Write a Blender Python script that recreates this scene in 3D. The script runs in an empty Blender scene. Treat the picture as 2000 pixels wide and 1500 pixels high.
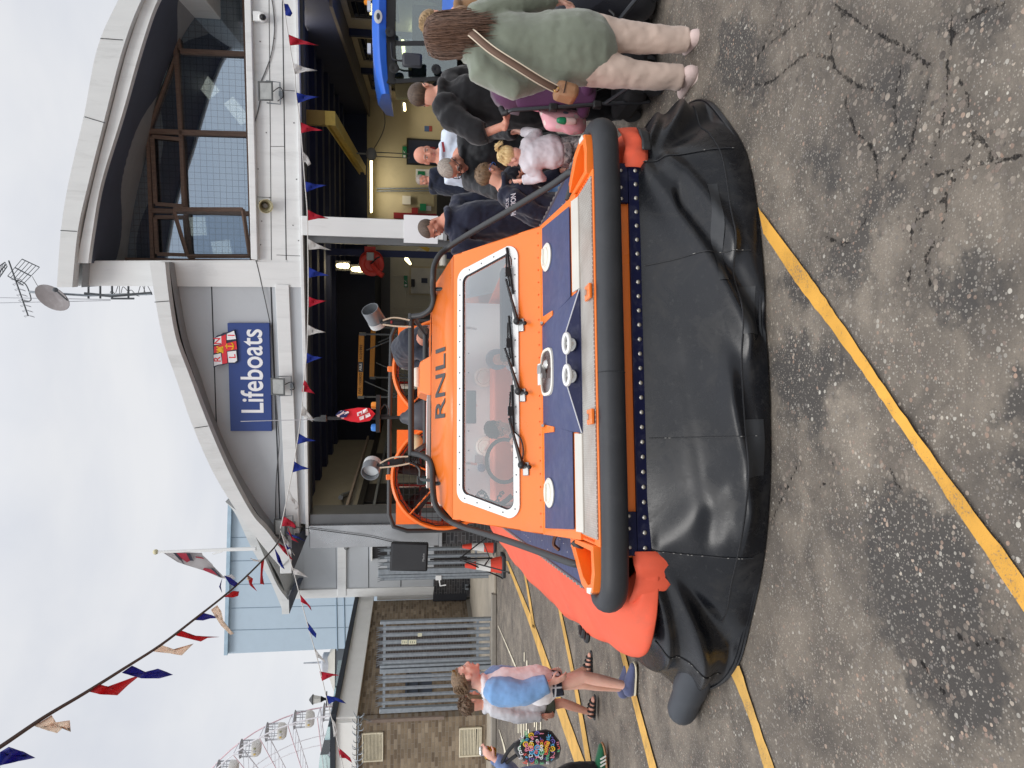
import bpy, bmesh, random
from math import *
from mathutils import Vector, Matrix, noise
random.seed(7)
C = bpy.context.scene.collection
SC = bpy.context.scene
# ---------------------------------------------------------------- camera model (the photo is a portrait picture lying on its side)
F = 1390.; PIT = radians(7.38); ROL = radians(.5); CH = 1.6
_f = Vector((0, cos(PIT), -sin(PIT))); _d = Vector((0, -sin(PIT), -cos(PIT))); _r = Vector((1, 0, 0))
RX = cos(ROL)*_r - sin(ROL)*_d; DX = cos(ROL)*_d + sin(ROL)*_r
CAMP = Vector((0, 0, CH))
def ray(x, y): return _f + (x-1000)/F*DX + (750-y)/F*RX
def G(x, y, z=0.):
    d = ray(x, y); return CAMP + d*((z-CH)/d.z)
def PY(x, y, Y):
    d = ray(x, y); return CAMP + d*(Y/d.y)
# ---------------------------------------------------------------- frames
class Frame:
    def __init__(s, o, a): s.o = Vector(o); s.a = a; s.M = Matrix.Rotation(a, 3, 'Z'); s.I = s.M.transposed()
    def w(s, p): return s.o + s.M @ Vector(p)
    def l(s, p): return s.I @ (Vector(p) - s.o)
    def at(s, x, y, off):                     # pixel -> local point on the plane local-y = off
        d = s.I @ ray(x, y); c = s.l(CAMP); t = (off-c.y)/d.y; return c + d*t
    def z(s, x, y, h):
        return s.l(G(x, y, h))
    def x(s, x, y, off):                      # plane local-x = off
        d = s.I @ ray(x, y); c = s.l(CAMP); t = (off-c.x)/d.x; return c + d*t
W = Frame((0, 0, 0), 0)
_p = G(975, 1025)
B = Frame(_p, radians(-9.4))                  # the lifeboat station, y runs into the building
H = Frame((.16, 3.43, 0), radians(6.5))       # the hovercraft, y runs from bow to stern
ORG = {}; FRM = {}
def thing(name, label, cat, org=(0, 0, 0), fr=W, group=None, kind=None):
    o = bpy.data.objects.new(name, None); C.objects.link(o); o.empty_display_size = .1
    o.location = fr.w(org); o.rotation_euler = (0, 0, fr.a)
    ORG[o.name] = Vector(org); FRM[o.name] = fr
    return tag(o, label, cat, group, kind)
def tag(o, label=None, cat=None, group=None, kind=None):
    if label: o['label'] = label
    if cat: o['category'] = cat
    if group: o['group'] = group
    if kind: o['kind'] = kind
    return o
def smoothstep(a, b, x):
    t = max(0, min(1, (x-a)/(b-a))); return t*t*(3-2*t)
def lerp(a, b, t): return a+(b-a)*t
def cr(pts, n):                               # Catmull-Rom resample
    P = [Vector(p) for p in pts]; out = []
    for i in range(len(P)-1):
        p0 = P[max(i-1, 0)]; p1 = P[i]; p2 = P[i+1]; p3 = P[min(i+2, len(P)-1)]
        for k in range(n):
            t = k/n
            out.append(.5*((2*p1)+(p2-p0)*t+(2*p0-5*p1+4*p2-p3)*t*t+(3*p1-p0-3*p2+p3)*t**3))
    out.append(P[-1]); return out
def basis(z, up=None):
    z = Vector(z).normalized(); u = Vector(up) if up else (Vector((0, 0, 1)) if abs(z.z) < .95 else Vector((0, 1, 0)))
    x = u.cross(z)
    if x.length < 1e-5: x = Vector((1, 0, 0)).cross(z)
    x.normalize(); y = z.cross(x)
    return Matrix((x, y, z)).transposed()
class MB:
    def __init__(s): s.v = []; s.f = []; s.m = []; s.cur = 0
    def add(s, vs, fs):
        b = len(s.v); s.v += [Vector(p) for p in vs]
        for f in fs: s.f.append(tuple(i+b for i in f)); s.m.append(s.cur)
        return s
    def hexa(s, p): return s.add(p, [(0, 3, 2, 1), (4, 5, 6, 7), (0, 1, 5, 4), (1, 2, 6, 5), (2, 3, 7, 6), (3, 0, 4, 7)])
    def box(s, c, d, R=None):
        c = Vector(c); h = Vector(d)/2; R = R or Matrix.Identity(3)
        q = [(-1,-1,-1),(1,-1,-1),(1,1,-1),(-1,1,-1),(-1,-1,1),(1,-1,1),(1,1,1),(-1,1,1)]
        return s.hexa([c + R @ Vector((a*h.x, b*h.y, e*h.z)) for a, b, e in q])
    def bb(s, a, b): # from corner to corner
        a = Vector(a); b = Vector(b); return s.box((a+b)/2, [abs(b[i]-a[i]) for i in range(3)])
    def prism(s, poly, vec):
        n = len(poly); P = [Vector(p) for p in poly]; Q = [p+Vector(vec) for p in P]
        return s.add(P+Q, [tuple(range(n))[::-1], tuple(range(n, 2*n))]+[(i, (i+1) % n, n+(i+1) % n, n+i) for i in range(n)])
    def strip(s, A, Bq, vec):  # thick ribbon between two polylines
        for i in range(len(A)-1):
            s.prism([A[i], A[i+1], Bq[i+1], Bq[i]], vec)
        return s
    def tube(s, pts, r, n=8, closed=False, up=None, cap=True):
        P = [Vector(p) for p in pts]; m = len(P)
        R = r if isinstance(r, (list, tuple)) else [r]*m
        vs = []; pm = None
        for i in range(m):
            a = P[i-1] if (i or closed) else P[0]; b = P[(i+1) % m] if (i < m-1 or closed) else P[-1]
            t = (b-a)
            if t.length < 1e-9: t = Vector((0, 0, 1))
            t.normalize()
            if pm is None: Mx = basis(t, up)
            else:
                if up: Mx = basis(t, up)
                else:
                    x = pm.col[0] - t*pm.col[0].dot(t)
                    x = x.normalized() if x.length > 1e-6 else basis(t).col[0]
                    Mx = Matrix((x, t.cross(x), t)).transposed()
            pm = Mx
            ri = R[i]; ra, rb = ri if isinstance(ri, (list, tuple)) else (ri, ri)
            for k in range(n):
                q = 2*pi*k/n; vs.append(P[i] + Mx.col[0]*(ra*cos(q)) + Mx.col[1]*(rb*sin(q)))
        fs = []
        for i in range(m if closed else m-1):
            j = (i+1) % m
            for k in range(n): fs.append((i*n+k, i*n+(k+1) % n, j*n+(k+1) % n, j*n+k))
        if cap and not closed:
            fs.append(tuple(range(n))[::-1]); fs.append(tuple((m-1)*n+k for k in range(n)))
        return s.add(vs, fs)
    def limb(s, pts, rs, n=12, up=None):       # tube with round ends
        P = [Vector(p) for p in pts]; rs = [q if isinstance(q, (tuple, list)) else (q, q) for q in rs]
        a = (P[0]-P[1]).normalized(); b = (P[-1]-P[-2]).normalized()
        PP = []; RR = []
        ra = sum(rs[0])/2; rb = sum(rs[-1])/2
        for t in (80, 55, 28): PP.append(P[0]+a*ra*sin(radians(t))); c = cos(radians(t)); RR.append((rs[0][0]*c, rs[0][1]*c))
        PP += P; RR += rs
        for t in (28, 55, 80): PP.append(P[-1]+b*rb*sin(radians(t))); c = cos(radians(t)); RR.append((rs[-1][0]*c, rs[-1][1]*c))
        return s.tube(PP, RR, n, up=up)
    def ell(s, c, r, R=None, nu=14, nv=9):
        c = Vector(c); r = (r, r, r) if not isinstance(r, (tuple, list)) else r; R = R or Matrix.Identity(3); vs = [c+R@Vector((0, 0, r[2]))]; fs = []
        for j in range(1, nv):
            t = pi*j/nv
            for i in range(nu):
                p = 2*pi*i/nu; vs.append(c+R@Vector((r[0]*sin(t)*cos(p), r[1]*sin(t)*sin(p), r[2]*cos(t))))
        vs.append(c+R@Vector((0, 0, -r[2]))); L = len(vs)-1
        for i in range(nu): fs.append((0, 1+i, 1+(i+1) % nu)); fs.append((L, 1+(nv-2)*nu+(i+1) % nu, 1+(nv-2)*nu+i))
        for j in range(nv-2):
            for i in range(nu):
                a = 1+j*nu+i; b = 1+j*nu+(i+1) % nu; fs.append((a, a+nu, b+nu, b))
        return s.add(vs, fs)
    def lathe(s, prof, c=(0, 0, 0), R=None, n=24, closed=False, cap=True):
        c = Vector(c); R = R or Matrix.Identity(3); vs = []; fs = []; m = len(prof)
        for r, z in prof:
            for k in range(n): q = 2*pi*k/n; vs.append(c+R@Vector((r*cos(q), r*sin(q), z)))
        for i in range(m if closed else m-1):
            j = (i+1) % m
            for k in range(n): fs.append((i*n+k, i*n+(k+1) % n, j*n+(k+1) % n, j*n+k))
        if not closed and cap:
            if prof[0][0] > 1e-4: fs.append(tuple(range(n))[::-1])
            if prof[-1][0] > 1e-4: fs.append(tuple((m-1)*n+k for k in range(n)))
        return s.add(vs, fs)
    def grid(s, rows, closed=False):
        n = len(rows[0]); vs = [p for r in rows for p in r]; fs = []
        for i in range(len(rows)-1):
            for k in range(n if closed else n-1): fs.append((i*n+k, i*n+(k+1) % n, (i+1)*n+(k+1) % n, (i+1)*n+k))
        return s.add(vs, fs)
    def build(s, name, mat, parent=None, ang=38, bevel=0, remesh=0, smooth=0, disp=None, solid=0, subd=0, fr=None, org=None, label=None, fix=True):
        me = bpy.data.meshes.new(name)
        if parent is not None: o0 = ORG[parent.name]
        else: o0 = Vector(org or (0, 0, 0))
        me.from_pydata([p-o0 for p in s.v], [], s.f)
        mats = mat if isinstance(mat, (list, tuple)) else [mat]
        for m in mats: me.materials.append(m)
        if len(mats) > 1: me.polygons.foreach_set('material_index', s.m)
        if fix:
            bm = bmesh.new(); bm.from_mesh(me); bmesh.ops.recalc_face_normals(bm, faces=bm.faces); bm.to_mesh(me); bm.free()
        me.polygons.foreach_set('use_smooth', [True]*len(me.polygons))
        if not remesh: me.set_sharp_from_angle(angle=radians(ang))
        o = bpy.data.objects.new(name, me); C.objects.link(o)
        if parent is not None:
            o.parent = parent; ORG[o.name] = o0; FRM[o.name] = FRM[parent.name]
        else:
            fr = fr or W; o.location = fr.w(o0); o.rotation_euler = (0, 0, fr.a); ORG[o.name] = o0; FRM[o.name] = fr
        if label: o['label'] = label
        if bevel:
            md = o.modifiers.new('bevel', 'BEVEL'); md.width = bevel; md.segments = 2; md.limit_method = 'ANGLE'; md.angle_limit = radians(40); md.harden_normals = False
        if remesh:
            md = o.modifiers.new('remesh', 'REMESH'); md.mode = 'VOXEL'; md.voxel_size = remesh; md.use_smooth_shade = True
        if smooth:
            md = o.modifiers.new('smooth', 'SMOOTH'); md.iterations = smooth; md.factor = .5
        if disp:
            for sc, st in disp:
                tx = bpy.data.textures.new('folds', 'CLOUDS'); tx.noise_scale = sc; tx.noise_depth = 2
                md = o.modifiers.new('displace', 'DISPLACE'); md.texture = tx; md.strength = st; md.mid_level = .5; md.texture_coords = 'LOCAL'
        if solid:
            md = o.modifiers.new('solid', 'SOLIDIFY'); md.thickness = solid; md.offset = 0
        if subd:
            md = o.modifiers.new('subd', 'SUBSURF'); md.levels = subd; md.render_levels = subd
        return o
def solo(mb, name, mat, label, cat, org, fr=W, group=None, kind=None, **k):
    return tag(mb.build(name, mat, None, fr=fr, org=org, **k), label, cat, group, kind)
def lathe_R(axis): return basis(axis)
def text(body, size, pos, ax, ay, mat, parent, name='lettering', bold=.0, ext=.002, align='CENTER', space=1., width=None):
    cu = bpy.data.curves.new(name, 'FONT'); cu.body = body; cu.size = size; cu.extrude = ext; cu.offset = bold*size
    cu.align_x = align; cu.align_y = 'CENTER'; cu.space_character = space; cu.resolution_u = 4
    t = bpy.data.objects.new('tmp_text', cu); C.objects.link(t)
    dg = bpy.context.evaluated_depsgraph_get(); dg.update()
    me = bpy.data.meshes.new_from_object(t.evaluated_get(dg)); bpy.data.objects.remove(t)
    ax = Vector(ax).normalized(); ay = Vector(ay).normalized(); az = ax.cross(ay); pos = Vector(pos)
    xs = [v.co.x for v in me.vertices]; k = 1
    if width and xs: k = width/(max(xs)-min(xs))
    o0 = ORG[parent.name]
    for v in me.vertices: v.co = pos + ax*(v.co.x*k) + ay*v.co.y + az*v.co.z - o0
    me.materials.clear(); me.materials.append(mat); me.name = name
    o = bpy.data.objects.new(name, me); C.objects.link(o); o.parent = parent; ORG[o.name] = o0; FRM[o.name] = FRM[parent.name]
    return o
# ---------------------------------------------------------------- materials
MATS = {}
def srgb(r, g, b):
    f = lambda c: ((c/255+.055)/1.055)**2.4 if c/255 > .04045 else c/255/12.92
    return (f(r), f(g), f(b))
class NT:
    def __init__(s, name):
        s.m = bpy.data.materials.new(name); s.m.use_nodes = True; s.t = s.m.node_tree; s.b = s.t.nodes['Principled BSDF']
    def n(s, typ, **k):
        nd = s.t.nodes.new('ShaderNode'+typ)
        for a, v in k.items(): setattr(nd, a, v)
        return nd
    def l(s, a, b): s.t.links.new(a, b)
    def coord(s, kind='Object', scale=(1, 1, 1), rot=(0, 0, 0)):
        tc = s.n('TexCoord'); mp = s.n('Mapping'); mp.inputs['Scale'].default_value = scale; mp.inputs['Rotation'].default_value = rot
        s.l(tc.outputs[kind], mp.inputs[0]); return mp.outputs[0]
    def noise(s, vec, scale, detail=4, rough=.55, dist=0):
        nd = s.n('TexNoise'); nd.inputs['Scale'].default_value = scale; nd.inputs['Detail'].default_value = detail; nd.inputs['Roughness'].default_value = rough; nd.inputs['Distortion'].default_value = dist
        s.l(vec, nd.inputs['Vector']); return nd.outputs['Fac']
    def ramp(s, val, stops):
        nd = s.n('ValToRGB'); e = nd.color_ramp.elements
        while len(e) > 1: e.remove(e[0])
        e[0].position = stops[0][0]; e[0].color = tuple(stops[0][1])+(1,) if len(stops[0][1]) == 3 else stops[0][1]
        for p, c in stops[1:]:
            q = e.new(p); q.color = tuple(c)+(1,)
        s.l(val, nd.inputs[0]); return nd.outputs['Color']
    def mr(s, val, a, b, c, d):
        nd = s.n('MapRange'); 
        for i, v in enumerate((a, b, c, d)): nd.inputs[i+1].default_value = v
        s.l(val, nd.inputs[0]); return nd.outputs[0]
    def math(s, op, a, b=None):
        nd = s.n('Math', operation=op)
        for i, q in enumerate((a, b)):
            if q is None: continue
            if isinstance(q, (int, float)): nd.inputs[i].default_value = q
            else: s.l(q, nd.inputs[i])
        return nd.outputs[0]
    def mix(s, fac, a, b, mode='MIX'):
        nd = s.n('Mix', data_type='RGBA', blend_type=mode)
        for i, q in ((0, fac), (6, a), (7, b)):
            if isinstance(q, (int, float)): nd.inputs[i].default_value = q
            elif isinstance(q, (tuple, list)): nd.inputs[i].default_value = tuple(q)+(1,) if len(q) == 3 else q
            else: s.l(q, nd.inputs[i])
        return nd.outputs[2]
    def bump(s, h, st, dist=.01):
        nd = s.n('Bump'); nd.inputs['Strength'].default_value = st; nd.inputs['Distance'].default_value = dist
        s.l(h, nd.inputs['Height']); s.l(nd.outputs[0], s.b.inputs['Normal'])
    def set(s, **k):
        for a, v in k.items():
            a = a.replace('_', ' ')
            if isinstance(v, (tuple, list)) and len(v) == 3 and s.b.inputs[a].type == 'RGBA': v = tuple(v)+(1,)
            if hasattr(v, 'is_linked') or hasattr(v, 'links'): s.l(v, s.b.inputs[a])
            else: s.b.inputs[a].default_value = v
        return s
def M(name, rgb, rough=.6, metal=0., var=.12, vs=3., bump=0., bs=60., spec=.5, dirt=0., ds=2., dcol=(.08, .07, .06), aniso=(1, 1, 1), coat=0., sheen=0., rv=.0):
    if name in MATS: return MATS[name]
    c = srgb(*rgb); t = NT(name); v = t.coord('Object', aniso)
    nz = t.noise(v, vs, 5, .6)
    col = t.mix(t.mr(nz, .25, .75, 0, 1), tuple(x*(1-var) for x in c), tuple(min(1, x*(1+var)) for x in c))
    if dirt:
        d = t.noise(v, ds, 8, .72, .6); col = t.mix(t.mr(d, .52, .72, 0, dirt), col, dcol)
    t.l(col, t.b.inputs['Base Color']); t.set(Roughness=rough, Metallic=metal, Specular_IOR_Level=spec)
    if rv: t.l(t.mr(t.noise(v, vs*2.3, 6, .65), .3, .7, max(0, rough-rv), min(1, rough+rv)), t.b.inputs['Roughness'])
    if coat: t.set(Coat_Weight=coat, Coat_Roughness=.12)
    if sheen: t.set(Sheen_Weight=sheen, Sheen_Roughness=.5)
    if bump: t.bump(t.noise(v, bs, 4, .6), bump, .01)
    MATS[name] = t.m; return t.m
def EM(name, rgb, st):
    if name in MATS: return MATS[name]
    t = NT(name); c = srgb(*rgb); t.set(Base_Color=c, Emission_Color=c, Emission_Strength=st); MATS[name] = t.m; return t.m
def asphalt_mat(sc=1.0, name='weathered asphalt', traced=True):
    t = NT(name); v = t.coord('Object')
    big = t.noise(v, .55, 6, .6, .4); mid = t.noise(v, 3.2, 7, .66, .5); fine = t.noise(v, 150, 3, .7)
    base = t.mix(t.mr(big, .35, .65, 0, 1), (.190, .160, .128), (.31, .264, .210))
    base = t.mix(t.mr(mid, .40, .64, 0, .85), base, (.092, .080, .069)); m25 = t.noise(t.coord('Object', (1, 1, 1)), 1.25, 8, .72, 1.2); base = t.mix(t.mr(m25, .47, .62, 0, .55), base, (.105, .092, .080)); base = t.mix(t.mr(m25, .30, .42, .5, 0), base, (.36, .31, .25))
    far = None
    if traced:
        at = t.n('Attribute', attribute_name='dark'); ed = t.noise(v, 9, 6, .7)
        dk = t.math('ADD', at.outputs['Fac'], t.mr(ed, .3, .7, -.30, .28))
        base = t.mix(t.mr(dk, .34, .64, 0, .84), base, (.060, .056, .053))
    base = t.mix(t.mr(fine, .3, .7, 0, .30), base, (.05, .048, .046))
    def stones(scale, thr, cols, fac, rng):
        vo = t.n('TexVoronoi'); vo.inputs['Scale'].default_value = scale; vo.inputs['Randomness'].default_value = 1; t.l(v, vo.inputs['Vector'])
        sep = t.n('SeparateColor'); t.l(vo.outputs['Color'], sep.inputs[0])
        pick = t.mr(sep.outputs[0], thr, thr+.02, 0, 1)
        sz = t.math('MULTIPLY', sep.outputs[1], rng)
        inside = t.math('LESS_THAN', vo.outputs['Distance'], t.math('ADD', sz, .16))
        mask = t.math('MULTIPLY', t.math('MULTIPLY', pick, inside), fac)
        return mask, t.ramp(sep.outputs[2], cols), vo.outputs['Distance']
    dens = t.noise(v, 1.7, 5, .68, .6)
    m1, c1, d1 = stones(55, .55, [(0, (.30, .26, .215)), (.45, (.52, .46, .38)), (.6, (.38, .26, .195)), (.8, (.16, .145, .135)), (1, (.62, .58, .50))], t.mr(dens, .36, .6, .12, 1.), .34)
    m2, c2, d2 = stones(110, .35, [(0, (.34, .3, .26)), (.5, (.46, .42, .36)), (1, (.2, .18, .17))], .55, .3)
    base = t.mix(m2, base, c2); base = t.mix(m1, base, c1)

    h = t.math('ADD', t.math('MULTIPLY', m1, .8), t.math('ADD', t.math('MULTIPLY', m2, .35), t.math('MULTIPLY', fine, .5)))
    h = t.math('ADD', h, t.math('MULTIPLY', mid, -1.2))
    if traced:
        ck = t.n('Attribute', attribute_name='crack'); wob = t.noise(v, 38, 5, .75); w2 = t.noise(v, 6, 3, .6)
        dd = t.math('ADD', ck.outputs['Fac'], t.mr(wob, .25, .75, -.012, .014))
        cm = t.mr(dd, .0, .0065, 1, 0); cm = t.math('MULTIPLY', cm, t.mr(w2, .28, .52, .08, .95))
        halo = t.math('MULTIPLY', t.mr(dd, .0, .12, .50, 0), t.mr(w2, .32, .6, .35, 1))
        m3, c3, d3 = stones(38, .15, [(0, (.07, .06, .054)), (.5, (.15, .13, .115)), (.75, (.25, .2, .165)), (1, (.4, .35, .29))], 1., .36); near = t.math('MULTIPLY', t.mr(dd, .02, .14, 1, 0), t.mr(w2, .4, .6, 0, 1))
        base = t.mix(halo, base, (.072, .062, .054)); base = t.mix(t.math('MULTIPLY', m3, near), base, c3); h = t.math('ADD', h, t.math('MULTIPLY', t.math('MULTIPLY', m3, near), 1.6)); base = t.mix(cm, base, (.022, .02, .019))
        h = t.math('SUBTRACT', h, t.math('MULTIPLY', cm, 3.))
    t.l(base, t.b.inputs['Base Color']); t.set(Roughness=.86, Specular_IOR_Level=.28)
    t.bump(h, 1., .009)
    return t.m
def paint_mat(name, rgb, wear=.5):
    t = NT(name); v = t.coord('Object'); n1 = t.noise(v, 5, 8, .7); n2 = t.noise(v, 120, 3, .7); n3 = t.noise(v, 1.7, 4, .6)
    c = srgb(*rgb); col = t.mix(t.mr(n3, .35, .65, 0, 1), tuple(x*.80 for x in c), tuple(min(1, x*1.08) for x in c))
    col = t.mix(t.mr(n1, .46, .66, 0, .65), col, tuple(x*.62 for x in c))
    k = t.math('ADD', n2, t.math('MULTIPLY', n1, .8)); col = t.mix(t.mr(k, 1.25-wear*.42, 1.42-wear*.42, 0, 1), col, (.15, .135, .12))
    t.l(col, t.b.inputs['Base Color']); t.set(Roughness=.8, Specular_IOR_Level=.25); t.bump(n2, .5, .004); return t.m
def brick_mat(name, cols, mortar, scale=1., bw=.225, bh=.075, axis='x', patch=0.):
    t = NT(name); tc = t.n('TexCoord'); sp = t.n('SeparateXYZ'); t.l(tc.outputs['Object'], sp.inputs[0])
    cb = t.n('CombineXYZ'); t.l(sp.outputs[0 if axis == 'x' else 1], cb.inputs[0]); t.l(sp.outputs[2], cb.inputs[1])
    br = t.n('TexBrick'); br.inputs['Scale'].default_value = 1; br.inputs['Brick Width'].default_value = bw; br.inputs['Row Height'].default_value = bh
    br.inputs['Mortar Size'].default_value = .0055; br.inputs['Mortar Smooth'].default_value = .2; br.inputs['Bias'].default_value = 0
    br.inputs['Color1'].default_value = (0, 0, 0, 1); br.inputs['Color2'].default_value = (1, 1, 1, 1); br.inputs['Mortar'].default_value = (.5, .5, .5, 1)
    t.l(cb.outputs[0], br.inputs['Vector'])
    n = t.noise(tc.outputs['Object'], 40, 5, .7); n2 = t.noise(tc.outputs['Object'], 1.1, 5, .65)
    k = t.math('ADD', br.outputs['Color'], t.mr(n, .3, .7, -.15, .15))
    c = t.ramp(k, cols); c = t.mix(t.mr(n2, .45, .7, 0, .5), c, (.09, .075, .06)); c = t.mix(br.outputs['Fac'], c, mortar)
    t.l(c, t.b.inputs['Base Color']); t.set(Roughness=.88, Specular_IOR_Level=.2)
    t.bump(t.math('SUBTRACT', t.math('MULTIPLY', n, .3), br.outputs['Fac']), .6, .008); return t.m
def glass_mat(name, tint=(.8, .86, .88), rough=.02, alpha=.25, col=(.9, .93, .95)):
    if name in MATS: return MATS[name]
    t = NT(name); tr = t.n('BsdfTransparent'); tr.inputs[0].default_value = tuple(tint)+(1,); gl = t.n('BsdfGlossy'); gl.inputs[0].default_value = tuple(col)+(1,); gl.inputs[1].default_value = rough
    mx = t.n('MixShader'); fr = t.n('Fresnel'); fr.inputs[0].default_value = 1.45
    t.l(t.math('MINIMUM', t.math('ADD', fr.outputs[0], alpha), 1.), mx.inputs[0]); t.l(tr.outputs[0], mx.inputs[1]); t.l(gl.outputs[0], mx.inputs[2])
    t.l(mx.outputs[0], t.t.nodes['Material Output'].inputs[0]); MATS[name] = t.m; return t.m
# common palette
ORANGE = M('orange gloss paint', (243, 122, 38), .38, var=.06, vs=2, coat=.2, dirt=.26, ds=4, dcol=(.56, .20, .05), rv=.12)
DKORANGE = M('orange inner paint', (226, 92, 14), .45, var=.08)
NAVY = M('navy deck paint', (58, 66, 104), .55, var=.14, vs=6, dirt=.35, ds=6, dcol=(.035, .037, .055), bump=.05, rv=.12)
NAVYGL = M('navy gloss paint', (13, 18, 54), .5, spec=.25, var=.1, vs=6, dirt=.12, ds=14, dcol=(.3, .3, .34))
RUBBER = M('black fender rubber', (46, 48, 52), .55, var=.16, vs=5, dirt=.25, ds=6, dcol=(.06, .062, .066), bump=.05)
CLOTHO = M('orange coated cloth', (232, 98, 70), .62, spec=.3, var=.12, vs=2.5, dirt=.5, ds=2.5, dcol=(.52, .13, .08), bump=.06, bs=25)
BLACK = M('black metal', (20, 20, 22), .4, var=.1)
BLACKM = M('black plastic', (26, 26, 28), .55, var=.1)
STEEL = M('brushed stainless steel', (190, 188, 184), .28, 1., var=.1)
WHITE = M('white paint', (232, 232, 230), .4, var=.03, dirt=.1)
WHITEP = M('white plastic', (226, 222, 210), .4, var=.03)
GALV = M('galvanised steel', (150, 157, 163), .5, .6, var=.22, vs=14, dirt=.25, ds=6, dcol=(.30, .32, .34))
CREAM = M('cream painted wall', (188, 176, 144), .7, var=.05, dirt=.12)
PANELW = M('weathered white cladding', (226, 227, 226), .45, var=.05, vs=1.2, dirt=.38, ds=1.1, dcol=(.44, .44, .43), aniso=(4, 4, .5))
PANELG = M('pale grey cladding', (184, 188, 192), .45, var=.04, vs=.8, dirt=.06, ds=2)
FASCIA = M('weathered fascia board', (214, 216, 215), .6, var=.05, vs=2, dirt=.4, ds=1.6, dcol=(.40, .40, .385), aniso=(3, 3, .6))
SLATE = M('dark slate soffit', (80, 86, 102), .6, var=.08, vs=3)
WOODBR = M('weathered brown timber', (124, 102, 90), .7, var=.3, vs=5, aniso=(9, 9, 1), dirt=.3, ds=8, dcol=(.3, .27, .24))
SEAL = M('dark joint seal', (44, 46, 50), .7)
# ---------------------------------------------------------------- world, sun, camera
def world():
    w = bpy.data.worlds.new('World'); SC.world = w; w.use_nodes = True; nt = w.node_tree; L = nt.links.new
    bg = nt.nodes['Background']; N = lambda k: nt.nodes.new('ShaderNode'+k)
    sk = N('TexSky'); sk.sky_type = 'NISHITA'; sk.sun_disc = False; sk.sun_elevation = radians(52); sk.sun_rotation = radians(200)
    bg.inputs[1].default_value = .1
    tc = N('TexCoord'); sp = N('SeparateXYZ'); L(tc.outputs['Generated'], sp.inputs[0])
    mp = N('Mapping'); mp.inputs['Scale'].default_value = (1.6, 1.6, 3.2); L(tc.outputs['Generated'], mp.inputs[0])
    nz = N('TexNoise'); nz.inputs['Scale'].default_value = 1.5; nz.inputs['Detail'].default_value = 5; nz.inputs['Roughness'].default_value = .55; nz.inputs['Distortion'].default_value = .4; L(mp.outputs[0], nz.inputs['Vector'])
    cr_ = N('ValToRGB'); e = cr_.color_ramp.elements; e[0].position = .33; e[0].color = (6.6, 6.85, 7.45, 1); e[1].position = .66; e[1].color = (8.0, 8.06, 8.25, 1); L(nz.outputs['Fac'], cr_.inputs[0])
    el = N('MapRange'); el.interpolation_type = 'SMOOTHSTEP'
    for i, q in enumerate((.42, .85, 1., 2.15)): el.inputs[i+1].default_value = q
    L(sp.outputs[2], el.inputs[0])
    mul = N('VectorMath'); mul.operation = 'SCALE'; L(cr_.outputs[0], mul.inputs[0]); L(el.outputs[0], mul.inputs['Scale'])
    mx = N('Mix'); mx.data_type = 'RGBA'; mx.inputs[0].default_value = .94; L(sk.outputs[0], mx.inputs[6]); L(mul.outputs[0], mx.inputs[7])
    L(mx.outputs[2], bg.inputs[0])
    s = bpy.data.lights.new('sun', 'SUN'); s.energy = 1.1; s.angle = radians(22); s.color = (1, .97, .93)
    o = bpy.data.objects.new('sun', s); C.objects.link(o); o.location = (0, -10, 30)
    az = radians(200); d = Vector((sin(az)*cos(radians(52)), cos(az)*cos(radians(52)), sin(radians(52))))
    o.rotation_euler = d.to_track_quat('Z', 'Y').to_euler()
    vs = SC.view_settings; vs.view_transform = 'Standard'; vs.look = 'None'; vs.gamma = 1; vs.exposure = 0.10; vs.use_curve_mapping = False
    cd = bpy.data.cameras.new('camera'); cd.sensor_fit = 'HORIZONTAL'; cd.sensor_width = 36; cd.lens = F/2000*36; cd.clip_end = 2000; cd.clip_start = .02
    c = bpy.data.objects.new('camera', cd); C.objects.link(c)
    z = -_f; m = Matrix((DX, RX, z)).transposed().to_4x4(); m.translation = CAMP; c.matrix_world = m; SC.camera = c
    SC.cycles.max_bounces = 8; SC.cycles.transparent_max_bounces = 12
world()
# ---------------------------------------------------------------- ground
def cpx(pts, ox, oy, sc): return [(ox+a/sc, oy+b/sc) for a, b in pts]
CR1 = [[(1010,30),(1100,90),(1190,160),(1330,230),(1450,310),(1500,350),(1480,480),(1420,640),(1390,780),(1300,930)],
 [(990,270),(1000,340),(1050,390),(1110,440),(1200,470)], [(590,440),(690,420),(780,340),(870,270),(920,290),(990,300),(985,180),(1050,80)],
 [(900,0),(860,90),(700,200),(640,240),(590,330),(520,480)], [(1060,510),(1070,580),(1110,680),(1190,760),(1220,830),(1225,940)],
 [(1600,60),(1610,190),(1590,330),(1590,480),(1560,650),(1500,830),(1440,870)],
 [(1640,420),(1690,480),(1710,680),(1700,800),(1640,900),(1590,1000),(1520,1080),(1440,1130),(1400,1220),(1390,1490)],
 [(1710,680),(1790,760),(1810,840),(1700,870),(1520,910)], [(1810,840),(2000,810)], [(960,1240),(1060,1270),(1140,1180),(1180,1100)],
 [(730,0),(680,150),(600,300)], [(1610,190),(1760,60),(1900,20)], [(1500,1490),(1480,1330),(1560,1200),(1590,1000)], [(1350,320),(1310,520),(1320,700)]]
CR2 = [[(1160,10),(1150,70),(1105,110)], [(1010,20),(960,130),(900,260)],
 [(1700,760),(1760,800),(1900,780)], [(1410,30),(1420,80),(1450,120)], [(1540,860),(1600,960),(1650,1010)]]
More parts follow.
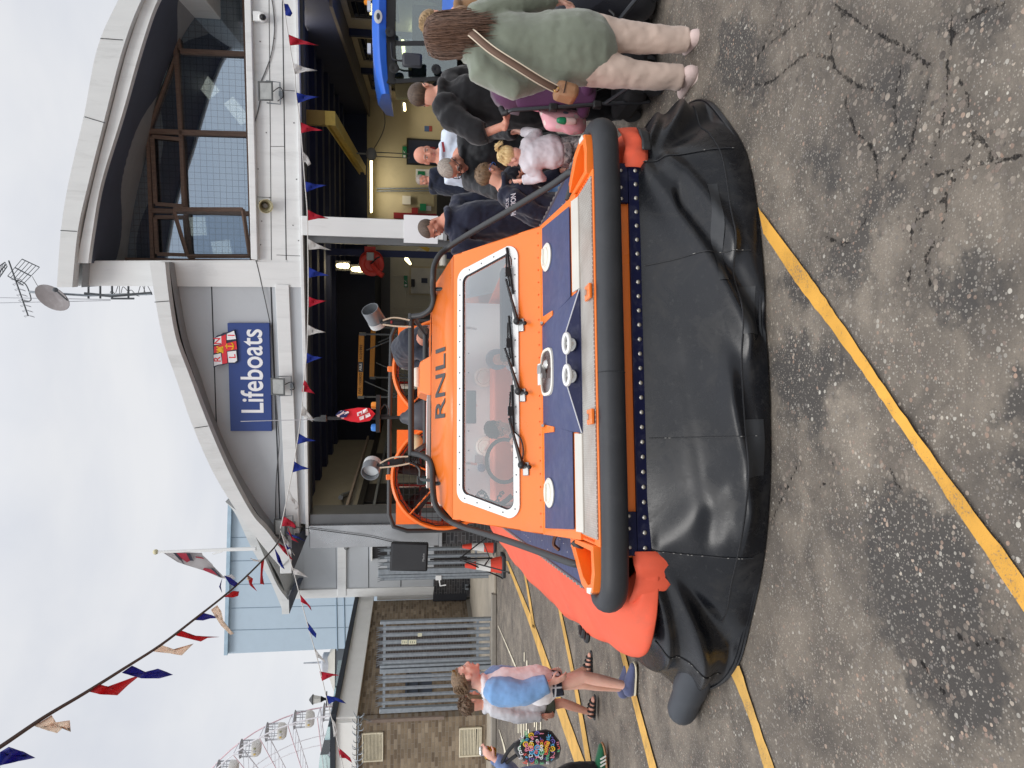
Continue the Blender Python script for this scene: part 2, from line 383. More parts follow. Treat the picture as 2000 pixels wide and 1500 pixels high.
def ground():
    lines = [[G(*q) for q in cpx(c, 1250, 0, 2.6667)] for c in CR1] + [[G(*q) for q in cpx(c, 1100, 900, 2.2222)] for c in CR2]
    segs = []
    for l in lines:
        for a, b in zip(l, l[1:]): segs.append((a.x, a.y, b.x, b.y))
    polys = [cpx([(1290,130),(1330,420),(1300,560),(1430,830),(1540,1050),(1700,1180),(1870,1200),(1960,1050),(1950,900),(1850,600),(1700,250),(1560,150),(1400,110)], 1100, 900, 2.2222),
             cpx([(880,760),(960,720),(1020,800),(1060,980),(980,1000),(900,900)], 1250, 0, 2.6667),
             cpx([(1230,800),(1380,760),(1480,480),(1340,300),(1180,420),(1290,620),(1290,850),(1200,1000),(1080,1160),(1010,1300),(900,1480),(1160,1490),(1210,1250),(1290,1040),(1400,1000)], 1250, 0, 2.6667),
             cpx([(560,520),(690,440),(560,90),(410,150),(380,400),(470,500)], 1250, 0, 2.6667),
             cpx([(1500,140),(1600,60),(1800,40),(1900,140),(1700,160),(1600,220)], 1250, 0, 2.6667),
             cpx([(1900,0),(2000,100),(2000,-50)], 1100, 900, 2.2222),
             [(1490,720),(1530,800),(1600,860),(1650,700),(1560,640)], [(1800,560),(1850,640),(1900,620),(1960,540),(1900,500)], [(1520,560),(1570,600),(1600,560),(1560,520)],
             [(1960,820),(2030,900),(2060,780),(1990,740)],
             [(1530,1385),(1560,1400),(1580,1370),(1550,1360)], [(1230,1340),(1290,1350),(1310,1400),(1250,1420)]]
    P = [[G(*q) for q in p] for p in polys]
    def dark(x, y):
        best = -9
        for p in P:
            ins = False; d = 9; n = len(p)
            for i in range(n):
                a, b = p[i], p[i-1]
                if (a.y > y) != (b.y > y) and x < (b.x-a.x)*(y-a.y)/(b.y-a.y)+a.x: ins = not ins
                dx, dy = b.x-a.x, b.y-a.y; t = max(0, min(1, ((x-a.x)*dx+(y-a.y)*dy)/(dx*dx+dy*dy+1e-12)))
                d = min(d, hypot(x-a.x-t*dx, y-a.y-t*dy))
            best = max(best, d if ins else -d)
        return max(0, min(1, .5+best/.30))
    def ck(x, y):
        d = .3
        for ax, ay, bx, by in segs:
            if abs(x-ax) > 1 and abs(x-bx) > 1: continue
            dx, dy = bx-ax, by-ay; t = max(0, min(1, ((x-ax)*dx+(y-ay)*dy)/(dx*dx+dy*dy+1e-12)))
            d = min(d, hypot(x-ax-t*dx, y-ay-t*dy))
        return d
    xs = [-400, -90, -40, -20, -8, -4, -2.8]+[-1.9+i*.017 for i in range(int(3.8/.017))]+[2.2, 3, 4, 8, 20, 60, 400]
    ys = [-40, -4, 0, 1]+[1.5+i*.017 for i in range(int(3.2/.017))]+[5, 6, 8, 12, 20, 40, 90, 900]
    mb = MB(); rows = []; da = []; ca = []
    for y in ys:
        r = []
        for x in xs:
            near = -2 < x < 2.1 and 1.4 < y < 4.8
            c = ck(x, y) if near else .3; k = dark(x, y) if (near or (-5 < x < 5 and 1 < y < 8)) else 0
            z = 0
            if near: z = .006*noise.noise(Vector((x*2.1, y*2.1, 0)))+.0025*noise.noise(Vector((x*9, y*9, 3)))-.006*max(0, 1-c/.03)
            r.append((x, y, z-.004)); da.append(k); ca.append(c)
        rows.append(r)
    mb.grid(rows)
    o = mb.build('ground', asphalt_mat(), None, fix=False); o['kind'] = 'structure'
    for nm, arr in (('dark', da), ('crack', ca)):
        a = o.data.attributes.new(nm, 'FLOAT', 'POINT'); a.data.foreach_set('value', arr)
    YL = paint_mat('yellow road paint', (222, 166, 74), .60); YL2 = paint_mat('faded yellow road paint', (212, 168, 92), .60); WL = paint_mat('white road paint', (226, 216, 192), .3)
    def line(pl, pr, mat, nm, lift=.004):
        mb = MB(); A = cr([G(*q, lift+.004) for q in pl], 12); Bq = cr([G(*q, lift+.004) for q in pr], 12)
        for i in range(len(A)):
            j = Vector((noise.noise(A[i]*23), noise.noise(A[i]*31+Vector((5, 0, 0))), 0))*.006
            A[i] = A[i]+j; Bq[i] = Bq[i]-j
        mb.grid([A, Bq]); o = mb.build(nm, mat, None, fix=False); o['kind'] = 'structure'; return o
    line([(1480,405),(1585,545),(1650,640),(1800,860),(2000,1130),(2060,1215)], [(1491,455),(1560,560),(1640,665),(1735,800),(1890,1030),(2000,1197),(2060,1290)], YL, 'yellow_line')
    line([(1444,1300),(1485,1425),(1512,1500),(1530,1560)], [(1420,1300),(1458,1390),(1492,1500),(1512,1560)], YL2, 'yellow_line')
    line([(1208,1262),(1235,1370),(1268,1500),(1282,1560)], [(1217,1262),(1246,1370),(1282,1500),(1296,1560)], YL2, 'yellow_line')
    line([(1083,1155),(1120,1340),(1146,1500),(1154,1560)], [(1088,1155),(1127,1340),(1156,1500),(1164,1560)], YL2, 'yellow_line')
    line([(988,1096),(1034,1220),(1083,1375),(1126,1500),(1146,1560)], [(992,1096),(1044,1220),(1100,1375),(1146,1500),(1168,1560)], YL2, 'yellow_line')
    line([(1018,1096),(1030,1160),(1040,1225)], [(1021,1096),(1034,1160),(1045,1228)], YL2, 'yellow_line')
    line([(972,1222),(988,1260),(1005,1302),(1020,1345)], [(973,1222),(990,1260),(1008,1302),(1024,1345)], WL, 'white_line')
    line([(974,1425),(983,1460),(992,1510)], [(975,1425),(986,1460),(996,1510)], WL, 'white_line')
    for a, b, y0, y1 in ((1023,1024.6,1274,1292),(1028,1030,1290,1302),(1011,1013,1408,1432),(1015,1017,1411,1431),(1018,1020,1411,1450),(1022,1024,1411,1452),(1027,1029,1411,1446),(1031,1033,1424,1440),(1043,1045,1409,1420),(1047,1049,1409,1434),(1055,1057,1409,1430),(1030,1031.5,1486,1500)):
        line([(a,y0),(a,y1)], [(b,y0),(b,y1)], WL, 'white_line', .003)
    # concrete ramp and kerb in front of the annex and the brick building
    CONC = M('worn concrete', (168, 158, 142), .85, var=.14, vs=2.5, bump=.25, bs=70, dirt=.3, ds=1.5, dcol=(.2, .18, .16))
    mb = MB(); a = G(969, 1100); b = G(969, 1560); 
    mb.prism([(a.x+1.2, a.y, 0), (a.x+1.6, 24, 0), (b.x-3, 24, 0), (b.x-3, b.y, 0), (b.x, b.y, 0)], (0, 0, .05))
    o = mb.build('concrete_apron', CONC, None, bevel=.01); o['kind'] = 'structure'
    mb = MB(); mb.prism([(a.x-.6, a.y-.16, 0), (a.x-.6, a.y-.01, 0), (b.x-3, b.y-.01, 0), (b.x-3, b.y-.16, 0)], (0, 0, .1))
    o = mb.build('kerb', M('kerb stone', (140, 134, 124), .85, var=.15, vs=4, dirt=.3), None, bevel=.015); o['kind'] = 'structure'
ground()
# ---------------------------------------------------------------- lifeboat station
def fp(x, y, off=0.): return B.at(x, y, off)
def flat(mb, px, off, dep): return mb.prism([fp(x, y, off) for x, y in px], (0, dep, 0))
def band(mb, A, Bq, off, dep, n=6):
    A = cr([fp(*q, off) for q in A], n); Bq = cr([fp(*q, off) for q in Bq], n)
    a = [[p, q] for p, q in zip(A, Bq)]
    for i in range(len(a)-1): pass
    front = [[p for p in A], [q for q in Bq]]; v = Vector((0, dep, 0))
    mb.grid([front[0], front[1], [q+v for q in front[1]], [p+v for p in front[0]], front[0]])
    for e in (0, -1): mb.add([A[e], Bq[e], Bq[e]+v, A[e]+v], [(0, 1, 2, 3)])
    return mb
ST = thing('lifeboat_station', 'silver lifeboat station with curved roofs, two open bays and a dark upper window', 'boat station', (2.5, 0, 0), B)
CEIL = M('dark navy ceiling', (38, 46, 76), .8, var=.15); CEIL2 = M('brown grey ceiling boards', (164, 150, 140), .85, var=.12)
GREYIN = M('grey inner wall', (96, 96, 98), .8, var=.08)
BRICKD = brick_mat('dark engineering brick', [(0, (.035, .036, .04)), (.5, (.05, .05, .054)), (1, (.075, .072, .075))], (.16, .16, .165))
RSH = dict(ang=30)
def station():
    # upper curved roof
    up_o = [(268,-60),(231,0),(190,94),(164,225),(134,356),(119,450),(111,561)]
    up_i = [(318,-60),(276,0),(240,94),(206,225),(173,356),(152,450),(141,561)]
    mb = MB(); band(mb, up_o, up_i, -.5, .2); fa = mb.build('roof_fascia', FASCIA, ST)
    for a, b in (((165,228),(205,240)), ((118,450),(150,452)), ((196,75),(240,78))): mb = MB(); mb.tube([fp(*a, -.505), fp(*b, -.505)], .006, 4); mb.build('board_joint', SEAL, fa)
    mb = MB(); o = cr([fp(*q, -.5) for q in up_o], 6); z = Vector((0, 0, -.02)); v = Vector((0, 9.5, 0))
    mb.grid([[p+Vector((0, .2, -.02)) for p in o], [p+v+z for p in o], [p+v+Vector((0, 0, -.3)) for p in o], [p+Vector((0, .2, -.3)) for p in o]]); mb.build('roof', M('grey roof sheet', (150, 152, 154), .5, var=.1), ST)
    wi_o = [(336,-60),(300,0),(262,94),(232,190),(192,330),(166,450),(156,514)]
    wi_i = [(350,-60),(308,0),(275,94),(238,225),(198,356),(181,450),(172,514)]
    mb = MB(); band(mb, [(326,-60),(284,0),(249,94),(215,225),(182,356),(162,450),(150,514)], [(350,-60),(308,0),(275,94),(238,225),(198,356),(181,450),(172,514)], -.38, .12); mb.build('inner_fascia', PANELW, ST)
    so_b = [(412,-60),(377,7),(344,90),(287,244),(265,337),(254,409),(242,514)]
    A = cr([fp(*q, -.30) for q in wi_i], 6); Bk = cr([fp(*q, 1.5) for q in so_b], 6)
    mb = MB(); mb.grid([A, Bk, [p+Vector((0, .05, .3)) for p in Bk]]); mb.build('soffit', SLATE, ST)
    # glazing of the watch room
    g = MB(); g.prism([fp(*q, 1.56) for q in so_b]+[fp(512, 514, 1.56), fp(505, -60, 1.56)], (0, .012, 0))
    t = NT('watch room glass'); tr = t.n('BsdfTransparent'); v = t.coord('Object'); sp = t.n('SeparateXYZ'); t.l(v, sp.inputs[0])
    gx = t.math('FRACT', t.math('MULTIPLY', sp.outputs[0], 8.5)); gz = t.math('FRACT', t.math('MULTIPLY', sp.outputs[2], 8.5))
    wire = t.math('MAXIMUM', t.math('LESS_THAN', gx, .075), t.math('LESS_THAN', gz, .075))
    t.l(t.mix(wire, (.62, .68, .74), (.44, .48, .52)), tr.inputs[0])
    t.set(Base_Color=(.03, .05, .08), Roughness=.03, Specular_IOR_Level=.5, Specular_Tint=(.55, .72, .95))
    gl = t.n('BsdfGlossy'); t.l(t.mix(wire, (.62, .73, .84), (.46, .54, .62)), gl.inputs[0]); gl.inputs[1].default_value = .03
    mx = t.n('MixShader'); mx.inputs[0].default_value = .50; t.l(tr.outputs[0], mx.inputs[1]); t.l(gl.outputs[0], mx.inputs[2]); t.l(mx.outputs[0], t.t.nodes['Material Output'].inputs[0])
    wn = bpy.data.objects.new('watch_window', None)
    wn = MB(); 
    def fr(mb, a, b, w, off=1.46, d=.1, dv=None):
        a = fp(*a, off); b = fp(*b, off); n = (b-a); s = Vector((-n.z, 0, n.x)).normalized()*w/2
        mb.prism([a+s, b+s, b-s, a-s], (0, d, 0))
    for a, b, w in (((351,99),(482,105),.09), ((288,256),(488,262),.10), ((294,411),(492,417),.09), ((240,508),(495,512),.10),
                    ((338,30),(361,412),.075), ((361,412),(372,512),.075), ((288,256),(297,508),.075), ((478,-40),(494,512),.12), ((345,100),(288,256),.05), ((344,60),(351,96),.06)): fr(wn, a, b, w)
    WN = wn.build('window_frame', WOODBR, ST, bevel=.008)
    mb = MB()
    for q in ([(296,266),(353,272),(358,402),(303,398)], [(302,424),(360,424),(366,498),(306,496)]):
        for a, b in zip(q, q[1:]+q[:1]): fr(mb, a, b, .07, 1.43, .06)
    mb.build('casement', WOODBR, WN, bevel=.006)
    g.build('window_pane', t.m, WN)
    mb = MB(); q = [fp(*p, 1.42) for p in ((352,424),(484,424),(488,500),(366,500))]
    for k in (0, 1): q[k] = q[k]+Vector((.12, -.38, 0))
    for a, b in zip(q, q[1:]+q[:1]): mb.tube([a, b], .04, 4)
    mb.build('casement', WOODBR, WN, label='timber casement standing open')
    mb = MB(); mb.add([q[0], q[1], q[2]], [(0, 1, 2)]); mb.add([q[0], q[2], q[3]], [(0, 1, 2)]); mb.build('casement_pane', glass_mat('casement glass', (.8, .84, .88), alpha=.03), WN, ang=0)
    # watch room behind the glass
    zl = fp(300, 512, 1.6); x0 = zl.x-.1; zf = fp(505, 250, 1.6).z-.2
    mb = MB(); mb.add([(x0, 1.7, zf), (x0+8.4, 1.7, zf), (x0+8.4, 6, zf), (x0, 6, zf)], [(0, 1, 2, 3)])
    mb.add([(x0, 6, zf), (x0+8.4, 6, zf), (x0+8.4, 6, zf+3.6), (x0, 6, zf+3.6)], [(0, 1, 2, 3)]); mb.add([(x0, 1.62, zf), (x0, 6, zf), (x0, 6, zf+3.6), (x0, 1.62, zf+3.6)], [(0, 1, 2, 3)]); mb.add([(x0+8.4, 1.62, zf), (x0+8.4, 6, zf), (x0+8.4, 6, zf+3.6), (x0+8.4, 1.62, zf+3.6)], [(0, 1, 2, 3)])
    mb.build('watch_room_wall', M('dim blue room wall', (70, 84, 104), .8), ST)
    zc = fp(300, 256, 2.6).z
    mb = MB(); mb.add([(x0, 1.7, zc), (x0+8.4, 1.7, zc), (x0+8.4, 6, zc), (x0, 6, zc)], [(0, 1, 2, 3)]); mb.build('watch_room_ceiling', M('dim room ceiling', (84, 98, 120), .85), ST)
    TUBE = EM('office tube light', (255, 244, 214), 1.3)
    for p, q, w in (((371,128),(419,186),.15), ((446,196),(480,238),.13), ((382,424),(386,460),.2), ((430,470),(436,500),.2), ((312,428),(322,500),.1)):
        p_, q_ = fp(*p, 3.6), fp(*q, 3.6); n = (q_-p_).normalized(); sd = Vector((-n.z, 0, n.x))*w
        mb = MB(); mb.prism([p_+sd*1.1, q_+sd*1.1, q_-sd*1.1, p_-sd*1.1], (0, .06, 0)); l = mb.build('room_light', M('light fitting', (200, 200, 196), .5), ST)
        mb = MB(); mb.prism([p_+sd, q_+sd, q_-sd, p_-sd], (0, -.012, 0)); mb.build('diffuser', TUBE, l)
    # sill, front wall, pilaster
    mb = MB(); flat(mb, [(473,-60),(477,0),(490,506),(503,508),(490,0),(488,-60)], -.12, .22); mb.build('sill', PANELW, ST, bevel=.01)
    mb = MB(); flat(mb, [(488,-60),(492,0),(503,512),(593,512),(582,0),(580,-60)], 0, .18); wl = mb.build('front_wall', PANELW, ST)
    mb = MB(); flat(mb, [(140,510),(136,558),(590,561),(590,512),(300,510)], -.03, .18); flat(mb, [(138,509),(150,512),(560,514),(560,508)], -.01, 1.5); mb.build('pilaster', PANELW, ST)
    mb = MB()
    for a, b in (((551,-40),(559,512)), ((525,-40),(530,512))): 
        p = fp(*a, -.004); q = fp(*b, -.004); r = .008 if a[0] == 551 else .005; mb.prism([p+Vector((0, 0, r)), q+Vector((0, 0, r)), q-Vector((0, 0, r)), p-Vector((0, 0, r))], (0, .008, 0))
    for a, b in (((528,286),(555,286)), ((553,176),(581,178)), ((540,498),(590,500)), ((493,384),(528,386))): mb.tube([fp(*a, -.004), fp(*b, -.004)], .004, 4)
    mb.build('cladding_joint', SEAL, wl)
    mb = MB()
    for a in ((508,81),(536,75),(511,170),(514,170),(520,259),(574,240),(504,330),(526,386),(579,350),(511,432),(572,440),(509,478),(583,470)): mb.ell(fp(*a, -.004), .012, nu=6, nv=4)
    mb.build('rivet', M('dull rivet', (120, 120, 120), .5, .5), wl)
    # door head: band, strip and trim run across both bays
    mb = MB(); flat(mb, [(537,555),(560,1043),(566,1066),(586,1068),(564,556)], -.06, .22); mb.build('door_head_band', PANELW, ST, bevel=.008)
    mb = MB(); flat(mb, [(564,556),(581,1022),(603,1024),(595,556)], 0, .16); mb.build('door_head_panel', PANELG, ST)
    mb = MB(); flat(mb, [(580,-60),(582,0),(591,440),(598,700),(603,1046),(597,1046),(591,700),(585,440),(576,0),(574,-60)], -.05, .3); mb.build('door_head_trim', PANELW, ST, bevel=.006)
    mb = MB(); flat(mb, [(588,-60),(591,0),(598,440),(604,700),(608,1022),(600,1022),(594,700),(588,440),(580,0)], .1, .2); mb.build('shutter_housing', M('dark shutter slats', (62, 62, 62), .6), ST)
    # lower curved roof
    lo_o = [(292,512),(304,590),(320,670),(345,742),(375,829),(416,922),(462,998),(495,1043),(520,1075),(548,1108)]
    lo_i = [(322,512),(331,590),(344,662),(368,728),(405,825),(446,919),(491,1002),(520,1036),(540,1062),(566,1090)]
    mb = MB(); band(mb, lo_o, lo_i, -.5, .2); fa = mb.build('roof_fascia', FASCIA, ST)
    for a, b in (((380,836),(407,832)), ((302,590),(330,588))): mb = MB(); mb.tube([fp(*a, -.505), fp(*b, -.505)], .006, 4); mb.build('board_joint', SEAL, fa)
    o = cr([fp(*q, -.5) for q in lo_o], 6); mb = MB(); mb.grid([[p+Vector((0, .2, -.02)) for p in o], [p+Vector((0, 8, -.02)) for p in o], [p+Vector((0, 8, -.25)) for p in o], [p+Vector((0, .2, -.25)) for p in o]]); mb.build('roof', M('grey roof sheet', (150, 152, 154)), ST)
    lg_i = [(334,512),(341,590),(352,655),(378,722),(416,822),(456,912),(500,994),(524,1024),(548,1056)]
    mb = MB(); band(mb, [(x-16, y) for x, y in lg_i], lg_i, -.1, .12); mb.build('gutter_strip', M('grey eaves strip', (120, 120, 118), .6, dirt=.3), ST)
    mb = MB(); p = fp(546, 1072, -.45); q = fp(570, 1120, -.45); mb.bb((q.x, -.45, q.z), (p.x, .3, p.z)); mb.build('eaves_box', FASCIA, ST, bevel=.01)
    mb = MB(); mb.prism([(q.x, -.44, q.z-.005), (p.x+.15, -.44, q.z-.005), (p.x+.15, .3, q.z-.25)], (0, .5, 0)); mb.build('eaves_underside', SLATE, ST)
    # grey cladding field
    mb = MB(); flat(mb, [(330,556)]+[(x-4, y) for x, y in lg_i[1:]]+[(560,1066),(540,556)], .02, .16); gp = mb.build('cladding_panel', PANELG, ST)
    mb = MB()
    for a, b, r in (((413,556),(423,842),.010), ((529,556),(548,1045),.012)): 
        p = fp(*a, .016); q = fp(*b, .016); mb.prism([p+Vector((0, 0, r)), q+Vector((0, 0, r)), q-Vector((0, 0, r)), p-Vector((0, 0, r))], (0, .008, 0))
    mb.build('cladding_joint', SEAL, gp)
    # pillars
    def pillar(y0, y1, x0, x1, base):
        a = fp(x0, y0); b = fp(x1, y1); xa, xb = sorted((fp(700, y0).x, fp(700, y1).x))
        zb = fp(base, (y0+y1)/2).z
        mb = MB(); mb.bb((xa, -.08, zb), (xb, .5, a.z)); p = mb.build('pillar', PANELW if y0 < 600 else M('brushed silver cladding', (176, 178, 180), .3, .75, var=.22, vs=1.4, rv=.12, aniso=(1, 1, .6)), ST, bevel=.012)
        mb = MB(); mb.bb((xa-.01, -.1, zb-.06), (xb+.01, .5, zb-.002)); mb.build('pillar_foot', M('aluminium trim', (168, 170, 172), .4, .5), p)
        mb = MB(); mb.bb((xa+.02, -.03, 0), (xb-.02, .52, zb-.062)); mb.build('brick_plinth', BRICKD, p)
        return xa, xb, zb
    la, lb, lz = pillar(1023, 1066, 605, 700, 857)
    ra, rb, rz = pillar(426, 463, 590, 700, 866)
    mb = MB(); mb.bb((lb+.003, .0, 0), (lb+.2, .55, 3.68)); mb.bb((la+.02, .525, 0), (lb+.002, .62, 3.4)); mb.build('door_jamb', M('dull steel jamb', (108, 110, 112), .5, .4), ST)
    mb = MB(); mb.bb((ra-.12, .12, 0), (ra-.003, .6, 3.75)); mb.build('door_jamb', M('dull steel jamb', (108, 110, 112)), ST)
    mb = MB(); q = fp(822, 448, -.083); mb.box(q+Vector((0, 0, 0)), (.5, .006, .62)); mb.build('notice_sheet', M('white paper', (236, 236, 238), .6, var=.02), ST)
    # ------------------------------------------------ boat hall
    xl = lb-.05; D = 10.2; pr = fp(718, 240, D); xr = pr.x+.75; ze = pr.z; ZC = 4.2
    mb = MB(); mb.add([(xl, .2, .004), (xr, .2, .004), (xr, D, .004), (xl, D, .004)], [(0, 1, 2, 3)]); mb.build('hall_floor', M('grey hall floor', (120, 122, 122), .35, var=.1), ST)
    mid = fp(700, 470, D).x
    mb = MB(); mb.bb((mid, D, 0), (xr+.2, D+.2, ze+.02)); mb.build('back_wall', CREAM, ST)
    mb = MB(); mb.bb((xl-.2, D, 0), (mid-.002, D+.2, ze+.02)); mb.build('back_wall', M('pale back wall', (196, 190, 170), .7, var=.05, dirt=.12), ST)
    mb = MB(); mb.bb((xl-.2, D, ze+.022), (xr+.2, D+.2, ZC+.6)); mb.build('upper_back_wall', CEIL, ST)
    zg = fp(762, 600, D).z; zt = fp(743, 600, D).z; xm0 = fp(743, 850, D).x; xm1 = fp(743, 500, D).x
    mb = MB(); mb.bb((xm0, D-.05, zg), (xm1, D-.003, zt)); mb.build('grey_wall_band', GREYIN, ST)
    mb = MB(); mb.bb((xm0+.1, D-3.2, zt-.02), (xm1-.3, D-.06, ZC-.01)); mb.build('loft_front', M('navy loft panel', (26, 31, 48), .8, var=.2, vs=2), ST)
    # side walls
    mb = MB(); mb.bb((xl-.2, .62, 0), (xl, D, ZC)); mb.build('side_wall', M('dull grey beige wall', (150, 146, 134), .75, var=.06, dirt=.2), ST)
    ws = [(1.0, 2.9), (4.2, 6.1), (7.3, 9.2)]; zs, zh = 2.1, 3.1
    mb = MB(); mb.bb((xr, .06, 0), (xr+.2, D, zs)); mb.bb((xr, .06, zh), (xr+.2, D, ze-.025))
    for a, b in zip([.06]+[w[1] for w in ws], [w[0] for w in ws]+[D]): mb.bb((xr, a, zs), (xr+.2, b, zh))
    rw = mb.build('side_wall', M('worn cream wall', (186, 172, 144), .75, var=.08, dirt=.25), ST)
    for a, b in ws:
        mb = MB(); mb.bb((xr+.03, a, zs), (xr+.10, b, zs+.07)); mb.bb((xr+.03, a, zh-.07), (xr+.10, b, zh)); mb.bb((xr+.03, a, zs+.07), (xr+.10, a+.07, zh-.07)); mb.bb((xr+.03, b-.07, zs+.07), (xr+.10, b, zh-.07))
        mb.bb((xr+.04, (a+b)/2-.03, zs+.07), (xr+.09, (a+b)/2+.03, zh-.07))
        w = mb.build('window', M('dark window frame', (48, 42, 40), .6), ST)
        mb = MB()
        for i in range(1, 6): mb.tube([(xr+.02, a+.05, zs+i*(zh-zs)/6), (xr+.02, b-.05, zs+i*(zh-zs)/6)], .011, 5)
        mb.build('bar', BLACK, w)
        mb = MB(); mb.bb((xr+.055, a+.071, zs+.071), (xr+.062, b-.071, zh-.071)); mb.build('pane', glass_mat('plain pane glass', (.9, .92, .93), alpha=.1), w)
    for a, b in ((1.3, 2.6), (4.2, 5.3)):
        mb = MB(); mb.bb((xl+.002, a, 1.5), (xl+.05, b, 2.75)); mb.bb((xl+.052, a+.08, 1.58), (xl+.056, (a+b)/2-.03, 2.67)); w = mb.build('window', M('dark window', (40, 38, 40), .4), ST)
    # ceiling with beams
    mb = MB(); mb.add([(xl-.2, .3, ZC-.1), (xr+.2, .3, ZC-.1), (xr+.2, D, ZC-.1), (xl-.2, D, ZC-.1)], [(0, 1, 2, 3)]); mb.build('ceiling', CEIL2, ST)
    mb = MB(); mb.bb((xr-.5, .25, ze-.02), (xr+.2, D, ZC)); mb.build('eaves_ledge', CEIL, ST); 
    mb = MB(); mb.bb((xr-.56, .5, ze-.08), (xr-.02, D-.01, ze-.021)); mb.build('eaves_rail', M('brown rail', (92, 84, 78), .7), ST)
    for i in range(8):
        mb = MB(); y = .75+i*1.15; mb.bb((xl, y, ZC-.30), (xr-.51, y+.34, ZC-.101)); mb.build('ceiling_beam', CEIL, ST)
    for i in range(9):
        mb = MB(); x = ra+.3+i*.75; mb.prism([(x, .9, ZC-.13), (x+.06, .9, ZC-.13), (x+.06, D-.02, ZC-.13), (x, D-.02, ZC-.13)], (0, 0, .028)); mb.build('purlin', M('brown purlin', (176, 160, 148), .8), ST)
    for y in (3.5, 6.7):
        mb = MB(); mb.bb((xr-.14, y, 0), (xr-.002, y+.14, ze-.085)); mb.build('wall_column', CEIL, ST)
    for i, zz in enumerate((2.5, 2.75, 3.05)):
        mb = MB(); mb.bb((xl+.02, .75, zz), (xl+.12, D-.05, zz+(.05, .12, .05)[i])); mb.build('wall_conduit', (GALV, BLACKM, CEIL2)[i], ST)
    # doors, signs and gear along the back wall
    def door(x0, y0, x1, y1, col, sx=None):
        a = fp(x0, y0, D); b = fp(x1, y1, D); mb = MB(); xa, xb = min(a.x, b.x), max(a.x, b.x)
        mb.bb((xa-.06, D-.03, .005), (xb+.06, D-.002, a.z+.06)); d = mb.build('door_frame', CREAM if sx else BLACKM, ST)
        mb = MB(); mb.bb((xa, D-.05, .006), (xb, D-.032, a.z)); dd = mb.build('door', col, d, bevel=.006)
        mb = MB(); mb.box((xb-.08, D-.09, 1.02), (.12, .03, .03)); mb.box((xb-.08, D-.065, 1.02), (.03, .04, .03)); mb.build('handle', STEEL, d)
    door(803, 523, 860, 574, M('pale door', (206, 202, 190), .5), 1)
    door(798, 274, 860, 321, M('navy door', (30, 40, 66), .5))
    GREEN = M('safety green', (20, 130, 84), .5)
    def onwall(nm, x0, y0, x1, y1, mat, d=.04, off=None, parent=None, label=None):
        off = D if off is None else off
        a = fp(x0, y0, off-.003); b = fp(x1, y1, off-.003); mb = MB(); mb.bb((a.x, off-d-.003, a.z), (b.x, off-.003, b.z)); return mb.build(nm, mat, parent or ST, label=label)
    for (x0, y0, x1, y1) in ((789,538,796,561), (786,286,794,308)):
        s = onwall('exit_sign', x0, y0, x1, y1, GREEN); c = (fp(x0, y0, D-.05)+fp(x1, y1, D-.05))/2; h = abs(fp(x0, y0, D).z-fp(x1, y1, D).z)
        w_ = M('white paint', (232, 232, 230)); mb = MB(); mb.prism([c+Vector((-.05, 0, -.3*h)), c+Vector((.0, 0, .3*h)), c+Vector((.02, 0, -.1*h)), c+Vector((.06, 0, -.3*h)), c+Vector((.0, 0, -.05*h))], (0, -.004, 0)); mb.ell(c+Vector((.03, 0, .28*h)), (.012, .004, .012), nu=8, nv=5)
        mb.bb(c+Vector((-.16, 0, -.3*h)), c+Vector((-.09, -.004, .3*h))); mb.build('running_figure', w_, s)
    onwall('door_closer', 803, 545, 810, 560, BLACKM, .1, D-.05); onwall('door_notice', 823, 543, 835, 553, M('navy door', (30, 40, 66)), .01, D-.05)
    onwall('dispenser', 786, 383, 802, 400, WHITEP, .14); onwall('notice_board', 802, 378, 848, 406, M('pin board', (170, 160, 130), .8), .03)
    onwall('first_aid_box', 820, 398, 832, 412, GREEN, .1, D-.04); onwall('poster', 826, 402, 842, 412, M('white paper', (236, 236, 238)), .012, D-.035); onwall('red_box', 804, 406, 816, 418, M('red box', (150, 40, 40), .5), .12)
    onwall('poster', 812, 330, 846, 350, M('white paper', (236, 236, 238)), .02); onwall('poster', 816, 334, 830, 348, GREEN, .01, D-.024)
    onwall('poster', 829, 246, 838, 257, M('blue notice', (60, 90, 140), .5), .02); onwall('poster', 838, 246, 844, 257, M('red notice', (150, 60, 50), .5), .02)
    onwall('red_stretcher', 769, 415, 858, 430, M('dark red board', (134, 26, 34), .5), .09)
    onwall('wall_box', 840, 288, 850, 296, M('red box', (150, 40, 40)), .1)
    mb = MB()
    for yy in (368, 373): mb.tube([fp(735, yy, D-.06), fp(800, yy, D-.06), fp(870, yy-1, D-.06)], .022, 6)
    mb.build('wall_pipe', GALV, ST)
    mb = MB(); mb.tube([fp(665, 972, 1.2), fp(668, 968, 1.6), fp(690, 960, 2.4), fp(700, 960, 2.4), fp(860, 963, 2.4)], .05, 8); mb.build('flue_pipe', GALV, ST)
    mb = MB(); 
    for y in (538, 600, 612): mb.tube([fp(765, y, D-.02), fp(850, y, D-.02)], .012, 5)
    mb.tube([fp(793, 562, D-.02), fp(793, 600, D-.02)], .012, 5); mb.build('conduit', M('pale conduit', (200, 196, 180), .5), ST)
    onwall('mirror', 806, 612, 850, 640, GREYIN, .03)
    # navy steel post between the bays
    mb = MB(); q = fp(750, 490, 3.6); mb.bb((q.x-.14, 3.6, 0), (q.x+.02, 3.8, ZC-.43)); mb.build('hall_post', CEIL, ST)
    return dict(D=D, xl=xl, xr=xr, ZC=ZC, ra=ra, lb=lb, ze=ze)
RM = station()
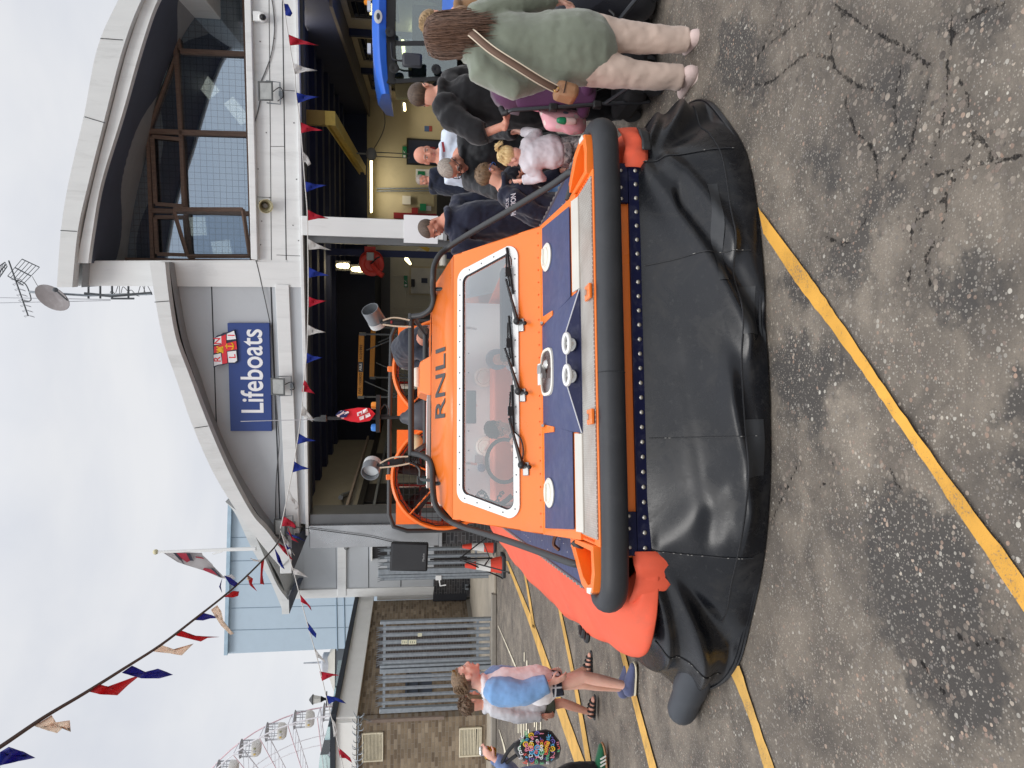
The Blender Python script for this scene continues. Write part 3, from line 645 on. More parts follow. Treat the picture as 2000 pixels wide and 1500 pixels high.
def station_end():
    a = fp(488, -60); z1 = a.z; z0 = fp(582, -60).z; xr = RM['xr']; x0 = a.x+.002; x1 = max(x0+.6, xr+.9)
    mb = MB(); mb.bb((x0, .002, z0), (x1, .18, z1)); mb.build('front_wall', PANELW, ST)
    mb = MB(); mb.bb((max(x0, xr+.25), -.06, 0), (x1, .5, z0-.002)); mb.build('pillar', PANELW, ST, bevel=.012)
    mb = MB(); mb.bb((x0, .002, z1+.002), (x1, .3, fp(350, -60).z)); mb.build('end_wall', PANELW, ST)
    mb = MB(); q = fp(268, -60, -.5); mb.bb((q.x-.05, -.5, fp(318, -60, -.5).z-.35), (x1+.3, 9, q.z-.25)); mb.build('roof_end', FASCIA, ST, bevel=.02)
station_end()
def lamps():
    D = RM['D']
    LT = EM('warm tube glow', (255, 236, 176), 5.0)
    def lamp(p, size, label, e=40, cover=True, group='lit hall lamps'):
        t = thing('hall_lamp', label, 'lamp', p, B, group)
        mb = MB(); p = Vector(p); mb.box(p+Vector((0, 0, .055)), (size[0]*1.04, size[1]*1.1, .05)); mb.build('housing', M('light fitting', (200, 200, 196)), t)
        mb = MB()
        mb.limb([p-Vector((size[0]/2-.04, 0, 0)), p+Vector((size[0]/2-.04, 0, 0))] if size[0] > size[1] else [p-Vector((0, size[1]/2-.04, 0)), p+Vector((0, size[1]/2-.04, 0))], [.04, .04], 8); mb.build('tube', LT, t)
        L = bpy.data.lights.new('lamp_light', 'AREA'); L.shape = 'RECTANGLE'; L.size = size[0]; L.size_y = size[1]; L.energy = e; L.color = (1, .92, .76)
        o = bpy.data.objects.new('lamp_light', L); C.objects.link(o); o.parent = t; o.location = (0, 0, -.06)
    p = fp(725, 362, D-.7); lamp(p, (1.65, .12), 'long lit tube lamp high on the cream back wall', 16)
    p = fp(790, 222, D-1.4); lamp((RM['xr']-.5, p.y, p.z), (.12, .9), 'short lit lamp beside the right-hand wall near the shaved-headed man', 14)
    p = fp(786, 150, 3.5); lamp((RM['xr']-.4, p.y-.2, p.z-.02), (.12, 1.1), 'lit lamp seen through the tractor cab', 14)
    for (x, y), lb in (((669,519), 'yellow bulkhead lamp, upper of the pair above the red hose reel'), ((698,526), 'yellow bulkhead lamp, lower of the pair above the red hose reel')):
        p = fp(x, y, 5.2); t = thing('bulkhead_lamp', lb, 'lamp', p, B, 'yellow bulkhead lamps')
        mb = MB(); mb.box(p+Vector((0, .08, 0)), (.24, .06, .36)); mb.build('housing', BLACKM, t)
        mb = MB(); mb.limb([p-Vector((0, 0, .1)), p+Vector((0, 0, .1))], [.075, .06], 10); mb.build('glass_cover', LT, t)
        mb = MB()
        for k in (-.1, 0, .1): mb.tube([p+Vector((-.09, .05, k)), p+Vector((-.05, -.085, k)), p+Vector((.05, -.085, k)), p+Vector((.09, .05, k))], .008, 4)
        mb.build('guard', BLACK, t)
        L = bpy.data.lights.new('lamp_light', 'POINT'); L.energy = 8; L.shadow_soft_size = .1; L.color = (1, .82, .5); o = bpy.data.objects.new('lamp_light', L); C.objects.link(o); o.parent = t; o.location = (0, -.3, 0)
    p = fp(794, 506, 4.2); t = thing('work_lamp', 'small lit work lamp on a bent arm below the hose reel', 'lamp', p, B)
    mb = MB(); mb.tube([fp(832, 480, 4.2), fp(815, 489, 4.2), fp(795, 502, 4.2)], .012, 6); mb.build('arm', STEEL, t)
    mb = MB(); mb.box(fp(826, 482, 4.2), (.1, .05, .34), Matrix.Rotation(.5, 3, 'Y')); mb.build('bracket', M('yellow bracket', (200, 160, 40), .5), t)
    mb = MB(); mb.limb([p, fp(801, 515, 4.2)], [.05, .03], 10); mb.build('bulb', LT, t)
    # added fill lights with tubes for the hall, hidden above the door head
    for x, y, e in ((2.0, 1.35, 22), (9.5, 1.35, 30)):
        L = bpy.data.lights.new('lamp_light', 'AREA'); L.size = 1.6; L.energy = e; L.color = (1, .88, .66); o = bpy.data.objects.new('fill_tube_light', L); C.objects.link(o); o.location = B.w((x, y, RM['ZC']-.3)); 
        t = thing('fill_tube', 'added fill tube hidden under the hall ceiling %s' % ('above the hovercraft fans' if x < 5 else 'above the tractor bay'), 'lamp', (x, y, RM['ZC']-.27), B, 'added hall fill tubes')
        mb = MB(); mb.box((x, y, RM['ZC']-.25), (1.5, .12, .05)); mb.build('housing', M('light fitting', (200, 200, 196)), t); mb = MB(); mb.tube([(x-.7, y, RM['ZC']-.29), (x+.7, y, RM['ZC']-.29)], .018, 6); mb.build('tube', LT, t)
lamps()
def facade_gear():
    # sign with emblem
    s = thing('station_sign', 'blue signboard with white lettering reading Lifeboats and a red and white flag emblem', 'sign', fp(485, 736, -.02), B)
    q = [fp(*p, -.06) for p in ((444,631),(450,842),(531,842),(526,631))]
    BL = M('sign blue', (40, 66, 132), .4, var=.03); mb = MB(); mb.prism(q, (0, .07, 0)); mb.build('board', BL, s, bevel=.006)
    ax = (q[0]-q[1]).normalized(); ay = Vector((0, 0, 1)); c = fp(494, 726, -.063)
    wd = (fp(494, 644, -.063)-fp(494, 807, -.063)).length
    text('Lifeboats', .56, c+Vector((0, 0, -.0)), ax, ay, M('sign white', (240, 240, 242), .4, var=.01), s, 'lettering', .012, .004, width=wd)
    # emblem: waving flag
    fo = fp(437, 680, -.09); eR = MB(); 
    def E(px, py): return fp(px, py, -.10)
    O = [(417,718),(416,697),(419,660),(424,655),(430,654),(436,650),(448,648),(455,645),(458,644),(460,654),(462,668),(463,682),(464,700),(464,706),(459,710),(448,709),(436,713),(428,713),(420,717)]
    mb = MB(); mb.prism([E(*p) for p in O], (0, .03, 0)); mb.build('emblem_outline', M('emblem outline', (30, 34, 60), .5), s)
    def quad(ps, off, m, nm): mb = MB(); mb.prism([fp(*p, off) for p in ps], (0, .006, 0)); return mb.build(nm, m, s)
    WHT = M('sign white', (240, 240, 242)); RED = M('emblem red', (226, 44, 58), .5, var=.02); GOLD = M('emblem gold', (244, 190, 30), .5, var=.02)
    quad([(418,715),(417,693),(431,690),(434,711),(427,712)], -.107, WHT, 'emblem_field'); quad([(418,674),(420,660),(432,656),(433,672)], -.107, WHT, 'emblem_field')
    quad([(444,687),(461,685),(463,704),(458,708),(446,708)], -.107, WHT, 'emblem_field'); quad([(443,664),(443,652),(457,646),(461,662),(446,664)], -.107, WHT, 'emblem_field')
    quad([(418,690),(418,677),(461,666),(463,682)], -.108, RED, 'emblem_cross'); quad([(434,711),(432,657),(441,653),(444,709)], -.110, RED, 'emblem_cross')
    for ch, p in (('R', (425,702)), ('N', (425,666)), ('L', (454,696)), ('I', (452,655))): text(ch, .17, fp(*p, -.109), ax+Vector((0, 0, .12)), ay, RED, s, 'emblem_letter', .01, .002)
    c = fp(430, 683, -.113); mb = MB(); mb.box(c+Vector((0, 0, -.04)), (.12, .006, .03)); mb.lathe([(.0, -.003), (.05, -.003), (.05, .003), (0, .003)], c+Vector((0, 0, -.005)), basis((0, -1, 0)), 10)
    for k in (-.05, 0, .05): mb.ell(c+Vector((k, 0, .045)), (.016, .004, .02), nu=6, nv=5)
    mb.build('emblem_crown', GOLD, s)
    c = fp(448, 676, -.113); mb = MB(); mb.box(c, (.018, .006, .15)); mb.box(c+Vector((0, 0, .045)), (.09, .006, .016)); mb.tube([c+Vector((.06*sin(a), 0, -.03-.045*cos(a))) for a in [x*.25-1.5 for x in range(13)]], (.011), 4); mb.build('emblem_anchor', GOLD, s)
    # flood lights
    def flood(x, y, lab, w=.32, h=.26, tilt=.0):
        c = fp(x, y, -.26); t = thing('floodlight', lab, 'floodlight', fp(x, y, 0), B, 'floodlights on the facade')
        R = Matrix.Rotation(radians(-12), 3, 'X')
        mb = MB(); mb.hexa([c+R@Vector(v) for v in ((-w*.3,.12,-h*.3),(w*.3,.12,-h*.3),(w*.3,.12,h*.3),(-w*.3,.12,h*.3),(-w/2,0,-h/2),(w/2,0,-h/2),(w/2,0,h/2),(-w/2,0,h/2))]); mb.build('housing', M('grey lamp housing', (110, 112, 112), .5), t, bevel=.008)
        mb = MB(); 
        for a, b, e in (((0, -.008, h*.45), w, h*.1), ((0, -.008, -h*.45), w, h*.1)): mb.box(c+R@Vector(a), (b, .02, e), R)
        for k in (-1, 1): mb.box(c+R@Vector((k*w*.46, -.008, 0)), (w*.08, .02, h*.8), R)
        mb.build('rim', M('dark rim', (70, 72, 72), .5), t)
        mb = MB(); mb.box(c+R@Vector((0, -.004, 0)), (w*.84, .006, h*.8), R); mb.build('glass', M('lamp glass', (158, 160, 158), .2, var=.2, vs=9), t)
        mb = MB(); mb.tube([c+Vector((-w*.56, .05, 0)), c+Vector((-w*.56, .1, -.22)), c+Vector((w*.56, .1, -.22)), c+Vector((w*.56, .05, 0))], .012, 6); mb.box(c+Vector((0, .18, -.22)), (.08, .16, .05)); mb.build('bracket', GALV, t)
        mb = MB(); mb.tube(cr([c+Vector((.02, .1, -.1)), c+Vector((.08, .02, -.24)), c+Vector((-.05, .06, -.28)), c+Vector((-.1, .24, -.15))], 5), .008, 5); mb.build('cable', BLACKM, t)
    flood(519, 178, 'grey floodlight with a hanging cable on the white wall under the upper window')
    flood(543, 755, 'grey floodlight mounted below the blue signboard')
    flood(547, 1030, 'beige floodlight at the left roof corner behind the bunting', .34, .22)
    c = fp(517, 401, -.12); t = thing('horn_loudspeaker', 'cream horn loudspeaker on the white wall below the upper window', 'loudspeaker', fp(508, 401, 0), B)
    R = basis(Vector((-.25, -1, -.45))); ck = M('old cream plastic', (204, 196, 160), .5, dirt=.3)
    mb = MB(); mb.lathe([(.05, -.24), (.07, -.23), (.07, -.08), (.05, -.06), (.06, -.02), (.115, .1), (.125, .1), (.125, .09)], c, R, 20, cap=False); mb.build('horn', ck, t)
    mb = MB(); mb.lathe([(.11, .095), (.075, -.02), (.0, -.04)], c, R, 20, cap=False); mb.build('horn_throat', M('shaded horn inside', (120, 112, 92), .7), t)
    mb = MB(); mb.lathe([(.0, .06), (.04, .06), (.045, .0), (0, -.02)], c, R, 14); mb.build('driver', M('grey driver', (120, 118, 112), .5), t)
    mb = MB(); mb.box(c+Vector((0, .1, .07)), (.1, .14, .05)); mb.build('bracket', ck, t)
    c = fp(503, 33, -.05); t = thing('security_camera', 'small white dome security camera on the wall near the roof end', 'camera', c, B)
    mb = MB(); mb.box(c, (.16, .1, .14)); mb.build('mount', PANELW, t, bevel=.01)
    c2 = fp(513, 34, -.14); mb = MB(); mb.lathe([(0, -.1), (.07, -.1), (.075, .02), (.06, .035), (.05, .03)], c2, basis((-.2, -1, -.3)), 18); mb.build('dome_ring', WHITE, t); mb = MB(); mb.ell(c2+Vector((-.005, -.03, -.01)), .05); mb.build('lens', BLACK, t)
    # cables along the wall
    def cable(px, r, lab, mat=None, off=-.02, cat='cable'):
        mb = MB(); mb.tube(cr([fp(*q, off) for q in px], 6), r, 5); solo(mb, 'wall_cable', mat or M('grey cable', (86, 86, 88), .6), lab, cat, fp(*px[0], off), B)
    cable([(528,-20),(534,20),(536,60),(530,105),(518,140),(510,158)], .009, 'thin grey cable curving along the wall beside the security camera')
    cable([(509,190),(503,220),(492,256),(484,274)], .008, 'thin grey cable from the floodlight up to the window sill')
    cable([(487,462),(503,520),(512,560),(522,605),(530,650),(534,730),(537,760),(543,830),(545,870),(540,930),(538,1000),(540,1018),(546,1024)], .009, 'long thin cable sagging across the grey cladding past the signboard', off=-.03)
    cable([(566,1028),(600,1032),(660,1040),(720,1048),(756,1056),(782,1062)], .008, 'thin black lead running down the silver pillar to the loudspeaker', BLACKM, -.12)
    # antennas on the roof end
    t = thing('roof_mast', 'grey aerial mast with brackets on the end of the upper roof', 'mast', fp(290, 575, 1.), B)
    P = lambda x, y, o=1.: fp(x, y, o)
    mb = MB(); mb.tube([P(57,570), P(170,577), P(296,574)], .022, 6); mb.build('pole', GALV, t)
    mb = MB()
    for x in (173, 196, 219, 251): mb.tube([P(x,554), P(x,583)], .02, 5)
    mb.tube([P(165,573), P(217,578), P(296,572)], .028, 5); mb.tube([P(217,583), P(262,583)], .02, 5); mb.build('bracket', M('dark grey bracket', (84, 88, 92), .6), t)
    mb = MB(); r = random.Random(3)
    for k in range(7):
        x = 215+k*11; mb.tube(cr([P(x,572), P(x+r.uniform(2,9),560+r.uniform(-6,20)), P(x+r.uniform(8,18),575+r.uniform(-4,6))], 5), .006, 4)
    mb.tube([P(63,540), P(72,556), P(84,568)], .005, 4); mb.build('cable', BLACKM, t)
    for k, (a, b) in enumerate((((-20,581),(216,585)), ((-20,592),(216,587)))):
        mb = MB(); mb.tube([P(*a, 1.1+.1*k), P(*b, 1.1)], .006, 4); mb.build('whip_aerial', M('pale whip', (170, 172, 178), .5), t)
    d = thing('satellite_dish', 'weathered grey satellite dish on the roof mast', 'satellite dish', P(103,582,.8), B)
    R = basis((-.55, -1, .35)); c = P(103, 581, .8); mb = MB(); mb.lathe([(0, -.05), (.14, -.035), (.26, -.005), (.31, .02), (.315, .012), (.26, -.02), (0, -.062)], c, R@Matrix.Diagonal((.88, 1.1, 1)), 26); mb.build('reflector', M('weathered dish', (128, 122, 122), .7, var=.12, vs=6, dirt=.5, ds=7, dcol=(.36, .35, .35)), d)
    mb = MB(); e = P(108, 566, .4); mb.tube([c+R@Vector((0, -.3, 0)), e], .014, 5); mb.ell(e, (.045, .06, .045), nu=8, nv=6); mb.build('feed_arm', M('dark grey bracket', (84, 88, 92)), d)
    a = thing('tv_aerial', 'grey yagi television aerial with mesh reflector above the dish', 'aerial', P(52,567), B)
    mb = MB(); b0 = P(17,509,.8); b1 = P(55,617,1.3); mb.tube([b0, b1], .013, 6); mb.tube(cr([P(33,547), P(50,555), P(60,580), P(58,588), P(44,588)], 5), .011, 5); mb.build('boom', M('dark grey bracket', (84, 88, 92)), a)
    for k in range(8):
        mb = MB(); t_ = .3+k*.098; c = b0.lerp(b1, t_); n = (b1-b0).normalized(); u = n.cross(Vector((0, 1, 0))).normalized()
        for s_ in (-1, 1): mb.tube([c+u*(.02*s_)+Vector((0, 0, 0)), c+u*(.075*s_)+n*.02, c+u*(.08*s_)+n*.05+Vector((0, .06, 0)), c+u*(.02*s_)+n*.015], .005, 4)
        mb.build('director_element', M('pale whip', (170, 172, 178)), a)
    mb = MB()
    for A, Bq in ((((43,506),(77,522)), ((15,539),(44,556))), (((-2,520),(10,512)), ((-8,552),(14,520)))):
        p0, p1 = P(*A[0], 1.), P(*A[1], 1.); q0, q1 = P(*Bq[0], 1.), P(*Bq[1], 1.)
        for i in range(6): mb.tube([p0.lerp(p1, i/5), q0.lerp(q1, i/5)], .006, 4)
        mb.tube([p0, p1], .01, 4); mb.tube([q0, q1], .01, 4); mb.tube([p0.lerp(q0, .5), p1.lerp(q1, .5)], .012, 4)
    mb.build('reflector_grid', M('dark grey bracket', (84, 88, 92)), a)
facade_gear()
# ---------------------------------------------------------------- annex, neighbours, skyline
def annex():
    off = 6.6; P = lambda x, y, o=off: fp(x, y, o)
    A = thing('station_annex', 'grey panelled annex set back to the left of the lifeboat station', 'building', P(922, 1120), B)
    mb = MB(); flat(mb, [(500,1000),(520,1090),(541,1140),(572,1168),(848,1152),(848,1020),(600,1000)], off, .2); w = mb.build('wall', PANELG, A)
    mb = MB(); flat(mb, [(569,1153),(848,1146),(846,1162),(566,1170)], off-.05, .22); flat(mb, [(659,1000),(659,1164),(676,1164),(676,1000)], off-.07, .2); mb.build('cladding_strip', PANELW, A, bevel=.008)
    mb = MB()
    for a, b in (((592,1066),(592,1153)), ((656.5,1066),(656.5,1152)), ((720,1066),(720,1150)), ((783,1125),(783,1150))):
        p = P(*a, off-.004); q = P(*b, off-.004); mb.bb((q.x, off-.006, q.z-.012), (p.x, off+.01, p.z+.012))
    mb.build('panel_joint', SEAL, w)
    a = P(848, 1030); b = P(922, 1164); mb = MB(); mb.bb((b.x, off-.04, .0), (a.x, off+.2, a.z)); mb.build('brick_base', BRICKD, A)
    a = P(727, 1064); b = P(742, 1090); mb = MB(); mb.bb((b.x, off-.03, P(770,1066).z), (a.x+.05, off-.003, a.z)); wn = mb.build('window', M('dark window', (40, 38, 40)), A)
    a = P(724, 1064, off-.1); b = P(727, 1096, off-.1); mb = MB(); mb.bb((b.x, off-.1, b.z), (a.x, off-.003, a.z)); mb.build('window_head', WHITE, wn)
    mb = MB(); band(mb, [(440,980),(461,1006),(491,1070),(526,1131),(551,1190)], [(478,1010),(498,1046),(520,1096),(542,1144),(564,1174)], off-1.2, .2)
    o = cr([P(*q, off-1.2) for q in ((440,980),(461,1006),(491,1070),(526,1131),(551,1190))], 5); mb.grid([[p+Vector((0, .19, -.01)) for p in o], [p+Vector((0, 6, -.01)) for p in o], [p+Vector((0, 6, -.2)) for p in o], [p+Vector((0, .19, -.2)) for p in o]])
    mb.build('roof', FASCIA, A)
    mb = MB(); a = P(550, 1172, off-1.2); b = P(565, 1199, off-1.2); mb.bb((b.x, off-1.21, b.z), (a.x, off-.6, a.z)); mb.build('eaves_box', FASCIA, A)
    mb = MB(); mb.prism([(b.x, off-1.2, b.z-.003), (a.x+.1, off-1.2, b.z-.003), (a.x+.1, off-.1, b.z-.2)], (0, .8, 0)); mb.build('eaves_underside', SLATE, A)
    mb = MB(); mb.ell(P(677, 1068, off-.2), (.1, .1, .08)); solo(mb, 'wall_lamp', M('grey lamp housing', (110, 112, 112)), 'small round grey lamp under the white band of the annex', 'lamp', P(677, 1068, off-.2), B)
    # flag pole
    fo = 5.; f = thing('flagpole', 'white flagpole on the annex roof flying a limp white flag with a red cross', 'flagpole', fp(492, 1071, fo), B)
    mb = MB(); mb.tube([fp(308, 1078, fo), fp(500, 1071.5, fo)], [.035, .055], 8); mb.tube([fp(415, 1082, fo), fp(432, 1078, fo), fp(439, 1072, fo)], .02, 5); mb.build('pole', WHITE, f)
    mb = MB(); mb.ell(fp(304, 1078, fo), (.07, .07, .07)); mb.build('finial', M('old cream plastic', (204, 196, 160)), f)
    def fl(ps, m, nm, dy=0): 
        mb = MB(); n = len(ps); 
        mb.prism([fp(x, y, fo+.04+.10*sin(x*.09+y*.05)+dy) for x, y in ps], (0, .012, 0)); mb.build(nm, m, f)
    FW = M('flag cloth white', (204, 200, 200), .8, var=.05); FR_ = M('flag cloth red', (196, 74, 92), .8, var=.06); FG = M('flag cloth grey', (98, 98, 112), .8)
    for m_ in (FW, FR_, FG):
        nt = m_.node_tree; tl = nt.nodes.new('ShaderNodeBsdfTranslucent'); mx = nt.nodes.new('ShaderNodeMixShader'); b = nt.nodes['Principled BSDF']; nt.links.new(b.inputs['Base Color'].links[0].from_socket, tl.inputs[0]); nt.links.new(b.outputs[0], mx.inputs[1]); nt.links.new(tl.outputs[0], mx.inputs[2]); nt.links.new(mx.outputs[0], nt.nodes['Material Output'].inputs[0])
    fl([(316,1078),(394,1080),(396,1085),(405,1093),(415,1103),(420,1115),(436,1126),(452,1122),(460,1129),(455,1132),(432,1129),(400,1115),(368,1105),(347,1098)], FW, 'flag')
    fl([(343,1080),(365,1081),(376,1104),(365,1103)], FR_, 'flag_stripe', -.03); fl([(338,1080),(344,1080),(366,1104),(359,1102)], FG, 'flag_edge', -.035); fl([(364,1081),(371,1081),(383,1106),(376,1104)], FG, 'flag_edge', -.035)
    fl([(386,1107),(412,1112),(430,1126),(400,1115)], FR_, 'flag_stripe', -.03); fl([(412,1110),(418,1112),(434,1128),(427,1126)], FG, 'flag_edge', -.035)
    fl([(382,1087),(395,1089),(399,1092),(394,1091),(382,1089)], FR_, 'flag_mark', -.04)
    # pale blue hall behind
    Bb = thing('pale_blue_hall', 'tall pale blue panelled hall rising behind the annex', 'building', fp(800, 1150, 16), B); o = 16.
    mb = MB(); flat(mb, [(440,900),(452,960),(438,1277),(690,1266),(900,1260),(900,1000),(500,900)], o, 8); hw = mb.build('wall', M('pale blue panel', (182, 200, 214), .5, var=.02, dirt=.05), Bb)
    mb = MB(); flat(mb, [(446,940),(437,1280),(444,1280),(453,940)], o-.2, .4); mb.build('roof_edge', M('pale blue trim', (166, 190, 206), .45), Bb)
    mb = MB()
    for y in (1048, 1094, 1140, 1186, 1229): mb.tube([fp(452, y+2, o-.005), fp(690, y-4, o-.005)], .015, 4)
    for x in (657, 672): mb.tube([fp(x, 1160, o-.005), fp(x+2, 1270, o-.005)], .03, 4)
    mb.build('panel_joint', M('blue joint', (128, 148, 164), .6), hw)
annex()
def brick_house():
    Wf = Frame(G(955, 1396), radians(-3)); c = Wf.o
    BR = [(0, (.15, .11, .075)), (.35, (.235, .178, .12)), (.7, (.285, .222, .152)), (1, (.36, .29, .21))]
    b1 = brick_mat('buff brick front', BR, (.26, .22, .175)); b2 = brick_mat('buff brick side', BR, (.26, .22, .175), axis='y')
    T = thing('brick_building', 'low buff brick building with white fascia board and black felt roof edge', 'building', (0, 0, 0), Wf)
    # side wall runs from the corner to (920,1168)
    q = Wf.l(G(920, 1168)); ang = atan2(q.x, q.y); S = Frame(Wf.o, Wf.a-ang); Ls = hypot(q.x, q.y)
    zt = PY(694, 1396, c.y).z; zf = PY(657, 1396, c.y).z; zr = PY(647, 1396, c.y).z
    # the side wall lives in a turned frame, so its pieces are written through S
    def sb(x0, y0, z0, x1, y1, z1, mb):
        P = [(x0,y0,z0),(x1,y0,z0),(x1,y1,z0),(x0,y1,z0),(x0,y0,z1),(x1,y0,z1),(x1,y1,z1),(x0,y1,z1)]
        return mb.hexa([Wf.l(S.w(p)) for p in P])
    mb = MB(); sb(-.3, .25, 0, 0, Ls, zt, mb); mb.build('side_wall', b2, T)
    mb = MB(); mb.bb((-9, 0, 0), (0, .24, zt)); mb.build('front_wall', b1, T)
    FW = M('white fascia paint', (238, 237, 232), .5, var=.04, dirt=.12, ds=1, dcol=(.5, .46, .4)); 
    mb = MB(); sb(-.3, .0, zt-.03, .12, Ls+.05, zf, mb); mb.bb((-9, -.12, zt-.03), (.05, .2, zf)); mb.build('fascia_board', FW, T)
    FE = M('black roofing felt', (40, 46, 54), .7, var=.2, dirt=.2); mb = MB(); sb(-.3, .0, zf+.002, .2, Ls+.12, zr, mb); mb.bb((-9, -.2, zf+.002), (.08, .3, zr)); mb.build('felt_edge', FE, T)
    mb = MB(); mb.add([Wf.l(S.w((.1, 0, zr))), Wf.l(S.w((.1, Ls, zr))), (-9, Ls, zr), (-9, -.1, zr)], [(0, 1, 2, 3)]); mb.build('flat_roof', FE, T)
    mb = MB(); sb(0, .3, 0, .05, Ls-.02, .16, mb); mb.build('plinth', M('kerb stone', (140, 134, 124)), T)
    WFp = lambda x, y, o: Wf.at(x, y, o)
    for nm, x0, x1, y0, y1, lb in (('louvre_vent', 707, 748, 1432, 1486, None), ('louvre_vent', 897, 940, 1422, 1476, 'louvre vent with bent lower slats')):
        a = WFp(x0, y0, -.03); b = WFp(x1, y1, -.03); xa, xb, za, zb = b.x, a.x, b.z, a.z
        CV = M('chalky cream paint', (222, 212, 186), .6, var=.1, dirt=.3, ds=14)
        mb = MB(); mb.bb((xa, -.05, za), (xa+.03, -.003, zb)); mb.bb((xb-.03, -.05, za), (xb, -.003, zb)); mb.bb((xa, -.051, zb-.03), (xb, -.003, zb)); mb.bb((xa, -.051, za), (xb, -.003, za+.03)); v = mb.build(nm, CV, T, label=lb)
        mb = MB(); mb.bb((xa+.03, -.012, za+.03), (xb-.03, -.006, zb-.03)); mb.build('vent_back', M('dark vent inside', (30, 28, 26), .8), v)
        n = 13; mb = MB()
        for i in range(n):
            z = za+.05+i*(zb-za-.1)/(n-1); bend = (.02 if lb and i in (2, 3) else 0)
            mb.prism([(xa+.03, -.045, z-.006), (xa+.03, -.02, z+.014), (xa+.03, -.018, z+.010), (xa+.03, -.043, z-.012)], (xb-xa-.06, 0, 0) if not bend else (xb-xa-.06, 0, bend))
        mb.build('slat', CV, v)
    mb = MB(); p0 = WFp(733, 1394, -.06); mb.bb((-.02, -.07, 1.0), (.05, -.003, p0.z+.2)); mb.build('corner_strip', M('rusty flat bar', (132, 116, 104), .7, var=.2, dirt=.5, ds=10, dcol=(.14, .06, .03)), T)
    a = WFp(780, 1312, .3); mb = MB(); sb(.0, .85, 1.25, .03, 1.75, 1.88, mb); dw = mb.build('dark_window', M('blue grey shutter', (62, 70, 84), .5), T)
    mb = MB()
    for z in (1.55, 1.8): sb(.04, .75, z, .07, 1.85, z+.03, mb)
    mb.build('shutter_bar', BLACK, dw)
    mb = MB(); sb(.002, 2.1, .25, .03, 4.1, 2.62, mb)
    t = NT('brown mesh gate infill'); v = t.coord('Object'); sp = t.n('SeparateXYZ'); t.l(v, sp.inputs[0]); gy = t.math('FRACT', t.math('MULTIPLY', sp.outputs[1], 14)); gz = t.math('FRACT', t.math('MULTIPLY', sp.outputs[2], 14))
    t.l(t.mix(t.math('MAXIMUM', t.math('LESS_THAN', gy, .3), t.math('LESS_THAN', gz, .3)), (.06, .045, .042), (.15, .13, .12)), t.b.inputs['Base Color']); t.set(Roughness=.7); mb.build('shutter', t.m, T)
    # rotating spikes under the fascia
    sp_ = thing('rotary_spikes', 'row of grey curved anti-climb spikes under the white fascia', 'spikes', WFp(700, 1440, -.3), Wf)
    p0 = WFp(700, 1399, -.3); p1 = WFp(698, 1530, -.3); mb = MB(); mb.tube([p0, p1], .012, 6); sh = mb.build('shaft', GALV, sp_)
    mb = MB(); r = random.Random(5); n = 11
    for k in range(n):
        c = p0.lerp(p1, (k+.3)/n)
        for j in range(4):
            an = r.uniform(0, 1.5)+j*pi/2; u = Vector((r.uniform(-.3, .3), cos(an), sin(an))).normalized(); w = Vector((1, 0, 0)); 
            mb.tube([c, c+u*.07+w*.02, c+u*.12+w*.06, c+u*.13+w*.11], [.009, .009, .007, .003], 5)
    mb.build('spike', GALV, sp_)
    mb = MB(); a = WFp(716, 1406, -.3); mb.tube([p0, WFp(712, 1404, -.2), WFp(722, 1408, -.06), WFp(757, 1409, -.05)], .014, 5); mb.build('bracket', GALV, sp_)
    # kiosk-like thing beside: dark wheeled panel
    k = thing('wheeled_gate', 'dark gate panel on a small castor between the annex and the brick building', 'gate', G(921, 1150, 0), W)
    c = G(921, 1152); mb = MB(); a = PY(846, 1126, c.y); mb.bb((c.x-.30, c.y-.04, .14), (c.x+.38, c.y+.02, a.z)); mb.build('panel', M('dark gate sheet', (44, 46, 52), .6, var=.2), k, bevel=.01)
    mb = MB(); mb.lathe([(.02, -.03), (.09, -.03), (.1, -.015), (.1, .015), (.09, .03), (.02, .03)], (c.x+.12, c.y-.1, .1), basis((1, .3, 0)), 18); mb.build('castor', BLACKM, k)
    mb = MB(); mb.bb((c.x+.04, c.y-.14, .1), (c.x+.2, c.y-.05, .2)); mb.build('castor_fork', GALV, k)
    g = G(889, 1165); mb = MB(); mb.bb((c.x-.36, c.y+.4, .1), (c.x+.04, c.y+.44, PY(735, 1160, c.y).z)); solo(mb, 'white_panel', WHITE, 'narrow pale panel between the annex and the brick building', 'panel', (c.x, c.y, 0), W)
brick_house()
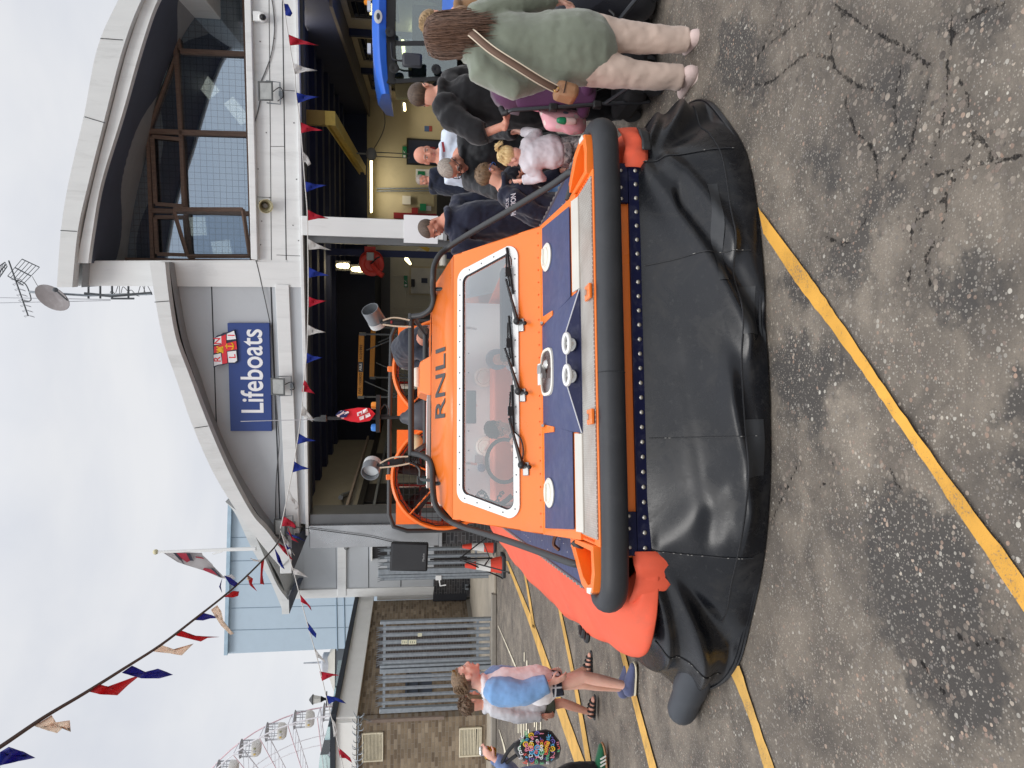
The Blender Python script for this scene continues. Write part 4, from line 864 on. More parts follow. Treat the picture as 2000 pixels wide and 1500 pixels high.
def palisade():
    def pale(mb, x, y, w, z0, z1):
        t = .004
        A = [(x-w/2, y, z0), (x-w*.18, y-.02, z0), (x+w*.18, y-.02, z0), (x+w/2, y, z0)]
        for a, b in zip(A, A[1:]):
            mb.prism([a, b, (b[0], b[1]+t, z0), (a[0], a[1]+t, z0)], (0, 0, z1-z0))
        for k in (-1, 0, 1):
            mb.tube([(x+k*w*.3, y-.01, z1-.01), (x+k*w*.36, y-.01, z1+.06), (x+k*w*.62, y-.02-abs(k)*.03, z1+.13)], [.012, .010, .003], 4)
    gy = G(966, 1250).y
    X = lambda y, x=850: PY(x, y, gy).x
    def run(nm, lab, ys, rails, posts, zt, Y, wid=.075, extra=None):
        t = thing(nm, lab, 'gate' if 'gate' in nm else 'fence', (X(ys[0]), Y, 0), W)
        for y in ys:
            mb = MB(); pale(mb, X(y), Y, wid, .10, zt); mb.build('pale', GALV, t)
        a, b = X(ys[-1])-.1, X(ys[0])+.1
        for z in rails:
            mb = MB(); mb.bb((a, Y+.006, z), (b, Y+.05, z+.05)); mb.build('rail', GALV, t)
        for y, w in posts:
            mb = MB(); mb.bb((X(y)-w/2, Y-.02, .0), (X(y)+w/2, Y+.09, zt+.05)); mb.build('post', GALV, t, bevel=.006)
        return t
    ztop = PY(747, 1280, gy).z
    g = run('palisade_gate', 'closed grey palisade gate in front of the brown mesh shutter', [1224, 1237, 1251, 1264, 1277, 1290], [.33, 2.25], [(1213,.06), (1298,.05), (1307,.09)], ztop, gy, .085)
    for x0, y0, x1, y1, nm in ((784,1250,796,1258,'warning_plate'), (798,1250,813,1258,'warning_plate'), (816,1237,824,1243,'warning_plate')):
        a = PY(x0, y0, gy-.03); b = PY(x1, y1, gy-.03); mb = MB(); mb.bb((b.x, gy-.032, b.z), (a.x, gy-.026, a.z)); p = mb.build(nm, M('pale sign plate', (216, 214, 186), .5), g)
        mb = MB()
        for k in range(3): mb.bb((b.x+.02, gy-.035, lerp(b.z, a.z, .2+.27*k)), (lerp(b.x, a.x, .6+.1*k), gy-.033, lerp(b.z, a.z, .27+.27*k)))
        mb.build('printed_line', M('print grey', (110, 112, 100), .6), p)
    run('palisade_fence', 'grey palisade fence in front of the brick side wall beside the gate', [1318, 1326, 1340, 1354, 1368], [.33, 2.25], [(1383,.09)], ztop, gy-.02)
    # fence beside the annex behind the loudspeaker
    Y2 = 15.2; X2 = lambda y: PY(850, y, Y2).x
    t = thing('palisade_fence', 'open grey palisade gate leaf behind the black loudspeaker', 'fence', (X2(1110), Y2, 0), W); zt2 = PY(748, 1110, Y2).z
    for y in (1072, 1086, 1099, 1128): mb = MB(); pale(mb, X2(y), Y2, .08, .1, zt2-.02); mb.build('pale', GALV, t)
    for y, w in ((1115, .13), (1122, .07)): mb = MB(); mb.bb((X2(y)-w/2, Y2-.03, 0), (X2(y)+w/2, Y2+.08, zt2+.1)); mb.build('post', GALV, t, bevel=.006)
    for z in (.35, 2.2): mb = MB(); mb.bb((X2(1130), Y2+.02, z), (X2(1060), Y2+.06, z+.05)); mb.build('rail', GALV, t)
    mb = MB(); p = PY(858, 1132, Y2); mb.tube([p, p+Vector((-.12, -.05, -.02)), p+Vector((-.1, -.06, -.14))], .015, 5); mb.box(p+Vector((.05, -.03, .02)), (.1, .04, .12)); mb.build('latch', WHITE, t)
palisade()
def skyline():
    # big wheel
    pts = [(419,1500),(511,1430),(620,1392)]; Yw = 75.
    P = [PY(*q, Yw) for q in pts]; (x1, z1), (x2, z2), (x3, z3) = [(p.x, p.z) for p in P]
    d = 2*(x1*(z2-z3)+x2*(z3-z1)+x3*(z1-z2)); ux = ((x1**2+z1**2)*(z2-z3)+(x2**2+z2**2)*(z3-z1)+(x3**2+z3**2)*(z1-z2))/d; uz = ((x1**2+z1**2)*(x3-x2)+(x2**2+z2**2)*(x1-x3)+(x3**2+z3**2)*(x2-x1))/d
    R = hypot(x1-ux, z1-uz); c = Vector((ux, Yw, uz))
    PW = M('pale wheel steel', (224, 222, 226), .5, var=.04); PK = M('pinkish lamp strip', (222, 190, 196), .5); GW = M('cabin white', (224, 222, 216), .45); GD = M('cabin grey', (182, 184, 190), .5); GT = glass_mat('cabin glass', (.75, .8, .84), alpha=.25)
    t = thing('ferris_wheel', 'white ferris wheel with hanging cabins beyond the low brick building', 'ferris wheel', (c.x, c.y, 0), W)
    a0 = atan2(P[1].z-c.z, P[1].x-c.x); step = (atan2(P[1].z-c.z, P[1].x-c.x)-atan2(PY(565,1405,Yw).z-c.z, PY(565,1405,Yw).x-c.x))
    n = max(12, round(2*pi/abs(step))); st = 2*pi/n
    for dy in (-1.1, 1.1):
        mb = MB(); mb.tube([c+Vector((R*cos(2*pi*k/72), dy, R*sin(2*pi*k/72))) for k in range(72)], .07, 5, closed=True); mb.build('rim', PW if dy < 0 else PK, t)
        mb = MB(); mb.tube([c+Vector((.83*R*cos(2*pi*k/72), dy*.9, .83*R*sin(2*pi*k/72))) for k in range(72)], .05, 4, closed=True); mb.build('inner_ring', PW, t)
    for f in (.6, .42):
        mb = MB(); mb.tube([c+Vector((f*R*cos(2*pi*k/60), 0, f*R*sin(2*pi*k/60))) for k in range(60)], .035, 4, closed=True); mb.build('brace_ring', GD, t)
    for k in range(n):
        a = a0+k*st; e = c+Vector((R*cos(a), 0, R*sin(a)))
        mb = MB(); mb.tube([c+Vector((0, -.8, 0)), e+Vector((0, -1.1, 0))], .045, 4); s = mb.build('spoke', PK, t)
        mb = MB(); mb.tube([c+Vector((0, .8, 0)), e+Vector((0, 1.1, 0))], .06, 4); 
        for j in range(1, 9):
            q0 = c.lerp(e, .5+j*.05); q1 = c.lerp(e, .5+(j+1)*.05); mb.tube([q0+Vector((0, -.9, 0)), q1+Vector((0, .9, 0))], .03, 3)
        mb.build('spoke', PW, t)
        if e.x < -34 and k % 1 == 0 or True:
            if sin(a) < -.35: continue
            b = e+Vector((0, 0, -1.5)); mb = MB(); mb.lathe([(0, -.95), (.6, -.92), (.8, -.7), (.84, -.2), (.8, -.15), (0, -.15)], b, None, 12); cb = mb.build('cabin', GW, t)
            mb = MB(); mb.lathe([(.9, .95), (.94, 1.0), (.5, 1.18), (0, 1.22)], b, None, 12); mb.build('cabin_roof', GD, cb)
            mb = MB()
            for j in range(8): q = Vector((.8*cos(j*pi/4+.2), .8*sin(j*pi/4+.2), 0)); mb.tube([b+q+Vector((0, 0, -.2)), b+q+Vector((0, 0, 1.0))], .04, 4)
            mb.tube([b+Vector((.81*cos(j*pi/8), .81*sin(j*pi/8), .35)) for j in range(16)], .03, 4, closed=True); mb.build('cabin_frame', GD, cb)
            mb = MB(); mb.tube([b+Vector((0, -1.15, .6)), b+Vector((0, -1.15, 1.5)), b+Vector((0, 1.15, 1.5)), b+Vector((0, 1.15, .6))], .06, 4); mb.build('hanger', PW, cb)
            for j in range(3):
                mb = MB(); q = Vector((.83*cos(-1.9+j*.35), .83*sin(-1.9+j*.35), -.5)); mb.box(b+q, (.16, .06, .2)); mb.build('cabin_mark', (M('gold mark', (200, 170, 90), .5), GD, M('olive mark', (140, 140, 110), .5))[j], cb)
    mb = MB(); 
    for s_ in (-1, 1): mb.tube([c+Vector((0, s_*1.3, 0)), Vector((c.x-R*.45, c.y+s_*3, 0))], .22, 6); mb.tube([c+Vector((0, s_*1.3, 0)), Vector((c.x+R*.45, c.y+s_*3, 0))], .22, 6)
    mb.tube([c+Vector((0, -2, 0)), c+Vector((0, 2, 0))], .6, 10); mb.build('support', PW, t)
    # street lamp
    Y = 24; q = PY(640, 1365, Y); t = thing('street_lamp', 'old fashioned black lantern lamp post rising behind the brick building', 'street lamp', (q.x, Y, 0), W)
    top = PY(606, 1365, Y).z; l0 = PY(627, 1365, Y).z; l1 = PY(612, 1365, Y).z; h = l1-l0
    mb = MB(); mb.lathe([(.14, 0), (.14, .5), (.07, .6), (.055, l0-.5), (.07, l0-.3), (.04, l0-.12), (.1, l0)], (q.x, Y, 0), None, 12); mb.tube([(q.x-.25, Y, l0-.18), (q.x+.25, Y, l0-.18)], .02, 5); mb.build('post', BLACK, t)
    mb = MB(); mb.lathe([(.10, l0+.002), (.155, l1)], (q.x, Y, 0), None, 6); mb.build('lantern_glass', M('frosted lamp glass', (220, 218, 210), .4), t)
    mb = MB(); mb.lathe([(.18, l1+.002), (.18, l1+.02), (.07, l1+.1), (.03, l1+.13), (.025, top-.02), (0, top)], (q.x, Y, 0), None, 6); mb.build('lantern_cap', BLACK, t)
    # pavilion roof and glass screens
    Y = 32; c = PY(660, 1310, Y); pk = PY(636, 1310, Y).z; ez = PY(654, 1310, Y).z; hw = (PY(654,1265,Y).x-PY(654,1356,Y).x)/2
    t = thing('pavilion', 'pavilion with a shallow grey pyramid roof beyond the brick building', 'pavilion', (c.x, Y+hw, 0), W)
    o = Vector((c.x, Y+hw, 0)); mb = MB(); mb.lathe([(hw*1.41, ez), (.5, pk)], o, Matrix.Rotation(pi/4, 3, 'Z'), 4); mb.build('roof', M('ribbed grey roof', (176, 172, 162), .6, var=.06), t, ang=10)
    mb = MB(); mb.lathe([(.45, pk-.1), (.45, pk+.22), (.3, pk+.3), (.05, pk+.34), (.03, pk+1.1), (0, pk+1.1)], o, None, 10); mb.build('cupola', GD, t)
    mb = MB(); mb.box(o+Vector((0, 0, ez/2-.02)), (hw*1.9, hw*1.9, ez)); mb.build('wall', M('dark glazed wall', (92, 98, 104), .3), t)
    a = PY(655, 1262, 28); b = PY(660, 1500, 24); t = thing('glass_screen', 'pale green glass balustrade along the skyline in front of the ferris wheel', 'glass screen', (b.x, 26, 0), W)
    gm = glass_mat('greenish screen glass', (.80, .90, .87), alpha=.12)
    pts = [PY(660, 1290, 27), PY(654, 1340, 27), PY(648, 1385, 26), PY(640, 1420, 25), PY(625, 1475, 24), PY(618, 1540, 23)]
    for i in range(len(pts)-1):
        p, q = pts[i], pts[i+1]; mb = MB(); mb.prism([p, q, Vector((q.x, q.y, 2.0)), Vector((p.x, p.y, 2.0))], (0, .02, 0)); mb.build('glass_panel', gm, t)
        mb = MB(); mb.tube([Vector((q.x, q.y, 2.0)), Vector((q.x, q.y, q.z-.25))], .03, 5); mb.box((q.x, q.y, q.z-.35), (.14, .1, .12)); mb.build('clamp_post', GD, t)
skyline()
# ---------------------------------------------------------------- bunting
BR_ = M('bunting red', (204, 32, 62), .75, var=.06, sheen=.2); BB_ = M('bunting blue', (32, 62, 168), .75, var=.06, sheen=.2); BW_ = M('bunting white', (226, 224, 222), .75, var=.04, sheen=.2); BE_ = M('bunting cream', (240, 230, 218), .75, var=.04)
def thin_cloth(m, k=.55):
    nt = m.node_tree; b = nt.nodes['Principled BSDF']; tl = nt.nodes.new('ShaderNodeBsdfTranslucent'); mx = nt.nodes.new('ShaderNodeMixShader'); mx.inputs[0].default_value = k
    nt.links.new(b.inputs['Base Color'].links[0].from_socket, tl.inputs[0]); nt.links.new(b.outputs[0], mx.inputs[1]); nt.links.new(tl.outputs[0], mx.inputs[2]); nt.links.new(mx.outputs[0], nt.nodes['Material Output'].inputs[0])
for m_ in (BR_, BB_, BW_, BE_): thin_cloth(m_)
CORD = M('white cord', (206, 204, 200), .7); ROPE = M('dark tape rope', (84, 80, 76), .8)
def pennant(px, Yf, mat, par, r, nm='pennant', rip=.03):
    # a ruffled cloth outline at its own distance
    n = len(px); P = []
    ph = r.uniform(0, 6); 
    c = [sum(q[i] for q in px)/n for i in (0, 1)]
    ring = []
    for i in range(n):
        a, b = px[i], px[(i+1) % n]
        for k in range(4): ring.append((lerp(a[0], b[0], k/4), lerp(a[1], b[1], k/4)))
    def p3(x, y):
        Y = Yf(y, x)+rip*sin(ph+x*.16+y*.22)*min(1, abs(x-min(q[0] for q in px))/12); return PY(x, y, Y)
    mb = MB(); rows = []
    for f in (1, .72, .44, .16): rows.append([p3(c[0]+(x-c[0])*f, c[1]+(y-c[1])*f) for x, y in ring])
    mb.grid(rows, closed=True); mb.add([p3(*c)]+rows[-1], [(0, 1+i, 1+(i+1) % len(ring)) for i in range(len(ring))])
    return mb.build(nm, mat, par, solid=.003, ang=80, fix=True)
def bunting():
    r = random.Random(11)
    # line along the facade
    st = [(545,-60),(553,0),(566,89),(576,146),(578,180),(586,240),(591,296),(595,352),(600,411),(601,465),(602,525),(602,581),(601,634),(599,690),(594,742),(590,795),(583,847),(574,904),(564,956),(554,1005),(548,1032)]
    def Yf(y, x=0): p = fp(600, max(-80, min(1070, y)), -.62); return B.w(p).y
    t = thing('bunting', 'string of red, white and blue pennants across the lifeboat station doors', 'bunting', PY(600, 500, Yf(500)), W)
    mb = MB(); mb.tube(cr([PY(x, y, Yf(y)) for x, y in st], 4), .009, 5); mb.build('string', CORD, t)
    def sx(y):
        for a, b in zip(st, st[1:]):
            if a[1] <= y <= b[1]: return lerp(a[0], b[0], (y-a[1])/(b[1]-a[1]))
        return st[-1][0]
    fl = [(15,'b',-1),(78,'r',58),(134,'w',46),(191,'b',44),(249,'r',44),(304,'w',-2),(365,'b',42),(420,'r',42),(477,'w',46),(532,'b',42),(590,'r',36),(645,'w',36),(700,'b',32),(753,'r',-3),(801,'w',-4),(857,'b',36),(912,'b',34),(966,'w',-5),(1016,'r',-6)]
    for y, cch, L in fl:
        m = {'r': BR_, 'b': BB_, 'w': BW_}[cch]; x = sx(y); xa, xb = sx(y-11), sx(y+11); k = r.uniform(-5, 12)
        if L > 0: px = [(xa, y-11), (x+L*.45, y-4+k*.4), (x+L, y+k), (x+L*.5, y+4+k*.4), (xb, y+11)]
        elif L == -1: px = [(xa, y-8), (xa+9, y-7), (x+16, y+11), (x+12, y+17), (xb+1, y+15)]
        elif L == -2: px = [(xa, y-9), (x+10, y+2), (x+16, y+16), (x+10, y+20), (x+5, y+12), (xb, y+14)]
        elif L == -3: px = [(xa, y-12), (x+6, y-6), (x+12, y+6), (x+22, y+16), (x+8, y+13), (xb-3, y+12)]
        elif L == -4: px = [(xa, y-10), (x+8, y-2), (x+24, y+18), (x+21, y+23), (x+8, y+14), (xb, y+10)]
        elif L == -5: px = [(xa, y-9), (x+10, y+6), (x+20, y+16), (x+22, y+26), (x+15, y+30), (x+14, y+20), (x+3, y+8)]
        else: px = [(xa, y-8), (x+20, y+3), (x+26, y+10), (x+25, y+16), (x+14, y+11), (xb+1, y+12)]
        pennant(px, Yf, m, t, r)
    # line from the eaves to the brick building
    st2 = [(548,1036),(572,1112),(585,1161),(600,1217),(615,1270),(626,1311),(637,1360),(652,1420),(662,1461),(675,1520)]
    t2 = thing('bunting', 'thin white string of pennants running left over the brick building roof', 'bunting', PY(600, 1217, 13.4), W)
    Y2 = lambda y, x=0: 13.4-.2*sin((y-1036)/480*pi)
    mb = MB(); mb.tube(cr([PY(x, y, Y2(y)) for x, y in st2], 4), .008, 5); mb.build('string', CORD, t2)
    for px, m in (([(571,1109),(580,1112),(592,1120),(602,1128),(588,1124),(576,1122)], BW_), ([(585,1160),(596,1172),(606,1184),(609,1193),(600,1182),(588,1176)], BR_), ([(598,1212),(608,1224),(618,1238),(617,1246),(610,1240),(602,1230)], BB_),
                  ([(612,1262),(622,1276),(634,1290),(636,1296),(625,1286),(618,1284)], BW_), ([(624,1311),(650,1316),(664,1319),(650,1320),(629,1330)], BR_), ([(637,1358),(656,1362),(668,1367),(676,1374),(662,1371),(652,1366),(642,1376)], BB_), ([(648,1402),(655,1412),(660,1430),(652,1440)], BW_), ([(660,1459),(672,1469),(684,1480),(688,1490),(675,1481),(664,1480)], BR_)): pennant(px, Y2, m, t2, r)
    # big foreground line
    rp = [(-30,1475),(0,1459),(86,1401),(165,1354),(240,1307),(315,1259),(379,1210),(446,1157),(491,1116),(540,1064),(548,1040)]
    t3 = thing('bunting', 'dark rope with large ruffled pennants reaching overhead towards the camera', 'bunting', PY(300, 1270, 9), W)
    def Y3(y, x=0):
        s = max(-.1, min(1, (x)/545)); return 1/lerp(1/4.6, 1/13.4, s)
    mb = MB(); mb.tube(cr([PY(x, y, Y3(y, x)) for x, y in rp], 5), .014, 6); mb.build('rope', ROPE, t3)
    L = [([(0,1469),(17,1459),(45,1468),(69,1480),(30,1488),(-4,1496)], BB_), ([(67,1418),(101,1397),(109,1411),(136,1407),(138,1429),(124,1420),(111,1432),(88,1425)], BE_), ([(170,1350),(195,1337),(208,1342),(276,1317),(250,1338),(229,1358),(195,1356)], BR_),
         ([(238,1314),(258,1300),(281,1313),(308,1306),(325,1312),(338,1318),(311,1325),(276,1325),(262,1321)], BB_), ([(296,1272),(313,1259),(345,1270),(378,1257),(355,1280),(330,1276)], BE_), ([(339,1240),(353,1231),(371,1241),(405,1243),(428,1244),(405,1246),(392,1253)], BR_),
         ([(412,1191),(424,1182),(432,1194),(436,1212),(448,1228),(457,1238),(450,1240),(432,1222),(420,1204)], BE_), ([(380,1211),(397,1197),(413,1201),(427,1207),(410,1208),(396,1212)], BB_), ([(438,1166),(455,1154),(467,1155),(465,1164),(455,1167)], BR_),
         ([(438,1124),(450,1128),(466,1140),(458,1146),(448,1140)], BB_), ([(434,1130),(430,1140),(430,1150),(434,1158),(428,1146)], BB_), ([(482,1122),(494,1130),(492,1140),(502,1155),(488,1143),(486,1136)], BR_), ([(484,1124),(490,1128),(489,1136),(482,1132)], BE_), ([(510,1096),(516,1094),(513,1118),(512,1138),(516,1142),(508,1140)], BR_),
         ([(488,1090),(500,1094),(518,1092),(510,1098),(496,1096)], BW_), ([(536,1070),(546,1086),(556,1112),(550,1108),(542,1096)], BB_), ([(543,1060),(556,1068),(572,1094),(568,1092),(552,1076)], BR_), ([(555,1058),(568,1070),(562,1074),(556,1068)], BB_), ([(548,1038),(562,1056),(576,1086),(570,1078),(554,1056)], BW_),
         ([(558,1038),(570,1044),(586,1050),(598,1058),(584,1052),(566,1046)], BB_), ([(562,1030),(566,1046),(584,1060),(570,1054)], BR_)]
    for px, m in L: pennant(px, Y3, m, t3, r, rip=.05)
    mb = MB(); 
bunting()
def kerbside():
    def cone(c, h, lab, rm):
        t = thing('traffic_cone', lab, 'traffic cone', c, W, 'traffic cones by the station'); c = Vector(c)
        RED = M('cone red', (222, 70, 48), .5, var=.05, dirt=.2); WH = M('cone reflective white', (220, 220, 216), .5, dirt=.25)
        mb = MB(); mb.box(c+Vector((0, 0, .03)), (h*.55, h*.55, .06)); mb.build('base', RUBBER, t, bevel=.015)
        rr = lambda z: lerp(h*.23, h*.05, z/h)
        for z0, z1, m, nm in ((.06, .36*h, RED, 'lower_band'), (.36*h, .72*h, WH, 'white_band'), (.72*h, h, RED, 'tip')):
            mb = MB(); mb.lathe([(rr(z0), z0+.001), (rr(z1), z1-.001)]+([(rr(z1)*.7, z1)] if nm == 'tip' else []), c, None, 20); mb.build(nm, m, t)
    cone(G(985, 1103), PY(908, 1106, G(985,1103).y).z, 'nearer red and white traffic cone at the foot of the loudspeaker stand', 0)
    c = G(968, 1066); cone(c, PY(903, 1064, c.y).z, 'smaller partly hidden traffic cone against the dark brick plinth', 0)
    c = G(990, 1075); c = Vector((G(985, 1083).x, 13.0, 0)); t = thing('speaker_stand', 'black tripod stand carrying the loudspeaker beside the cone', 'stand', c, W)
    mb = MB(); zt = PY(840, 1083, 13).z; mb.tube([c+Vector((0, 0, .25)), c+Vector((0, 0, zt))], .018, 8); mb.build('pole', BLACK, t)
    mb = MB(); mb.lathe([(.03, .72), (.045, .72), (.045, .85), (.03, .85)], c, None, 12); mb.build('collar', BLACKM, t)
    for k in range(3):
        a = k*2*pi/3+.35; d = Vector((cos(a), sin(a), 0)); mb = MB(); mb.tube([c+d*.03+Vector((0, 0, .82)), c+d*.62+Vector((0, 0, .02))], .014, 6); mb.tube([c+Vector((0, 0, .3)), c+d*.33+Vector((0, 0, .43))], .01, 6); mb.build('leg', BLACK, t)
        mb = MB(); mb.ell(c+d*.63+Vector((0, 0, .02)), .022, nu=8, nv=6); mb.build('foot', BLACKM, t)
    p0 = PY(762, 1106, 13); q = Vector((PY(800,1088,13).x, 13, 0)); z1 = PY(762, 1088, 13).z; z0 = PY(836, 1088, 13).z; wd = PY(800,1062,13).x-PY(800,1116,13).x
    s = thing('loudspeaker', 'black box loudspeaker on a tripod stand in front of the grey palisade', 'loudspeaker', (q.x, 13, z0), W)
    Rz = Matrix.Rotation(radians(8), 3, 'Z') @ Matrix.Rotation(radians(2.5), 3, 'Y'); cc = Vector((q.x, 13, (z0+z1)/2)); mb = MB(); mb.box(cc+Rz@Vector((0, .16, 0)), (wd, .32, z1-z0), Rz); mb.build('cabinet', M('black textured cabinet', (38, 39, 42), .7, bump=.3, bs=200), s, bevel=.025)
    mb = MB(); mb.box(cc+Rz@Vector((0, -.006, .0)), (wd*.9, .016, (z1-z0)*.92), Rz); mb.build('grille', M('dark speaker grille', (52, 54, 57), .6, bump=.4, bs=260), s, bevel=.008)
    text('Mackie', .05, cc+Rz@Vector((-.0, -.017, -(z1-z0)*.38)), Rz@Vector((1, 0, 0)), (0, 0, 1), M('badge silver', (190, 190, 190), .4), s, 'badge_lettering', .0, .001)
kerbside()
# ---------------------------------------------------------------- hovercraft
HV = thing('hovercraft', 'orange and navy rescue hovercraft with black front skirt and black bow fender', 'hovercraft', (0, 3, 0), H)
hs = lambda x, y, s: H.at(x, y, s); hz = lambda x, y, z: H.z(x, y, z)
FP0 = Vector((0, .97, .83)); FU = Vector((0, .5, .54)).normalized(); FN = Vector((0, -.54, .5)).normalized()
def hf(x, y, lift=0.):
    d = H.I @ ray(x, y); c = H.l(CAMP); p0 = FP0+FN*lift; t = (p0-c).dot(FN)/d.dot(FN); return c+d*t
def fpt(u, h, lift=0.): return FP0+Vector((u, 0, 0))+FU*h+FN*lift
SKIRT = None
def skirt_mat():
    t = NT('black skirt rubber'); v = t.coord('Object'); n1 = t.noise(v, 2.2, 6, .65, .5); n2 = t.noise(v, 30, 5, .7); sc = t.noise(t.coord('Object', (3, 60, 14)), 2.5, 3, .8)
    col = t.mix(t.mr(n1, .35, .7, 0, 1), (.004, .0048, .007), (.010, .011, .014)); col = t.mix(t.mr(n2, .58, .8, 0, .35), col, (.075, .075, .073)); col = t.mix(t.mr(sc, .70, .80, 0, .35), col, (.11, .11, .108))
    n3 = t.noise(v, 5, 8, .75, .8); col = t.mix(t.mr(n3, .50, .72, 0, .30), col, (.060, .056, .050)); t.l(col, t.b.inputs['Base Color']); t.l(t.math('ADD', t.mr(n1, .3, .7, .20, .32), t.mr(n3, .5, .72, 0, .25)), t.b.inputs['Roughness']); t.set(Specular_IOR_Level=.38); t.bump(n2, .10, .004); return t.m
def hovercraft():
    SK = skirt_mat()
    BOLT = M('bolt steel', (196, 192, 182), .35, .9)
    # --- skirt
    half = [((0,.03,.49),(0,-.31)), ((.3,.03,.49),(.3,-.31)), ((.65,.03,.49),(.65,-.28)), ((.96,.05,.49),(.98,-.19)), ((1.16,.10,.46),(1.30,-.03)), ((1.38,.24,.43),(1.58,.16)), ((1.50,.46,.41),(1.78,.50)), ((1.55,.9,.40),(1.90,.95)), ((1.60,2,.40),(1.82,2)), ((1.62,4,.40),(1.84,4)), ((1.58,6.4,.40),(1.75,6.5)), ((1.3,7.7,.4),(1.4,7.9)), ((0,8,.4),(0,8.15))]
    halfr = half[:4]+[((1.14,.12,.45),(1.28,.03)), ((1.27,.26,.40),(1.50,.26)), ((1.36,.50,.34),(1.60,.56)), ((1.40,.95,.33),(1.60,1.0)), ((1.45,2,.36),(1.62,2)), ((1.5,4,.38),(1.7,4)), ((1.5,6.4,.40),(1.68,6.5))]+half[11:]
    full = [((-a[0], a[1], a[2]), (-b[0], b[1])) for a, b in half[:0:-1]]+halfr
    top = cr([a for a, b in full], 14); bot = cr([(b[0], b[1], .0) for a, b in full], 14); n = len(top); rows = []
    nh = 34; uu = 0; SP = []
    for i in range(n):
        a, b = top[i], bot[i]
        out = (b-a); out.z = 0
        i0, i1 = max(i-1, 0), min(i+1, n-1); tg = (bot[i1]-bot[i0]); nrm = Vector((tg.y, -tg.x, 0)).normalized()
        if nrm.dot(Vector((b.x, b.y-3.5, 0))) < 0: nrm = -nrm
        x = b.x; corner = smoothstep(.9, 1.35, abs(x))*(1-smoothstep(1.0, 2.6, b.y)); fr = 1-smoothstep(.9, 1.2, abs(x)) if b.y < .5 else 0
        r = []
        for k in range(nh+1):
            t = k/nh; bul = .13*fr+.05+.04*corner
            hx = lerp(t, .25*t+.75*smoothstep(-.15, 1.0, t)**1.1, fr); p = Vector((lerp(a.x, b.x, hx), lerp(a.y, b.y, hx), a.z*(1-t)))
            d = (.045*fr+.012+.02*corner)*sin(pi*t)
            def ridge(x0, t0, x1, t1, w, amp):
                if abs(x1-x0) < 1e-6: return 0
                s_ = ((x-x0)*(x1-x0)*.25+(t-t0)*(t1-t0))/((x1-x0)**2*.25+(t1-t0)**2); s_c = max(0, min(1, s_)); dx, dt = (x-lerp(x0, x1, s_c))*.5, t-lerp(t0, t1, s_c); return amp*exp(-(dx*dx+dt*dt)/(w*w))
            fold = ridge(-1.0, .02, -1.75, .75, .05, .055*corner)+ridge(-1.15, .1, -1.5, .9, .05, -.05*corner)+ridge(-1.3, .05, -1.9, .35, .06, .05)+ridge(1.0, .04, 1.5, .6, .05, .05*corner)+ridge(1.1, .05, 1.35, .9, .05, -.045*corner)+ridge(1.25, .1, 1.65, .3, .06, .05)
            lens = fr*(ridge(.95, .05, .05, .80, .060, .048)+ridge(.75, .35, .12, .95, .05, -.034)+ridge(.98, .25, .5, .72, .05, .036)+ridge(-.25, .62, -.75, .78, .07, .042)+ridge(-.1, .35, -.8, .5, .09, -.020)+ridge(-.95, .1, -.45, .9, .05, .014)+.008*sin(x*3.1+t*3)*sin(pi*t))
            nz = .007*noise.noise(Vector((x*2, b.y*2, t*2.5)))*sin(pi*t)
            p = p+nrm*(d+fold+lens+nz)
            if k == nh: p.z = .006
            r.append(p)
        rows.append(r)
    mb = MB(); mb.grid(rows); sk = mb.build('skirt', SK, HV, ang=180, subd=1)
    # bottom roll of the skirt
    mb = MB(); mb.tube([rows[i][nh]+Vector((0, .015, .014)) for i in range(3*14, n-3*14)], .010, 6); mb.build('skirt_hem', SK, sk)
    def seam(i, k0, k1, nm='seam'):
        mb = MB(); pts = [rows[i][k] for k in range(k0, k1+1)]
        mb.tube([p+Vector((0, -.003, .002)) for p in pts], 0.003, 5); mb.build(nm, M('glued seam', (34, 35, 38), .6), sk)
        mb = MB(); 
        for a, b in zip(pts, pts[1:]):
            if random.random() < .15: mb.tube([a.lerp(b, .2)+Vector((0, -.007, .004)), a.lerp(b, .7)+Vector((0, -.007, .004))], .0016, 4)
        if mb.v: mb.build('stitch_wear', M('pale worn stitch', (150, 148, 144), .8), sk)
    mid = (len(full)-1)//2*14
    def near_x(x): return min((i for i in range(n) if rows[i][nh].y < 1.2), key=lambda i: abs(top[i].x-x))
    for x, k0 in ((-.96, 1), (-.42, 1), (.46, 1), (.97, 1), (-1.42, 3), (1.40, 3)): seam(near_x(x), k0, nh-4)
    mb = MB(); mb.tube([rows[i][25]+Vector((0, -.002, .002)) for i in range(near_x(-1.2), near_x(1.25))], .004, 5); mb.build('seam', M('glued seam', (34, 35, 38)), sk)
    for xa, xb, k0, k1 in ((.30, .80, 19, 22), (.05, .28, 25, 31), (-.60, -.34, 25, 31)):
        ia, ib = near_x(xa), near_x(xb); mb = MB(); mb.grid([[rows[i][k]+Vector((0, -.004, .002)) for k in range(k0, k1+1)] for i in range(min(ia, ib), max(ia, ib)+1)]); mb.build('repair_patch', M('repair patch rubber', (38, 40, 43), .4, var=.12), sk, ang=180)
    # rolled cloth tube lying on the ground at the left corner
    mb = MB(); mb.limb(cr([(-1.42,.30,.10), (-1.62,.42,.10), (-1.80,.58,.095), (-1.95,.72,.09)], 5), [.10]*6+[.095]*5+[.085]*5, 14); mb.build('skirt_roll', M('grey black roll cloth', (52, 56, 62), .5, var=.12), HV, ang=80)
    # --- side bags in orange cloth
    inn = [(.97,.10,.46),(1.12,.16,.56),(1.19,.38,.70),(1.2,1,.71),(1.2,2.5,.71),(1.2,4.5,.71),(1.2,6.4,.70),(1.1,7.5,.66)]
